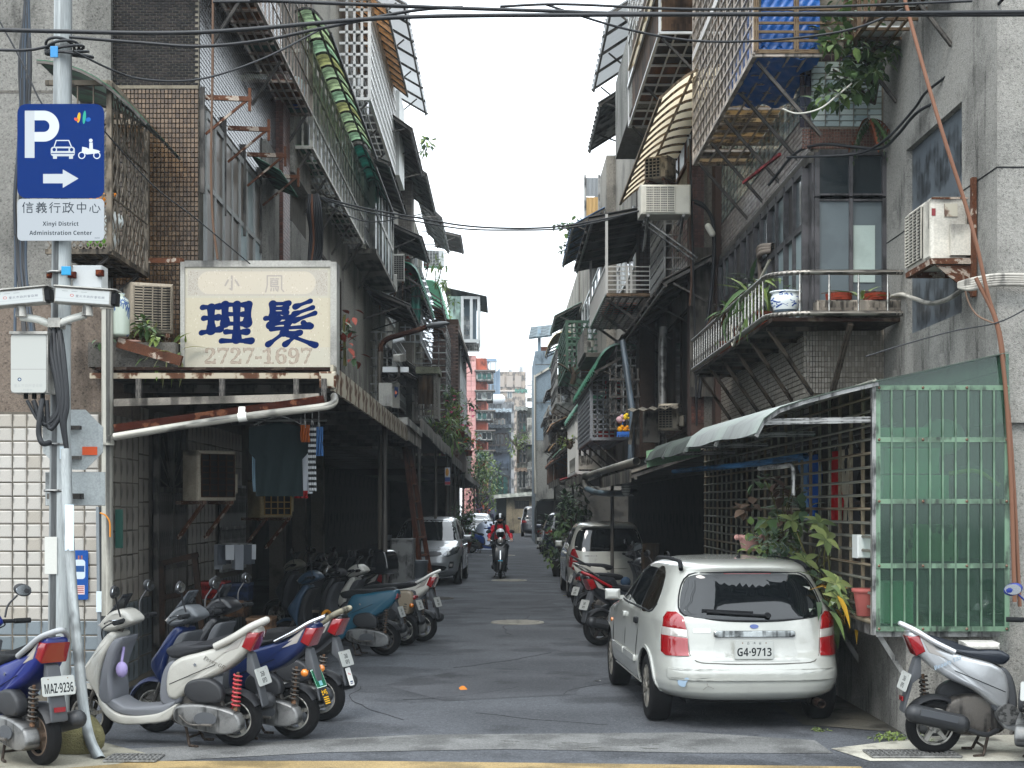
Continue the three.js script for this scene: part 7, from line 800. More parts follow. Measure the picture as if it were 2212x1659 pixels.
{const q=thing('moss_patch','bright green weeds growing at the foot of the roughcast wall','weeds',V(xU(1962,11.9),0.005,-12.05));leafCloud(LEAF.oval,V(0,0.02,0),0.26,0.03,0.12,260,0.035,{clumps:9}).build0('foliage',GR[4],q).userData.kind='stuff';const q2=thing('moss_patch','small tuft of weeds on the apron left of the pale pad','weeds',V(xU(1800,12.3),0.006,-12.55));leafCloud(LEAF.oval,V(0,0.015,0),0.12,0.02,0.06,90,0.03,{clumps:4}).build0('foliage',GR[4],q2).userData.kind='stuff';}
{const q=thing('dark_wall_sign','small blue, red and yellow lit-shop panel sign under the far left awning','sign',P(966,1048,44));mb().box(xU(961,44),xU(972,44),yV(1048,44),yV(1010,44),-44,-44.06).build('panel',M('#b9bcc0',{r:0.4}),q);mb().box(xU(961,43.99),xU(972,43.99),yV(1040,43.99),yV(1031,43.99),-43.985,-43.99).build('blue_band',M('#23407c',{r:0.4}),q);mb().box(xU(961,43.99),xU(972,43.99),yV(1047,43.99),yV(1040.5,43.99),-43.985,-43.99).build('red_band',M('#8f2430',{r:0.4}),q);mb().geo(new THREE.CylinderGeometry(0.05,0.05,0.01,14).rotateX(Math.PI/2),new THREE.Matrix4().makeScale(1,2.4,1).setPosition(P(966,1020,43.98))).build('yellow_disc',M('#c48a3c',{r:0.4}),q);}
rowHouse('row_house','last house on the left before the pink tower',-2.4,-9,84.02,106,3.3,7.2,M('#77746f',{r:0.9,map:'plaster'}),[-3.2,84,gndShade]);rowHouse('row_house','last house on the right behind the plain tower',2.2,9,85,108,2.8,9.5,M('#77746f',{r:0.9,map:'plaster'}),[2.8,85,gndShade]);
}
// ---------- cars: forward is -z, wheels on y = 0 ----------
function wheel(parent,x,y,z,r,w,side,o={}){
const t=mb(),prof=[[r*0.62,-w*0.46],[r*0.72,-w*0.5],[r*0.9,-w*0.5],[r*0.97,-w*0.42],[r,-w*0.25],[r,w*0.25],[r*0.97,w*0.42],[r*0.9,w*0.5],[r*0.72,w*0.5],[r*0.62,w*0.46],[r*0.6,0]].map((q)=>new THREE.Vector2(...q));
const lg=new THREE.LatheGeometry(prof,36);lg.rotateZ(-Math.PI/2*1);t.geo(lg);
const ty=t.build0('wheel',C.tyre,parent);ty.position.set(x,y,z);
const rm=mb(),sx=side*w*0.44,R=r*0.63;{const g=new THREE.TorusGeometry(R*0.97,r*0.035,8,36);g.rotateY(Math.PI/2);rm.geo(g,at(sx,0,0));const b=new THREE.CylinderGeometry(R*0.98,R*0.98,w*0.7,28,1,true);b.rotateZ(Math.PI/2);rm.geo(b);}
const n=o.spokes??8;for(let i=0;i<n;i++){const a=i/n*6.2832;rm.bar(V(sx*0.9,Math.cos(a)*R*0.15,Math.sin(a)*R*0.15),V(sx*0.94,Math.cos(a)*R*0.95,Math.sin(a)*R*0.95),o.sw??r*0.14,r*0.1,V(1,0,0));}
{const c=new THREE.CylinderGeometry(R*0.26,R*0.3,0.05,16);c.rotateZ(Math.PI/2);rm.geo(c,at(sx*0.92,0,0));}
mesh('rim',rm.geometry(),o.rm||M('#9c9d9c',{r:0.4,m:0.6,map:'grimeS'}),ty);{const c=new THREE.CylinderGeometry(R*0.97,R*0.97,0.02,24);c.rotateZ(Math.PI/2);const q=mesh('brake_disc',c,C.black,ty);q.position.x=side*w*0.1;}
return ty;
}
class Car{
constructor(name,label,cat,keys,pos,ry,o){
this.k=keys;this.o=o;this.g=thing(name,label,cat,V(0,0,0));this.paint=o.paint;
const ys=[];for(let i=0;i<keys.length-1;i++){const n=Math.max(1,Math.ceil((keys[i+1][0]-keys[i][0])/0.035+Math.abs(keys[i+1][3]-keys[i][3])/0.2));for(let j=0;j<n;j++)ys.push(lerp(keys[i][0],keys[i+1][0],j/n));}ys.push(keys[keys.length-1][0]);
const N=88,pos3=[],idx=[],uv=[];ys.forEach((y)=>{const s=this.at(y);for(let i=0;i<N;i++){const a=i/N*Math.PI*2,c=Math.cos(a),q=Math.sin(a),x=s.w*Math.sign(c)*Math.pow(Math.abs(c),2/s.n),z=s.zc+s.l*Math.sign(q)*Math.pow(Math.abs(q),2/s.n);pos3.push(x,y,z);uv.push(z+x,y);}});
for(let j=0;j<ys.length-1;j++)for(let i=0;i<N;i++){const a=j*N+i,b=j*N+(i+1)% N,c=a+N,d=b+N;idx.push(a,c,b,b,c,d);}
for(const[j,up]of[[0,0],[ys.length-1,1]]){const s=this.at(ys[j]),c=pos3.length/3;pos3.push(0,ys[j]+(up?0.012:0),s.zc);uv.push(0,0);for(let i=0;i<N;i++){const a=j*N+i,b=j*N+(i+1)% N;up?idx.push(a,c,b):idx.push(a,b,c);}}
let geo=new THREE.BufferGeometry();geo.setAttribute('position',new THREE.Float32BufferAttribute(pos3,3));geo.setAttribute('uv',new THREE.Float32BufferAttribute(uv,2));geo.setIndex(idx);geo.computeVertexNormals();
let body=new Brush(geo,this.paint);const ev=new Evaluator();ev.attributes=['position','normal','uv'];ev.useGroups=true;body.updateMatrixWorld();
for(const z of[o.za,o.zf])for(const s of[-1,1]){const c=new THREE.CylinderGeometry(o.R+0.045,o.R+0.045,0.34,36);c.rotateZ(Math.PI/2);const b=new Brush(c,C.black);b.position.set(s*(o.W-0.12),o.R+0.0,z);b.updateMatrixWorld();body=ev.evaluate(body,b,SUBTRACTION);}
const bm=new THREE.Mesh(body.geometry,body.material);bm.name='body';bm.castShadow=bm.receiveShadow=true;this.g.add(bm);
for(const z of[o.za,o.zf])for(const s of[-1,1])wheel(this.g,s*(o.W-0.115),o.R,z,o.R,0.19,s,o);
const uc=mb();uc.box(-o.W+0.3,o.W-0.3,0.2,0.36,o.zf-0.3,o.za+0.4);for(const z of[o.za,o.zf])uc.tube(V(-o.W+0.2,o.R,z),V(o.W-0.2,o.R,z),0.05,8);uc.build0('chassis',C.black,this.g);
this.g.position.copy(pos);this.g.rotation.y=ry;
}
at(y){const k=this.k;let i=0;while(i<k.length-2&&y>k[i+1][0])i++;const t=clamp((y-k[i][0])/(k[i+1][0]-k[i][0]),0,1),f=(j)=>lerp(k[i][j],k[i+1][j],t);const zr=f(2),zf=f(3);return{w:f(1),zc:(zr+zf)/2,l:(zr-zf)/2,n:f(4)};}
end(x,y,rear){const s=this.at(y),q=Math.pow(Math.max(0,1-Math.pow(Math.min(0.999,Math.abs(x)/s.w),s.n)),1/s.n);return s.zc+(rear?1:-1)*s.l*q;}
side(z,y){const s=this.at(y);return s.w*Math.pow(Math.max(0,1-Math.pow(Math.min(0.999,Math.abs(z-s.zc)/s.l),s.n)),1/s.n);}
patch(name,where,shape,m,e=0.006,o={}){
const parent=o.parent||this.g;let g=new THREE.ExtrudeGeometry(shape,{depth:e+0.01,bevelEnabled:!!o.bev,bevelSize:(o.bev||0)*0.8,bevelThickness:o.bev||0,bevelSegments:2,steps:1,curveSegments:10});
g.deleteAttribute('normal');g.deleteAttribute('uv');g=new TessellateModifier(o.edge??0.07,7).modify(g);const p=g.attributes.position,uv=new Float32Array(p.count*2);
for(let i=0;i<p.count;i++){const a=p.getX(i),y=p.getY(i),d=p.getZ(i)-0.01;uv[i*2]=a;uv[i*2+1]=y;if(where==='rear')p.setXYZ(i,a,y,this.end(a,y,true)+d);else if(where==='front')p.setXYZ(i,a,y,this.end(a,y,false)-d);else p.setXYZ(i,where*(this.side(a,y)+d),y,a);}
if(where==='front'||where===-1)for(let i=0;i<p.count;i+=3){const t=[p.getX(i),p.getY(i),p.getZ(i)],u0=uv[i*2],u1=uv[i*2+1];p.setXYZ(i,p.getX(i+1),p.getY(i+1),p.getZ(i+1));uv[i*2]=uv[i*2+2];uv[i*2+1]=uv[i*2+3];p.setXYZ(i+1,...t);uv[i*2+2]=u0;uv[i*2+3]=u1;}
if(where===1)for(let i=0;i<p.count;i+=3){const t=[p.getX(i),p.getY(i),p.getZ(i)];p.setXYZ(i,p.getX(i+1),p.getY(i+1),p.getZ(i+1));p.setXYZ(i+1,...t);const u0=uv[i*2],u1=uv[i*2+1];uv[i*2]=uv[i*2+2];uv[i*2+1]=uv[i*2+3];uv[i*2+2]=u0;uv[i*2+3]=u1;}
if(where===-1)for(let i=0;i<p.count;i+=3){}
g.setAttribute('uv',new THREE.BufferAttribute(uv,2));g=toCreasedNormals(g,0.7);const q=mesh(name,g,m,parent);if(o.label)q.userData.label=o.label;return q;
}
line(where,pts,m=C.black,w=0.006,name='panel_gap'){const s=mb(),q=pts.map(([a,y])=>where==='rear'?V(a,y,this.end(a,y,true)+0.001):where==='front'?V(a,y,this.end(a,y,false)-0.001):V(where*(this.side(a,y)+0.001),y,a));s.path(q,w/2,4,q.length*4);return s.build0(name,m,this.g);}
}
const plateTex=(txt,o={})=>textTex(512,o.tall?300:256,o.bg||'#a2a4a0',(x,w,h)=>{seed(txt.length*7+txt.charCodeAt(0));x.strokeStyle=o.edge||'#9a9c98';x.lineWidth=8;x.strokeRect(6,6,w-12,h-12);x.fillStyle=o.fg||'#1c1f22';x.textAlign='center';x.textBaseline='middle';const lines=o.lines||[txt];lines.forEach((l,i)=>{x.font='bold '+(o.size||132)+'px sans-serif';x.save();const mw=x.measureText(l).width;x.translate(w/2,h*(o.y?o.y[i]:lines.length>1?0.36+i*0.36:0.62));x.scale(Math.min(1,(w-50)/mw),o.sy||1.15);x.fillText(l,0,0);x.restore();});if(o.extra)o.extra(x,w,h);x.fillStyle='rgba(96,62,40,0.8)';for(const[a,b]of[[0.2,0.1],[0.8,0.1]]){x.beginPath();x.arc(w*a,h*b+6,9,0,7);x.fill();}});
const carGlass=M('#0b0e10',{r:0.03}),redLens=M('#7e0a10',{r:0.12,clear:1}),clearLens=M('#b5b0aa',{r:0.12,m:0.3,clear:1}),amberLens=M('#c9731c',{r:0.2,clear:1});
const paint=(c,m=0,cl=1)=>M(c,{r:0.32,m,clear:cl,cr:0.05,map:'paint'});
{
seed(201);
const keys=[[0.24,0.688,1.9,-1.9,4],[0.27,0.754,2.02,-2.04,4.4],[0.32,0.797,2.09,-2.12,4.9],[0.4,0.812,2.115,-2.16,5.4],[0.5,0.814,2.125,-2.17,5.4],[0.56,0.814,2.105,-2.16,5.4],[0.63,0.812,2.08,-2.13,5.4],[0.655,0.810,2.035,-2.12,5.9],[0.72,0.808,2.02,-2.1,5.9],[0.8,0.804,2.01,-2,5.9],[0.86,0.798,2,-1.75,5.9],[0.92,0.789,1.985,-1.3,5.9],[0.96,0.774,1.965,-1.05,5.9],[1,0.754,1.935,-0.95,5.9],[1.1,0.709,1.86,-0.74,5.9],[1.2,0.664,1.785,-0.54,5.9],[1.29,0.626,1.725,-0.36,5.4],[1.33,0.606,1.72,-0.28,4.9],[1.37,0.578,1.745,-0.15,4.4],[1.395,0.544,1.73,0,4],[1.42,0.497,1.62,0.15,4],[1.44,0.401,1.35,0.3,4],[1.448,0.239,1,0.45,4]];
const W=paint('#a4a6a2'),c=new Car('estate_car','white estate car parked with its scuffed rear bumper towards us','car',keys,V(2.02,0,-14.58),0.05,{W:0.812,R:0.30,za:1.3,zf:-1.3,paint:W,spokes:10,rm:M('#8f8d87',{r:0.5,m:0.5,map:'grimeS'})});
c.patch('rear_window','rear',spline([[-0.56,0.98],[-0.3,0.945],[0.3,0.945],[0.56,0.98],[0.585,1.02],[0.53,1.24],[0.47,1.30],[0.3,1.318],[-0.3,1.318],[-0.47,1.30],[-0.53,1.24],[-0.585,1.02]],60),carGlass,0.004);
c.line('rear',[[-0.56,0.972],[-0.3,0.937],[0.3,0.937],[0.56,0.972],[0.595,1.02],[0.54,1.24],[0.48,1.31],[0.3,1.328],[-0.3,1.328],[-0.48,1.31],[-0.54,1.24],[-0.595,1.02],[-0.56,0.972]],C.rubber,0.018,'window_seal');
for(const s of[-1,1]){
const lens=(pts,m,e,nm,lb)=>c.patch(nm,'rear',poly(s>0?pts:mirrorX(pts)),m,e,{bev:0.006,edge:0.04,label:lb});
lens([[0.545,0.645],[0.707,0.635],[0.729,0.66],[0.725,0.80],[0.550,0.785]],redLens,0.014,'tail_light');lens([[0.550,0.79],[0.724,0.805],[0.718,0.87],[0.556,0.855]],clearLens,0.014,'reversing_light');lens([[0.557,0.86],[0.716,0.875],[0.707,0.95],[0.678,0.995],[0.621,1.0],[0.577,0.96]],redLens,0.014,'tail_light');
const top=1.335;c.patch('side_window',s,poly([[-0.66,0.985],[-0.02,0.985],[-0.02,top],[-0.12,top-0.005],[-0.3,1.23]]),carGlass,0.004);c.patch('side_window',s,poly([[0.06,0.985],[0.78,0.985],[0.74,top],[0.06,top]]),carGlass,0.004);c.patch('quarter_window',s,spline([[0.86,0.99],[1.38,1.0],[1.46,1.06],[1.36,1.24],[1.2,1.325],[0.82,1.33]],40),M('#1a1712',{r:0.05}),0.004);
c.line(s,[[-0.75,0.97],[-0.3,0.97],[0.4,0.97],[1.0,0.972],[1.42,0.985],[1.48,1.05]],C.rubber,0.022,'window_trim');c.patch('window_pillar',s,poly([[-0.02,0.985],[0.06,0.985],[0.06,top],[-0.02,top]]),C.rubber,0.003);c.patch('window_pillar',s,poly([[0.78,0.985],[0.86,0.985],[0.82,top],[0.74,top]]),C.rubber,0.003);
c.line(s,[[-0.9,0.85],[-0.86,0.5],[-0.84,0.3]]);c.line(s,[[0.02,0.96],[0.03,0.6],[0.03,0.3]]);c.line(s,[[0.86,0.96],[0.86,0.75],[0.8,0.55],[0.82,0.32]]);
c.patch('rub_strip',s,rrect(-0.82,0.0,0.47,0.525,0.015),W,0.018,{bev:0.005});c.patch('rub_strip',s,rrect(0.06,0.8,0.47,0.525,0.015),W,0.018,{bev:0.005});
c.patch('sill_trim',s,rrect(-0.9,0.9,0.25,0.30,0.01),W,0.012,{bev:0.004});
for(const z of[-0.14,0.72])c.patch('door_handle',s,rrect(z,z+0.14,0.83,0.875,0.015),z>0?C.black:W,0.02,{bev:0.006,edge:0.03});
c.patch('indicator',s,ell(-1.05,0.72,0.035,0.02),amberLens,0.012);
{const q=mb();q.geo(rbox(0.15,0.11,0.09,0.035,3),at(s*0.85,1.01,-0.62,s*0.25));q.bar(V(s*0.74,0.98,-0.6),V(s*0.84,0.98,-0.62),0.04,0.04);q.build0('wing_mirror',W,c.g);}
{const q=mb(),P0=[];for(let i=0;i<=10;i++){const z=-0.1+1.72*i/10,y=1.40+0.02*Math.sin(Math.PI*i/10)+(i===0||i===10?-0.045:0);P0.push(V(s*(0.50+(i>8?0.02*(i-8):0)),y,z));}q.path(P0,0.019,8,40);q.build0('roof_rail',C.rubber,c.g);}
c.patch('wheel_arch_lip',s,(()=>{const a=[];for(let i=0;i<=18;i++)a.push([1.3+0.375*Math.cos(Math.PI*i/18),0.3+0.375*Math.sin(Math.PI*i/18)]);for(let i=18;i>=0;i--)a.push([1.3+0.345*Math.cos(Math.PI*i/18),0.3+0.345*Math.sin(Math.PI*i/18)]);return poly(a);})(),W,0.012);
}
c.line('rear',[[-0.53,0.645],[-0.48,0.595],[-0.3,0.58],[0,0.575],[0.3,0.58],[0.48,0.595],[0.53,0.645]],M('#55534e',{r:0.8}),0.009,'tailgate_gap');c.line('rear',[[-0.53,0.65],[-0.54,0.75],[-0.56,0.9],[-0.6,0.96]],M('#8a8983',{r:0.7}),0.006,'tailgate_gap');c.line('rear',[[0.53,0.65],[0.54,0.75],[0.56,0.9],[0.6,0.96]],M('#8a8983',{r:0.7}),0.006,'tailgate_gap');
c.patch('bumper_moulding','rear',rrect(-0.7,0.7,0.44,0.53,0.02),W,0.012,{bev:0.006});
c.patch('chrome_bar','rear',rrect(-0.33,0.33,0.80,0.845,0.018),M('#9da3a6',{r:0.2,m:0.9,map:'grimeS'}),0.018,{bev:0.006});
c.patch('plate_recess','rear',poly([[-0.36,0.60],[0.36,0.60],[0.32,0.80],[-0.32,0.80]]),paint('#9a9c98'),0.003);
{const[g,m]=platePanel(0.32,0.155,plateTex('G4-9713',{lines:['G4·9713'],size:128,sy:1.25,y:[0.62],extra:(x)=>{x.strokeStyle='#33373a';x.lineWidth=4;const S=(ox,L)=>{for(const l of L){x.beginPath();l.forEach(([a,b],i)=>i?x.lineTo(ox+a,16+b):x.moveTo(ox+a,16+b));x.stroke();}};S(160,[[[4,10],[16,0],[28,12]],[[6,18],[28,18],[28,34],[6,34],[6,18]]]);S(236,[[[2,4],[6,10]],[[0,20],[8,32]],[[14,4],[34,4]],[[24,0],[24,12]],[[14,14],[34,14]],[[16,24],[34,20]],[[22,16],[32,34]]]);S(312,[[[18,0],[18,12]],[[8,4],[4,10]],[[28,4],[34,10]],[[8,16],[30,16],[30,34],[8,34],[8,16]],[[8,25],[30,25]]]);}}));const q=mesh('number_plate',g,m,c.g);q.position.set(-0.02,0.695,c.end(0,0.6,true)+0.006);}
c.patch('badge','rear',ell(0.0,0.885,0.036,0.018),M('#1c3470',{r:0.2,m:0.3,clear:1}),0.008);c.patch('badge','rear',rrect(-0.5,-0.36,0.835,0.865,0.006),C.chrome,0.006);
c.patch('brake_light','rear',rrect(-0.2,0.2,1.318,1.336,0.006),M('#7c0f14',{r:0.2,clear:1}),0.006);
{const q=mb(),e=(x,y,o=0.02)=>V(x,y,c.end(x,y,true)+o);q.path([e(0.1,0.975),e(-0.1,0.985),e(-0.38,1.005)],0.012,6);q.bar(e(-0.42,1.02),e(0.0,1.0),0.014,0.02);q.geo(new THREE.CylinderGeometry(0.022,0.026,0.05,14),at(0.12,0.975,c.end(0.12,0.975,true)+0.015,0,Math.PI/2));q.build0('wiper',C.rubber,c.g);}
{const q=mb();q.tube(V(0.02,1.44,1.25),V(0.03,1.47,1.24),0.02,10,0.012);q.tube(V(0.03,1.46,1.24),V(0.0,1.78,1.36),0.003,5);q.build0('aerial',C.black,c.g);}
{const q=mb();const gg=new THREE.LatheGeometry([[0.028,0],[0.038,0],[0.038,0.16],[0.028,0.16],[0.028,0]].map((p)=>new THREE.Vector2(...p)),18);gg.rotateX(Math.PI/2);q.geo(gg,at(0.52,0.24,1.98));q.build0('exhaust',M('#6f655c',{r:0.5,m:0.6,map:'rusty'}),c.g);}
c.patch('scuff','rear',spline([[-0.62,0.39],[-0.58,0.38],[-0.565,0.43],[-0.52,0.45],[-0.51,0.48],[-0.55,0.48],[-0.58,0.455],[-0.63,0.43]],30),M('#8fa3b5',{r:0.7}),0.0145,{label:'blue-grey paint scrape'});c.patch('scuff','rear',ell(0.42,0.50,0.03,0.012),M('#97a8b6',{r:0.7}),0.0145);c.patch('scuff','rear',ell(-0.46,0.5,0.012,0.008),M('#97a8b6',{r:0.7}),0.0145);
for(const pts of[[[-0.6,0.49],[-0.5,0.487],[-0.4,0.5]],[[-0.44,0.36],[-0.4,0.39],[-0.35,0.37]],[[-0.4,0.39],[-0.41,0.42]]]){const q=c.line('rear',pts,M('#77756e',{r:0.8}),0.004,'scratch');q.position.z=0.014;}
c.g.scale.x=1.04;
}
{
seed(202);
const keys=[[0.24,0.72,1.9,-1.95,5],[0.3,0.82,2.06,-2.1,6],[0.42,0.845,2.1,-2.15,7],[0.6,0.848,2.1,-2.15,7],[0.72,0.845,2.06,-2.1,7],[0.85,0.84,2.03,-1.9,7],[0.98,0.82,2.0,-1.4,7],[1.04,0.80,1.97,-1.15,7],[1.2,0.745,1.88,-0.85,7],[1.35,0.69,1.8,-0.55,7],[1.46,0.645,1.76,-0.3,6.5],[1.5,0.62,1.83,-0.2,6],[1.54,0.585,1.8,0,5.5],[1.575,0.5,1.6,0.2,5],[1.59,0.3,1.2,0.4,4]];
const W=paint('#a8aaa4'),c=new Car('people_carrier','off-white people carrier parked past the wagon, seen from its rear corner','car',keys,V(2.12,0,-32.4),0.012,{W:0.848,R:0.31,za:1.28,zf:-1.3,paint:W,spokes:7});
c.patch('rear_window','rear',spline([[-0.68,1.02],[0,0.99],[0.68,1.02],[0.7,1.08],[0.62,1.38],[0.54,1.44],[0,1.46],[-0.54,1.44],[-0.62,1.38],[-0.7,1.08]],50),carGlass,0.004);
for(const s of[-1,1]){const L=(pts,m,nm='tail_light')=>c.patch(nm,'rear',poly(s>0?pts:mirrorX(pts)),m,0.014,{bev:0.005,edge:0.05});L([[0.62,0.66],[0.81,0.66],[0.81,0.80],[0.61,0.79]],redLens);L([[0.61,0.795],[0.81,0.805],[0.80,0.86],[0.62,0.85]],clearLens,'reversing_light');L([[0.625,0.855],[0.80,0.865],[0.75,1.02],[0.70,1.04]],M('#7d1018',{r:0.12,clear:1}));
c.patch('tail_light',s,poly([[1.75,0.66],[2.0,0.66],[1.98,0.88],[1.9,1.02],[1.8,0.95]]),M('#8d1119',{r:0.12,clear:1}),0.01,{edge:0.05});
c.patch('side_window',s,poly([[-0.7,1.07],[1.45,1.08],[1.5,1.14],[1.35,1.44],[-0.1,1.44]]),carGlass,0.004);for(const z of[-0.02,0.85])c.patch('window_pillar',s,rrect(z,z+0.06,1.06,1.45,0.005),C.rubber,0.008);c.line(s,[[0.0,1.05],[0.0,0.6],[0.0,0.3]]);c.line(s,[[0.88,1.05],[0.86,0.7],[0.8,0.32]]);for(const z of[-0.15,0.7])c.patch('door_handle',s,rrect(z,z+0.15,0.9,0.94,0.015),W,0.025,{bev:0.006});
const q=mb();q.geo(rbox(0.15,0.13,0.1,0.04,3),at(s*0.9,1.08,-0.75));q.build0('wing_mirror',W,c.g);}
c.patch('rear_bumper','rear',rrect(-0.8,0.8,0.3,0.62,0.03),W,0.03,{bev:0.01});c.line('rear',[[-0.6,0.66],[-0.3,0.64],[0.3,0.64],[0.6,0.66]],C.black,0.008,'tailgate_gap');c.patch('badge','rear',rrect(-0.5,-0.25,0.885,0.905,0.004),C.steel,0.006);c.patch('plate_recess','rear',rrect(-0.3,0.3,0.7,0.84,0.02),paint('#a9aba5'),0.004);
{const q=mb(),e=(x,y)=>V(x,y,c.end(x,y,true)+0.02);q.bar(e(0.0,1.03),e(-0.36,1.06),0.014,0.02);q.build0('wiper',C.rubber,c.g);}
c.patch('spoiler','rear',rrect(-0.55,0.55,1.465,1.53,0.02),W,0.05,{bev:0.01});
}
{
seed(203);
const keys=[[0.2,0.72,2.0,-2.0,5],[0.26,0.82,2.12,-2.14,5],[0.36,0.885,2.18,-2.22,5],[0.55,0.9,2.2,-2.24,5],[0.72,0.9,2.18,-2.20,5],[0.84,0.895,2.14,-2.08,5],[0.93,0.885,2.1,-1.85,5.5],[1.0,0.87,2.06,-1.55,6],[1.06,0.85,2.02,-1.25,6.5],[1.2,0.80,1.94,-1.0,6.5],[1.4,0.72,1.84,-0.64,6.5],[1.54,0.66,1.74,-0.36,6],[1.6,0.6,1.68,-0.18,5.5],[1.645,0.5,1.5,0.1,5],[1.66,0.3,1.2,0.4,4]];
const W=paint('#85898d',0.35),c=new Car('silver_car','silver car facing us, parked half under the left awning','car',keys,V(-1.9,0,-37.9),Math.PI-0.03,{W:0.9,R:0.33,za:1.36,zf:-1.38,paint:W,spokes:10});
c.patch('windscreen','front',spline([[-0.76,1.10],[0,1.07],[0.76,1.10],[0.74,1.18],[0.62,1.5],[0.5,1.555],[0,1.57],[-0.5,1.555],[-0.62,1.5],[-0.74,1.18]],50),carGlass,0.004);
c.patch('grille','front',spline([[-0.42,0.74],[-0.2,0.70],[0.2,0.70],[0.42,0.74],[0.44,0.79],[0.3,0.82],[0,0.81],[-0.3,0.82],[-0.44,0.79]],40),M('#101113',{r:0.4}),0.006);c.line('front',[[-0.43,0.73],[0,0.69],[0.43,0.73],[0.45,0.79],[0.3,0.828],[0,0.82],[-0.3,0.828],[-0.45,0.79],[-0.43,0.73]],C.chrome,0.012,'grille_surround');
c.patch('air_intake','front',spline([[-0.5,0.37],[0.5,0.37],[0.56,0.45],[0.3,0.49],[-0.3,0.49],[-0.56,0.45]],30),M('#0d0e10',{r:0.6}),0.006);c.line('front',[[-0.62,0.46],[-0.5,0.33],[0,0.30],[0.5,0.33],[0.62,0.46]],C.chrome,0.025,'bumper_trim');
for(const s of[-1,1]){const f=(pts)=>s>0?poly(pts):poly(mirrorX(pts));c.patch('headlight','front',f([[0.46,0.74],[0.6,0.7],[0.8,0.78],[0.845,0.9],[0.8,0.94],[0.62,0.87]]),M('#3a3f44',{r:0.08,m:0.5,clear:1}),0.01,{bev:0.004,edge:0.04});c.patch('headlight_lens','front',f([[0.58,0.76],[0.64,0.75],[0.67,0.8],[0.63,0.84],[0.58,0.82]]),C.chrome,0.016);c.patch('headlight_trim','front',f([[0.62,0.875],[0.8,0.945],[0.78,0.95],[0.6,0.89]]),clearLens,0.013);c.patch('fog_light','front',f([[0.6,0.42],[0.72,0.42],[0.74,0.58],[0.64,0.58]]),M('#17181a',{r:0.3}),0.008);c.patch('fog_lamp','front',f([[0.63,0.46],[0.70,0.46],[0.71,0.53],[0.64,0.53]]),clearLens,0.012);
c.patch('headlight_side',s,poly([[-2.05,0.8],[-1.75,0.86],[-1.66,0.93],[-1.9,0.92]]),M('#3a3f44',{r:0.08,m:0.5,clear:1}),0.008,{edge:0.05});
c.patch('side_window',s,poly([[-0.85,1.1],[1.5,1.12],[1.55,1.2],[1.4,1.52],[0.0,1.54],[-0.35,1.42]]),carGlass,0.004);for(const z of[0.05,0.95])c.patch('window_pillar',s,rrect(z,z+0.06,1.09,1.54,0.005),C.rubber,0.008);c.line(s,[[0.08,1.08],[0.08,0.6],[0.05,0.3]]);c.line(s,[[-0.98,0.98],[-0.95,0.6],[-0.9,0.3]]);c.line(s,[[0.98,1.08],[0.95,0.7],[0.9,0.3]]);for(const z of[-0.1,0.78])c.patch('door_handle',s,rrect(z,z+0.16,0.92,0.955,0.015),C.chrome,0.025);
const q=mb();q.geo(rbox(0.2,0.14,0.12,0.05,3),at(s*1.0,1.13,-0.82));q.bar(V(s*0.84,1.08,-0.8),V(s*0.95,1.1,-0.8),0.05,0.03);q.build0('wing_mirror',W,c.g);}
c.line('front',[[-0.7,0.9],[-0.5,0.87],[0,0.86],[0.5,0.87],[0.7,0.9]],C.black,0.006,'bonnet_gap');
}
const suvKeys=(h,L)=>[[0.26,0.75,L-0.2,-L+0.2,5],[0.34,0.86,L-0.05,-L+0.05,6],[0.5,0.9,L,-L,6.5],[0.8,0.9,L-0.03,-L+0.05,6.5],[0.98,0.885,L-0.07,-L+0.3,6.5],[1.08,0.86,L-0.1,-0.95,6.5],[1.3,0.78,L-0.25,-0.6,6.5],[h-0.2,0.71,L-0.38,-0.25,6],[h-0.1,0.66,L-0.42,-0.05,5.5],[h-0.03,0.55,L-0.6,0.2,5],[h,0.3,L-1,0.5,4]];
function suv(label,col,x,d,ry,h=1.62){
const W=paint(col,0.3),c=new Car('parked_car',label,'car',suvKeys(h,2.2),V(x,0,-d),ry,{W:0.9,R:0.34,za:1.35,zf:-1.35,paint:W,spokes:6,rm:C.dsteel});
c.patch('rear_window','rear',spline([[-0.72,1.1],[0.72,1.1],[0.6,h-0.2],[-0.6,h-0.2]],30),carGlass,0.004);c.patch('windscreen','front',spline([[-0.74,1.12],[0.74,1.12],[0.62,h-0.2],[-0.62,h-0.2]],30),carGlass,0.004);c.patch('number_plate','rear',rrect(-0.2,0.2,0.62,0.72,0.01),M('#c9cac6',{r:0.5}),0.01);
for(const s of[-1,1]){const f=(p)=>poly(s>0?p:mirrorX(p));c.patch('tail_light','rear',f([[0.5,0.92],[0.83,0.88],[0.84,1.05],[0.6,1.04]]),redLens,0.012,{bev:0.004,edge:0.06});c.patch('headlight','front',f([[0.5,0.75],[0.83,0.78],[0.84,0.9],[0.6,0.88]]),clearLens,0.012);c.patch('tail_light',s,poly([[1.9,0.9],[2.14,0.9],[2.1,1.05],[1.9,1.03]]),redLens,0.01);c.patch('side_window',s,poly([[-0.7,1.12],[1.55,1.12],[1.4,h-0.18],[-0.1,h-0.16]]),carGlass,0.004);const q=mb();q.geo(rbox(0.2,0.15,0.12,0.04,2),at(s*1.0,1.14,-0.8));q.build0('wing_mirror',W,c.g);}
return c;
}
seed(204);
suv('dark blue estate parked behind the leafy shrubs on the right, red tail light showing','#131c33',2.35,57.6,0.0,1.7);
suv('dark grey off-roader farthest along the right side before the cream wall','#23262c',1.95,96,-0.02,1.95);
suv('white car parked far along the left, its front partly hidden by the silver tarpaulin','#b9bec4',-1.4,72,Math.PI,1.6);
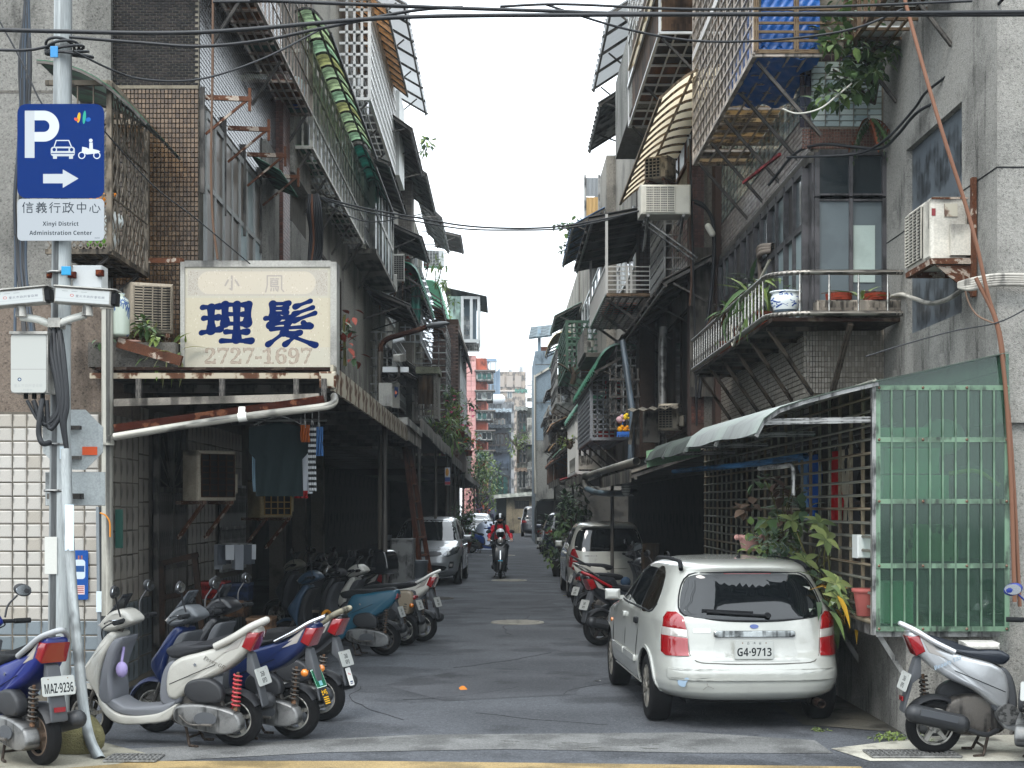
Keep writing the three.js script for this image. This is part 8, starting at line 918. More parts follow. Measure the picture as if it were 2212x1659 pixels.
{
const t=thing('canvas_truck','dark green canvas-backed light truck seen from behind on the right','truck',V(2.5,0,-74)),g1=M('#2b332d',{r:0.8,map:'grimeS'}),gr=[];for(let i=0;i<=1;i++){const row=[];for(let j=0;j<=14;j++){const a=j/14*Math.PI;row.push(V(-0.95*Math.sign(Math.cos(a))*Math.pow(Math.abs(Math.cos(a)),0.35),0.95+1.35*Math.pow(Math.sin(a),0.4),i*-3));}gr.push(row);}mb().sheet(gr,0.03).build0('canvas',g1,t);mb().box(-0.95,0.95,0.55,0.95,-3,0).build0('load_bed',M('#1f2522',{r:0.7,map:'grimeS'}),t);mb().geo(rbox(1.7,1.5,1.6,0.1),at(0,1.25,-4)).build0('cab',M('#2a322d',{r:0.4}),t);mb().box(-0.9,0.9,1.0,2.2,-0.2,-0.23).build0('rear_flap',C.black,t);for(const x of[-0.75,0.75]){wheel(t,x,0.36,-0.7,0.36,0.22,Math.sign(x),{spokes:5,rm:C.dsteel});wheel(t,x,0.36,-3.9,0.36,0.22,Math.sign(x),{spokes:5,rm:C.dsteel});mb().box(x-0.1,x+0.1,0.62,0.72,0.0,0.03).build0('tail_light',redLens,t);}
}
// ---------- scooters: forward is +x, rear axle over the origin, right-hand side is +z ----------
function slab(pts,w,bev,m,name,g,o={}){
if(name!=='engine_case')pts=pts.map(([x,y])=>[x<0?x*0.7:x,y]);
const s=o.sharp?poly(pts):spline(pts,o.n??44);let q=new THREE.ExtrudeGeometry(s,{depth:Math.max(0.002,w-2*bev),bevelEnabled:true,bevelSize:bev*0.6,bevelThickness:bev,bevelOffset:-bev*0.6,bevelSegments:3,steps:2});q.translate(0,0,-(w-2*bev)/2+(o.z||0));
if(o.taper){const p=q.attributes.position;for(let i=0;i<p.count;i++)p.setZ(i,p.getZ(i)*o.taper(p.getX(i),p.getY(i)));}
q.deleteAttribute('normal');q=toCreasedNormals(q,0.8);const r=mesh(name,q,m,g);if(o.label)r.userData.label=o.label;return r;
}
const cPlast=(c)=>M(c,{r:0.34,clear:0.2,cr:0.12,spec:0.6,map:'paint'});
const seatM=M('#17181a',{r:0.6,bump:0.0008,bk:8}),greyPl=M('#4b4d50',{r:0.6,bump:0.0004,bk:6}),engM=M('#7e8082',{r:0.5,m:0.5,map:'grimeS'});
function scooter(name,label,rear,dir,o={}){
const g=thing(name,label,o.cat||'scooter',V(0,0,0),o.group),B=o.body||cPlast('#c9c9c4'),B2=o.body2||B,D=o.dark||C.dplast,R=o.R??0.215,tl=(x)=>clamp(0.55+(x+0.3)*0.9,0.5,1),wb=1.27;
for(const[x,nm]of[[0,'rear_wheel'],[wb,'front_wheel']]){
const w=x?0.085:0.105,prof=[[R*0.62,-w*0.4],[R*0.8,-w*0.5],[R*0.95,-w*0.4],[R,-w*0.15],[R,w*0.15],[R*0.95,w*0.4],[R*0.8,w*0.5],[R*0.62,w*0.4]].map((q)=>new THREE.Vector2(...q)),lg=new THREE.LatheGeometry(prof,36);lg.rotateX(Math.PI/2);
const t=mesh(nm,lg,C.tyre,g);t.position.set(x,R,0);const rm=mb();for(const z of[-w*0.36,w*0.36])rm.geo(new THREE.TorusGeometry(R*0.64,R*0.045,8,32),at(0,0,z));const n=o.spokes??5;for(let i=0;i<n;i++){const a=i/n*6.283+0.4;rm.bar(V(Math.cos(a)*R*0.1,Math.sin(a)*R*0.1,0),V(Math.cos(a)*R*0.62,Math.sin(a)*R*0.62,0),0.03,w*0.5,V(0,0,1));}{const c=new THREE.CylinderGeometry(R*0.22,R*0.22,w*0.9,14);c.rotateX(Math.PI/2);rm.geo(c);}mesh('rim',rm.geometry(),o.rim||M('#b4b4b0',{r:0.4,m:0.4,map:'grimeS'}),t);
}
slab([[-0.1,0.16],[0.0,0.12],[0.28,0.15],[0.45,0.22],[0.44,0.32],[0.3,0.35],[0.08,0.33],[-0.08,0.27]],0.12,0.025,o.eng||engM,'engine_case',g,{z:-0.13});{const q=mb();const c=new THREE.CylinderGeometry(0.055,0.06,0.02,18);c.rotateX(Math.PI/2);q.geo(c,new THREE.Matrix4().makeScale(1.6,0.9,1).setPosition(0.18,0.24,-0.19));q.build0('engine_cover',greyPl,g);}
slab([[0.06,0.38],[0.3,0.37],[0.37,0.44],[0.34,0.52],[0.16,0.55],[0.06,0.48]],0.1,0.03,D,'air_filter',g,{z:-0.13});
slab([[0.1,0.2],[0.5,0.18],[0.56,0.36],[0.3,0.46],[0.1,0.4]],0.16,0.03,C.dsteel,'engine_block',g);
{const q=mb();const c=new THREE.CapsuleGeometry(0.07,0.36,6,14);c.rotateZ(Math.PI/2-0.22);q.geo(c,at(-0.02,0.30,0.17));q.path([V(0.2,0.22,0.16),V(0.36,0.17,0.13),V(0.48,0.2,0.06)],0.02,8);q.build0('exhaust',o.exh||M('#2b2c2e',{r:0.5,m:0.3}),g);const s=mb();s.bar(V(-0.16,0.36,0.238),V(0.12,0.30,0.238),0.012,0.05,V(0,1,0));s.build0('heat_shield',o.shield||M('#55575a',{r:0.4,m:0.6}),g);}
for(const s of[-1]){const q=mb(),a=V(-0.03,0.27,s*0.1),b=V(-0.06,0.6,s*0.1),N=90,pts=[];for(let i=0;i<=N;i++){const t=i/N,an=t*8*6.283;pts.push(a.clone().lerp(b,0.15+0.8*t).add(V(Math.cos(an)*0.03,0,Math.sin(an)*0.03)));}q.geo(new THREE.TubeGeometry(new THREE.CatmullRomCurve3(pts),N*2,0.0085,5));const sp=q.build0('shock_spring',o.spring||C.dsteel,g);const c=mb();c.tube(a,b,0.013,8);c.tube(a,a.clone().lerp(b,0.25),0.02,8);mesh('damper',c.geometry(),M('#7b5f4b',{r:0.6,map:'grimeS'}),sp);}
{const q=mb();for(const s of[-1,1]){q.tube(V(0.42,0.24,s*0.06),V(0.34,0.02,s*0.14),0.012,7);q.tube(V(0.34,0.015,s*0.14),V(0.26,0.012,s*0.16),0.012,7);}q.tube(V(0.36,0.07,-0.12),V(0.36,0.07,0.12),0.01,7);q.build0('stand',M('#4a4039',{r:0.7,map:'grimeS'}),g);}
const k=o.kind||'sport',taper=(x)=>x<0.2?tl(x):1;
const tail=k==='retro'?[[-0.2,0.74],[-0.22,0.62],[-0.14,0.44],[0.1,0.40],[0.4,0.36],[0.5,0.45],[0.48,0.70],[0.3,0.74],[0.0,0.76]]:k==='flat'?[[-0.26,0.84],[-0.28,0.76],[-0.1,0.6],[0.2,0.44],[0.46,0.30],[0.52,0.33],[0.40,0.76],[0.2,0.8]]:[[-0.3,0.95],[-0.32,0.9],[-0.18,0.76],[0.05,0.61],[0.28,0.50],[0.46,0.37],[0.53,0.40],[0.52,0.62],[0.44,0.70],[0.2,0.77],[0.0,0.84],[-0.15,0.92]];
slab(tail,k==='retro'?0.34:0.3,0.06,B,'tail_panel',g,{taper});
slab([[0.42,0.36],[0.56,0.32],[0.6,0.36],[0.57,0.6],[0.5,0.68],[0.44,0.66]],0.25,0.04,o.inner||greyPl,'seat_box',g);
slab(k==='flat'||k==='retro'?[[0.52,0.73],[0.56,0.79],[0.45,0.83],[0.1,0.85],[-0.2,0.87],[-0.24,0.83],[-0.1,0.79],[0.3,0.75]]:[[0.50,0.70],[0.55,0.76],[0.48,0.81],[0.3,0.82],[0.12,0.84],[-0.05,0.91],[-0.2,0.95],[-0.18,0.89],[0.0,0.83],[0.3,0.74]],0.25,0.05,o.seat||seatM,'seat',g,{taper:(x)=>clamp(0.7+(x+0.2)*0.9,0.6,1)});
slab([[0.46,0.36],[0.52,0.27],[0.9,0.24],[1.05,0.32],[1.08,0.40],[0.98,0.36],[0.88,0.31],[0.58,0.33]],0.3,0.03,o.floor||greyPl,'footboard',g);
slab([[0.44,0.34],[0.5,0.22],[0.66,0.18],[0.98,0.18],[1.1,0.3],[1.12,0.42],[1.02,0.30],[0.9,0.245],[0.6,0.27]],0.32,0.03,B2,'side_skirt',g);
slab([[1.0,0.34],[1.1,0.33],[1.1,0.5],[1.06,0.68],[0.98,0.84],[0.9,0.86],[0.95,0.74],[1.0,0.58]],0.34,0.04,o.inner||greyPl,'leg_shield',g,{taper:(x,y)=>clamp(1.15-Math.abs(y-0.6)*0.9,0.6,1)});
slab(k==='retro'?[[1.08,0.36],[1.16,0.42],[1.17,0.6],[1.1,0.8],[1.0,0.93],[0.96,0.9],[1.05,0.68],[1.08,0.5]]:[[1.08,0.34],[1.2,0.48],[1.25,0.58],[1.16,0.72],[1.02,0.9],[0.96,0.88],[1.06,0.68],[1.1,0.5]],0.36,0.05,o.front||B,'front_apron',g,{taper:(x,y)=>clamp(1.12-Math.abs(y-0.62)*1.2-Math.max(0,x-1.12)*1.8,0.45,1)});
{const gr=[];for(let i=0;i<=14;i++){const a=0.15+i/14*2.2,row=[];for(let j=0;j<=6;j++){const s=j/6*2-1;row.push(V(wb+Math.cos(a)*(R+0.035-0.03*s*s),R+Math.sin(a)*(R+0.035-0.03*s*s),s*0.068));}gr.push(row);}mb().sheet(gr,0.006).build0('front_fender',o.fender||B,g);}
{const q=mb();for(const s of[-1,1])q.tube(V(wb,R,s*0.07),V(1.1,0.68,s*0.05),0.018,8);q.tube(V(1.1,0.66,0),V(0.96,0.96,0),0.025,8);q.build0('fork',C.dsteel,g);}
const head=new THREE.Group();head.name='handlebar';g.add(head);const hb=(nm,m,q)=>mesh(nm,q.geometry(),m,head);
slab(k==='retro'?[[0.84,0.97],[0.95,0.93],[1.06,0.95],[1.1,1.0],[1.04,1.05],[0.9,1.04]]:[[0.82,0.99],[0.93,0.93],[1.08,0.90],[1.14,0.94],[1.04,1.05],[0.92,1.08]],0.26,0.05,o.headc||B,'headset',head,{taper:(x)=>clamp(1.15-(x-0.9)*2.2,0.5,1)});
if(k!=='retro')slab([[1.12,0.935],[1.15,0.945],[1.07,1.02],[1.05,1.01]],0.15,0.01,clearLens,'headlight',head,{sharp:true});else{const q=mb();const c=new THREE.SphereGeometry(0.075,18,12);q.geo(c,at(1.08,1.0,0));hb('headlight',clearLens,q);const t=mb();const tr=new THREE.TorusGeometry(0.078,0.01,8,24);tr.rotateY(Math.PI/2);t.geo(tr,at(1.09,1.0,0));hb('headlight_ring',C.chrome,t);}
if(o.visor!==false)slab([[1.06,1.03],[1.02,1.08],[0.92,1.2],[0.915,1.19],[0.98,1.08]],0.18,0.008,o.visorM||M('#1d1f22',{r:0.2}),'visor',head,{sharp:true});
for(const s of[-1,1]){const q=mb();q.tube(V(0.9,1.0,s*0.1),V(0.86,1.0,s*0.35),0.016,8);q.tube(V(0.86,1.0,s*0.23),V(0.855,1.0,s*0.36),0.021,10);hb('grip',C.rubber,q);const l=mb();l.path([V(0.92,1.0,s*0.14),V(0.97,1.0,s*0.22),V(0.94,0.995,s*0.36)],0.007,6);hb('brake_lever',o.lever||C.chrome,l);
if(o.mirrors!==false){const a=mb();a.path([V(0.9,1.03,s*0.17),V(0.91,1.12,s*0.2),V(0.89,1.2,s*0.27)],0.008,6);const e=new THREE.SphereGeometry(1,16,10);a.geo(e,new THREE.Matrix4().compose(V(0.885,1.24,s*0.31),new THREE.Quaternion().setFromEuler(new THREE.Euler(s*0.3,s*-0.15,0)),V(0.022,0.05,0.075)));const mm=hb('mirror',o.mirM||D,a);const gl=new THREE.CylinderGeometry(1,1,0.004,20);gl.rotateZ(Math.PI/2);gl.scale(1,0.042,0.064);const mg=mesh('mirror_glass',gl,C.chrome,mm);mg.position.set(0.865,1.24,s*0.31);}}
if(k==='retro'){const q=mb();const c=new THREE.CapsuleGeometry(0.035,0.09,6,12);c.rotateX(Math.PI/2);q.geo(c,at(-0.155,0.66,0));q.build0('tail_light',redLens,g);}
else{const T=(dx,dy,w)=>k==='flat'?[[-0.285,0.80],[-0.285,0.74],[-0.2,0.70],[-0.22,0.80]]:[[-0.335,0.915],[-0.23,0.765],[-0.13,0.80],[-0.2,0.92]];slab(T(),k==='flat'?0.2:0.235,0.02,redLens,'tail_light',g,{sharp:true,taper:(x)=>clamp(0.75+(x+0.3)*1.2,0.6,1.1)});if(k!=='flat')slab([[-0.19,0.915],[-0.10,0.79],[0.10,0.735],[-0.0,0.82]],0.235,0.012,clearLens,'indicator',g,{sharp:true,taper:(x)=>clamp(0.85+(x+0.3)*0.6,0.6,1.1)});}
if(o.amber)for(const s of[-1,1]){const q=mb();q.geo(new THREE.SphereGeometry(0.032,12,10),at(-0.16,0.56,s*0.17));q.tube(V(-0.14,0.56,s*0.05),V(-0.16,0.56,s*0.15),0.01,6);q.build0('indicator',amberLens,g);}
const fl=o.flap??0.34;slab([[-0.16,0.76],[-0.22,0.74],[-0.28,0.6],[-0.36,fl],[-0.345,fl-0.02],[-0.25,0.55],[-0.16,0.6]],0.13,0.012,o.flapM||greyPl,'mudguard',g,{sharp:true,taper:(x,y)=>clamp(0.8+(0.76-y)*0.6,0.8,1.15)});
{const q=mb();const gr=[];for(let i=0;i<=10;i++){const a=0.7+i/10*1.9,row=[];for(let j=0;j<=6;j++){const s=j/6*2-1;row.push(V(Math.cos(a)*(R+0.03-0.03*s*s),R+Math.sin(a)*(R+0.03-0.03*s*s),s*0.075));}gr.push(row);}q.sheet(gr,0.006);q.build0('rear_fender',D,g);}
if(o.plate!==false){const pw=o.pw??0.26,ph=o.ph??0.14,[pg,pm]=platePanel(pw,ph,o.plate||genericPlate);const q=mesh('number_plate',pg,pm,g);q.position.set(-0.228+(o.py?(0.6-o.py)*0.2:0),o.py??0.56,0);q.rotation.set(0,-Math.PI/2,0);q.rotateX(-(o.pt??0.32));}
if(o.reflector){const q=mb();q.geo(rbox(0.012,0.035,0.09,0.004),at(-0.25,0.43,0));q.build0('reflector',M('#7d1519',{r:0.2,clear:1}),g);}
if(o.rail){const q=mb();for(const s of[-1,1])q.path([V(0.12,0.8,s*0.13),V(-0.04,0.88,s*0.13),V(-0.17,0.96,s*0.1),V(-0.25,1.0,s*0.03)],o.railr??0.016,8);q.path([V(-0.23,0.99,-0.05),V(-0.26,1.005,0),V(-0.23,0.99,0.05)],o.railr??0.016,8);q.build0('grab_rail',o.rail,g);}
if(o.box){slab([[-0.45,0.92],[-0.42,1.18],[-0.36,1.24],[-0.1,1.26],[-0.06,1.2],[-0.08,0.92]],0.38,0.05,M('#101114',{r:0.15,clear:1}),'top_box',g);}
for(const s of[-1,1]){const q=mb();q.path([V(0.5,0.5,s*0.151),V(0.3,0.585,s*0.1515),V(0.12,0.66,s*0.149*taper(0.12))],0.003,4);q.build0('panel_gap',C.black,g);const c=mb();c.path([V(0.93,1.0,s*0.16),V(1.0,0.96,s*0.22),V(1.08,0.9,s*0.14),V(1.1,0.78,s*0.06)],0.006,5,16);c.build0('brake_cable',C.cable,head);}
{const q=mb();q.path([V(0.4,0.26,-0.19),V(0.3,0.2,-0.22),V(0.16,0.2,-0.225)],0.009,6);q.geo(rbox(0.09,0.02,0.03,0.006),at(0.15,0.2,-0.235));q.build0('kick_lever',C.dsteel,g);}
{const q=mb();const c=new THREE.CylinderGeometry(0.012,0.012,0.012,10);c.rotateX(Math.PI/2);q.geo(c,at(0.28,0.66,-0.15));q.build0('bolt',C.chrome,g);}
if(o.extra)o.extra(g);
const L=Math.hypot(dir[0],dir[1]),ang=Math.atan2(dir[1]/L,dir[0]/L);
g.position.set(rear[0],0.002,-rear[1]);g.rotation.order='YXZ';g.rotation.y=ang;g.rotation.x=o.lean??0;return g;
}
const genericPlate=plateTex('KPD',{lines:['268','KPD'],size:96,y:[0.36,0.74],sy:1});
const glyphs=(x,list,s,ox,oy)=>{for(const l of list){x.beginPath();l.forEach(([a,b],i)=>i?x.lineTo(ox+a*s,oy+b*s):x.moveTo(ox+a*s,oy+b*s));x.stroke();}};
seed(301);
scooter('scooter','royal blue scooter at the left edge showing its big red tail light and plate MAZ-9236',[-3.4,10.9],[-0.62,0.6],{body:cPlast('#0a1c66'),rail:M('#8d8f90',{r:0.4}),railr:0.022,plate:plateTex('MAZ-9236',{lines:['MAZ·9236'],size:120,sy:1.5,y:[0.62]}),reflector:true,py:0.60,pt:0.2,flap:0.36,rim:M('#6b5a4c',{r:0.6,m:0.3})});
const dec=(txt,c,x,y,s=0.2,rot=0.5,z=-0.152)=>(g)=>{const t=textTex(256,64,'rgba(0,0,0,0)',(k,w,h)=>{k.clearRect(0,0,w,h);k.fillStyle=c;k.font='italic bold 44px serif';k.textAlign='center';k.fillText(txt,w/2,46,w-8);});const m=new THREE.MeshStandardMaterial({map:t,transparent:true,roughness:0.5}),q=mesh('lettering',new THREE.PlaneGeometry(s,s/4),m,g);q.position.set(x,y,z);q.rotation.set(0,z<0?Math.PI:0,0);q.rotateZ(rot);};
scooter('scooter','white scooter with grey seat and red shock springs parked side-on at the left kerb',[-2.13,11.78],[-1.27,0.27],{lean:-0.03,body:cPlast('#a3a29d'),seat:M('#2b2c2f',{r:0.65,bump:0.0008,bk:8}),spring:M('#a3353a',{r:0.5}),plate:plateTex('w',{lines:['268·','KPD'],size:100,y:[0.36,0.74],sy:1}),rail:cPlast('#a3a29d'),railr:0.03,inner:M('#63656a',{r:0.6}),floor:M('#66686c',{r:0.6}),headc:cPlast('#a3a29d'),extra:(g)=>{dec('Fever GR','#55524c',0.12,0.68,0.24,-0.42)(g);const q=mb();q.geo(new THREE.SphereGeometry(0.05,12,10),new THREE.Matrix4().makeScale(1,1.3,0.8).setPosition(0.93,0.6,-0.1));q.tube(V(0.93,0.66,-0.1),V(0.92,0.78,-0.08),0.012,6);q.build0('bag',M('#8a7fa8',{r:0.7}),g);}});
scooter('scooter','old dark blue scooter with round headset and green plate, squeezed behind the white one',[-1.72,12.15],[-1.27,0.36],{body:cPlast('#10204a'),kind:'sport',amber:true,rail:C.chrome,visor:true,visorM:M('#3b3f44',{r:0.15}),headc:cPlast('#55595e'),spring:C.dsteel,pw:0.2,ph:0.16,py:0.50,pt:0.4,plate:plateTex('E88',{bg:'#1c5a40',edge:'#cfe6da',fg:'#8fc4d0',lines:['EJL','888'],size:100,y:[0.38,0.76],sy:1}),extra:(g)=>{const[pg,pm]=platePanel(0.13,0.15,textTex(128,150,'#26282b',(x,w,h)=>{x.strokeStyle='#d9a522';x.lineWidth=9;glyphs(x,[[[0,3],[5,3]],[[2.5,0],[2.5,7]],[[0,7],[5,7]],[[8,2],[11,2],[11,5],[8,5],[8,2]],[[13,1],[18,1]],[[15,0],[14,8]],[[17,3],[19,8]]],5.6,10,14);x.fillStyle='#d9a522';for(let k=0;k<4;k++)x.fillRect(14,74+k*17,100,9);}));const q=mesh('sticker',pg,pm,g);q.position.set(-0.27,0.35,0);q.rotation.set(0,-Math.PI/2,0);q.rotateX(-0.35);}});
scooter('scooter','dark scooter with ivory grab rail and a white plate over a repair-shop tag',[-1.62,13.15],[-1.27,0.36],{body:cPlast('#1b1c20'),rail:M('#aaa694',{r:0.6,map:'grime'}),railr:0.026,body2:C.dplast,extra:(g)=>{const[pg,pm]=platePanel(0.1,0.16,textTex(128,200,'#d4d3ce',(x)=>{x.fillStyle='#b3232a';x.font='bold 30px sans-serif';x.save();x.translate(64,80);x.rotate(0.2);x.fillText('Moto',-40,0);x.restore();x.fillStyle='#3a4668';x.fillRect(24,150,80,14);x.fillRect(24,172,80,10);}));const q=mesh('sticker',pg,pm,g);q.position.set(-0.262,0.40,0);q.rotation.set(0,-Math.PI/2,0);q.rotateX(-0.3);}});
scooter('scooter','teal-blue flat-sided electric scooter side-on under the left awning',[-1.54,18.95],[-1.27,0.22],{kind:'flat',body:cPlast('#1f5065'),front:cPlast('#33475c'),headc:cPlast('#33475c'),inner:C.dplast,floor:C.dplast,visor:false,fender:cPlast('#33475c'),flap:0.42,rim:C.dsteel,extra:(g)=>{const q=mb();q.geo(new THREE.TorusGeometry(0.09,0.022,8,24),at(0.75,0.47,-0.05,1.2));q.build0('cable_coil',M('#c07f1f',{r:0.6}),g);}});
scooter('scooter','beige scooter tucked just behind the teal one, white plate low on its tail',[-1.38,20.3],[-1.27,0.3],{kind:'retro',body:cPlast('#8f8270'),amber:true,headc:C.dplast,front:C.dplast});
scooter('scooter','white scooter with white carrier rails, last of the left group before the silver car',[-1.16,20.9],[-1.27,0.35],{body:cPlast('#c9c8c2'),rail:M('#c9c9c4',{r:0.4}),railr:0.018,seat:M('#5b5d60',{r:0.6})});
scooter('scooter','black scooter carrying a glossy black top box deep under the left awning',[-1.95,22.2],[-1.2,0.5],{body:cPlast('#121316'),box:true,rail:C.dsteel});
scooter('scooter','black and white scooter in the deep shade beside the metal cabinet',[-2.35,22.8],[-1.2,0.4],{kind:'flat',body:cPlast('#333333'),body2:C.dplast,front:C.dplast,headc:cPlast('#8f8d82')});
scooter('scooter','white scooter with dark mudguard nosed in before the people carrier',[1.45,27.6],[1.27,0.2],{kind:'flat',body:cPlast('#b9b8b1'),headc:C.dplast,front:C.dplast,visorM:M('#34383c',{r:0.15}),rail:C.dplast,lean:0.04,inner:M('#33363a',{r:0.5}),mirM:C.black,extra:(g)=>{dec('Cam','#55524c',0.2,0.62,0.16,0.4,0.152)(g);const q=mb();q.geo(rbox(0.16,0.1,0.2,0.02),at(0.98,1.16,0.12,0.3,0,0.3));q.build0('basket_box',M('#8f9496',{r:0.4}),g);const c=mb();c.geo(new THREE.SphereGeometry(0.1,12,10),new THREE.Matrix4().makeScale(1,1,0.7).setPosition(0.8,0.5,0.08));c.build0('bag',M('#31465c',{r:0.8}),g);}});
scooter('scooter','black scooter with red grab rails just ahead of the white wagon',[1.3,20.3],[1.27,0.5],{body:cPlast('#1c1e22'),rail:cPlast('#8c1019'),railr:0.02,rim:C.dsteel,R:0.24});
scooter('motorbike','black motorbike with bare mudguard and plate, between the red-railed and white scooters',[1.34,23.6],[1.27,0.45],{cat:'motorbike',kind:'flat',body:cPlast('#26282c'),fender:M('#5e6062',{r:0.35,clear:0.6}),R:0.26,rail:C.steel});
scooter('scooter','silver scooter side-on at the right edge on the pale pad',[3.3,11.4],[1.27,-0.02],{lean:0.03,body:M('#a9acb0',{r:0.3,m:0.4,clear:0.8,map:'paint'}),body2:M('#8f9296',{r:0.35,m:0.4,clear:0.6,map:'paint'}),seat:M('#1b2028',{r:0.4}),rail:M('#c9cacb',{r:0.3,m:0.5}),railr:0.02,reflector:true,extra:(g)=>{dec('Beauty 125','#8fa0ae',0.06,0.72,0.24,0.4,0.147)(g);const q=mb();q.geo(rbox(0.26,0.05,0.22,0.02),at(0.34,0.84,0));q.build0('newspaper',M('#cfcfcb',{r:0.9,map:'grime'}),g);const c=mb();const a=new THREE.CylinderGeometry(0.08,0.085,0.1,20);a.rotateX(Math.PI/2);c.geo(a,at(0.52,0.33,0.12));c.build0('fan_cover',engM,g);}});
scooter('scooter','black scooter cut by the right edge, its blue-backed mirror before the green cage',[3.96,10.9],[0.55,1.15],{body:cPlast('#15181a'),mirM:cPlast('#162a78'),plate:plateTex('AT',{lines:['AT·','7652'],size:100,y:[0.36,0.74],sy:1})});
scooter('scooter','blue scooter parked before the silver tarpaulin on the left',[-1.35,61],[0.9,0.6],{body:cPlast('#27488f')});
scooter('scooter','small red-tailed scooter beside the dark blue estate on the right',[1.55,62],[0.4,1.2],{body:cPlast('#1d2024'),box:false,rail:C.dsteel});
{const t=thing('tarpaulin','crinkled silver tarpaulin thrown over parked motorbikes far along the left','tarpaulin',V(-0.75,0,-66));const gr=[];for(let i=0;i<=16;i++){const row=[];for(let j=0;j<=16;j++){const a=i/16*2-1,b=j/16*2-1,h=1.2*Math.pow(Math.max(0,1-Math.pow(Math.abs(a),3)),0.6)*Math.pow(Math.max(0,1-Math.pow(Math.abs(b),3)),0.6);row.push(V(a*0.75,0.02+h+0.05*Math.sin(a*19+b*11)*h,b*1.1));}gr.push(row);}mb().sheet(gr,0.015).build0('sheet',M('#8f97a6',{r:0.3,m:0.4}),t);}
// ---------- people ----------
const sdCap=(p,a,b,ra,rb)=>{const pa=p.clone().sub(a),ba=b.clone().sub(a),h=clamp(pa.dot(ba)/ba.lengthSq(),0,1);return pa.addScaledVector(ba,-h).length()-lerp(ra,rb,h);};
const smin=(a,b,k)=>{const h=Math.max(k-Math.abs(a-b),0)/k;return Math.min(a,b)-h*h*k*0.25;};
function blob(bones,k,c,half,res,keep=null){
const mc=new MarchingCubes(res,new THREE.MeshBasicMaterial(),false,false,60000);mc.isolation=0;const p=V(0,0,0);
for(let z=0;z<res;z++)for(let y=0;y<res;y++)for(let x=0;x<res;x++){p.set(c.x+(x/(res/2)-1)*half,c.y+(y/(res/2)-1)*half,c.z+(z/(res/2)-1)*half);let d=9;for(const[a,b,ra,rb]of bones)d=smin(d,sdCap(p,a,b,ra,rb),k);mc.field[x+y*res+z*res*res]=-d;}
mc.update();const n=mc.count,g=new THREE.BufferGeometry();g.setAttribute('position',new THREE.BufferAttribute(mc.positionArray.slice(0,n*3),3));g.setAttribute('normal',new THREE.BufferAttribute(mc.normalArray.slice(0,n*3),3));g.scale(half,half,half);g.translate(c.x,c.y,c.z);g.deleteAttribute('normal');const q=mergeVertices(g,1e-4);q.computeVertexNormals();q.setAttribute('uv',new THREE.Float32BufferAttribute(new Float32Array(q.attributes.position.count*2),2));return q;
}
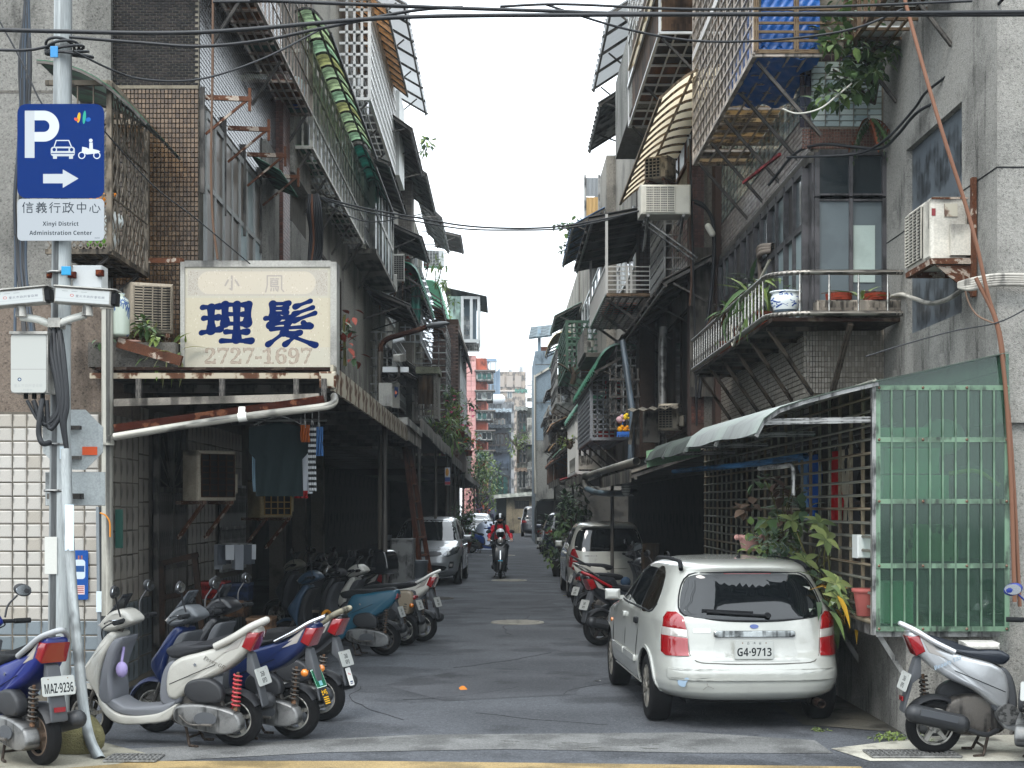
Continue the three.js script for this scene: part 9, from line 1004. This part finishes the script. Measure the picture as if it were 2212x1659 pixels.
{
seed(401);
const px=-0.13,d=39.2;
const m=scooter('moped','black and chrome retro moped ridden towards us in the middle of the alley',[px,d+1.27],[0.02,-1.27],{kind:'retro',body:cPlast('#15171a'),visor:false,plate:false,inner:C.dplast,floor:C.dplast,extra:(g)=>{const q=mb();q.geo(rbox(0.02,0.24,0.045,0.009),at(1.185,0.62,0,0,0,0.1));q.build0('chrome_trim',C.chrome,g);for(const s of[-1,1]){const l=mb();l.geo(new THREE.SphereGeometry(1,12,10),new THREE.Matrix4().makeScale(0.03,0.06,0.03).setPosition(1.13,0.6,s*0.15));l.build0('indicator',clearLens,g);}const f=mb();f.geo(rbox(0.02,0.03,0.12,0.006),at(1.19,0.47,0));f.build0('badge',M('#3fb0d8',{r:0.3}),g);}});
const t=thing('person','person in a red jacket and black helmet and mask riding the moped towards us','person',V(0,0,0)),L=(x,y,z)=>V(x,y,z),b=[];
const hip=L(0.22,0.86,0),chest=L(0.30,1.24,0),neck=L(0.33,1.42,0);
b.push([hip,L(0.26,1.05,0),0.15,0.14],[L(0.26,1.05,0),chest,0.14,0.15],[L(0.3,1.33,-0.15),L(0.3,1.33,0.15),0.07,0.07],[chest,neck,0.1,0.055]);
for(const s of[-1,1]){b.push([L(0.3,1.34,s*0.17),L(0.5,1.12,s*0.29),0.06,0.045],[L(0.5,1.12,s*0.29),L(0.80,1.03,s*0.30),0.045,0.032]);}
const jacket=blob(b,0.06,L(0.4,1.1,0),0.5,56);
const legs=[];for(const s of[-1,1])legs.push([L(0.24,0.88,s*0.09),L(0.64,0.84,s*0.17),0.095,0.07],[L(0.64,0.84,s*0.17),L(0.74,0.40,s*0.15),0.062,0.045],[L(0.2,0.9,0),L(0.24,0.88,s*0.09),0.12,0.1]);
mesh('body',jacket,M('#b3212e',{r:0.7,bump:0.002,bk:5}),t).userData.label='red jacket over the body';
mesh('trousers',blob(legs,0.05,L(0.45,0.65,0),0.5,56),M('#15171b',{r:0.8}),t);
for(const s of[-1,1]){mesh('shoe',blob([[L(0.72,0.38,s*0.15),L(0.84,0.36,s*0.16),0.045,0.035]],0.02,L(0.78,0.37,s*0.15),0.14,24),M('#2a2422',{r:0.6}),t);
const h=[[L(0.80,1.03,s*0.30),L(0.845,1.025,s*0.30),0.028,0.034]];for(let f=0;f<4;f++){const z=s*(0.265+f*0.022);h.push([L(0.855,1.03,z),L(0.885,1.015,z),0.01,0.009],[L(0.885,1.015,z),L(0.875,0.985,z),0.009,0.008],[L(0.875,0.985,z),L(0.85,0.98,z),0.008,0.007]);}h.push([L(0.84,1.02,s*0.26),L(0.85,0.985,s*0.25),0.011,0.009]);mesh('hand',blob(h,0.012,L(0.85,1.0,s*0.29),0.1,40),M('#b98a72',{r:0.6}),t);}
mesh('head',blob([[L(0.345,1.5,0),L(0.36,1.56,0),0.075,0.09],[L(0.33,1.42,0),L(0.345,1.5,0),0.05,0.06],[L(0.43,1.54,0),L(0.452,1.52,0),0.012,0.014],[L(0.42,1.56,-0.03),L(0.425,1.56,0.03),0.02,0.02]],0.03,L(0.36,1.52,0),0.18,44),M('#b98a72',{r:0.6}),t);
const eye=mb();for(const s of[-1,1])eye.geo(new THREE.SphereGeometry(0.012,10,8),at(0.437,1.57,s*0.03));eye.build0('eye',C.black,t);
{const q=mb();const g=new THREE.SphereGeometry(0.085,18,12,0,Math.PI*2,0,Math.PI);q.geo(g,new THREE.Matrix4().makeScale(0.75,0.6,0.85).setPosition(0.395,1.495,0));q.build0('face_mask',M('#17181b',{r:0.8}),t);}
{const q=mb();const g=new THREE.SphereGeometry(0.142,26,16,0,Math.PI*2,0,Math.PI*0.56);q.geo(g,at(0.35,1.575,0,0,0,0.12));q.geo(rbox(0.12,0.03,0.2,0.012),at(0.46,1.6,0,0,0,-0.2));q.build0('helmet',M('#0e0f11',{r:0.12,clear:1}),t);const s=mb();for(let i=0;i<7;i++){const a=0.35+i*0.17;s.geo(rbox(0.03,0.01,0.05,0.004),at(0.35+0.146*Math.cos(a),1.575+0.146*Math.sin(a),0,0,0,a-Math.PI/2));}s.build0('helmet_stripe',M('#cfd2d4',{r:0.2}),t);}
{const q=mb();for(const s of[-1,1])for(let k=0;k<3;k++)q.path([V(0.36,1.5,s*0.09),V(0.4,1.38,s*(0.1+k*0.015)),V(0.42,1.22,s*(0.09+k*0.02))],0.022,6);q.build0('hair',M('#241b18',{r:0.8}),t);}
t.position.copy(m.position);t.rotation.copy(m.rotation);
const hh=thing('helmet','white open helmet with dark goggles resting on the moped handlebar in front of the rider','helmet',V(0,0,0));{const q=mb();q.geo(new THREE.SphereGeometry(0.125,22,14,0,Math.PI*2,0,Math.PI*0.6),at(0.83,1.2,0,0,0,-0.15));q.build0('shell',M('#cfd2d4',{r:0.2,clear:1}),hh);const v=mb();v.geo(new THREE.SphereGeometry(0.13,22,10,-0.9,1.8,Math.PI*0.42,Math.PI*0.22),at(0.835,1.2,0,Math.PI));v.build0('goggles',M('#17191c',{r:0.1}),hh);const s=mb();s.geo(new THREE.SphereGeometry(0.1,16,12),at(0.83,1.15,0));s.build0('lining',C.black,hh);}hh.position.copy(m.position);hh.rotation.copy(m.rotation);
}
{
const t=thing('person','distant person in a dark jacket and orange cap standing by the left awning posts','person',V(xU(1057,92),0,-92)),b=[],L=V;b.push([L(0,0.95,0),L(0,1.3,0),0.13,0.16],[L(-0.15,1.38,0),L(0.15,1.38,0),0.07,0.07],[L(0,1.4,0),L(0,1.5,0),0.06,0.05]);for(const s of[-1,1])b.push([L(s*0.2,1.38,0),L(s*0.26,1.1,0.02),0.055,0.045],[L(s*0.26,1.1,0.02),L(s*0.25,0.86,0.08),0.042,0.03]);
mesh('body',blob(b,0.05,L(0,1.15,0),0.42,36),M('#1f2633',{r:0.8}),t);const lg=[];for(const s of[-1,1])lg.push([L(s*0.09,0.95,0),L(s*0.1,0.5,0.03),0.09,0.06],[L(s*0.1,0.5,0.03),L(s*0.1,0.06,0),0.06,0.04],[L(s*0.1,0.04,0),L(s*0.11,0.035,0.14),0.04,0.035]);mesh('trousers',blob(lg,0.04,L(0,0.5,0.02),0.54,40),M('#20242c',{r:0.8}),t);
mesh('head',blob([[L(0,1.56,0),L(0,1.64,0.01),0.075,0.09],[L(0,1.58,0.09),L(0,1.6,0.095),0.012,0.01]],0.03,L(0,1.6,0),0.15,28),M('#a97f66',{r:0.6}),t);for(const s of[-1,1])mesh('hand',blob([[L(s*0.25,0.85,0.09),L(s*0.245,0.78,0.11),0.03,0.02]],0.01,L(s*0.25,0.8,0.1),0.08,16),M('#a97f66',{r:0.6}),t);mb().geo(new THREE.SphereGeometry(0.105,16,10,0,Math.PI*2,0,Math.PI/2),at(0,1.65,0)).geo(rbox(0.14,0.015,0.12,0.006),at(0,1.66,0.12)).build0('cap',M('#c4572c',{r:0.7}),t);
}
renderer.render(scene,camera);
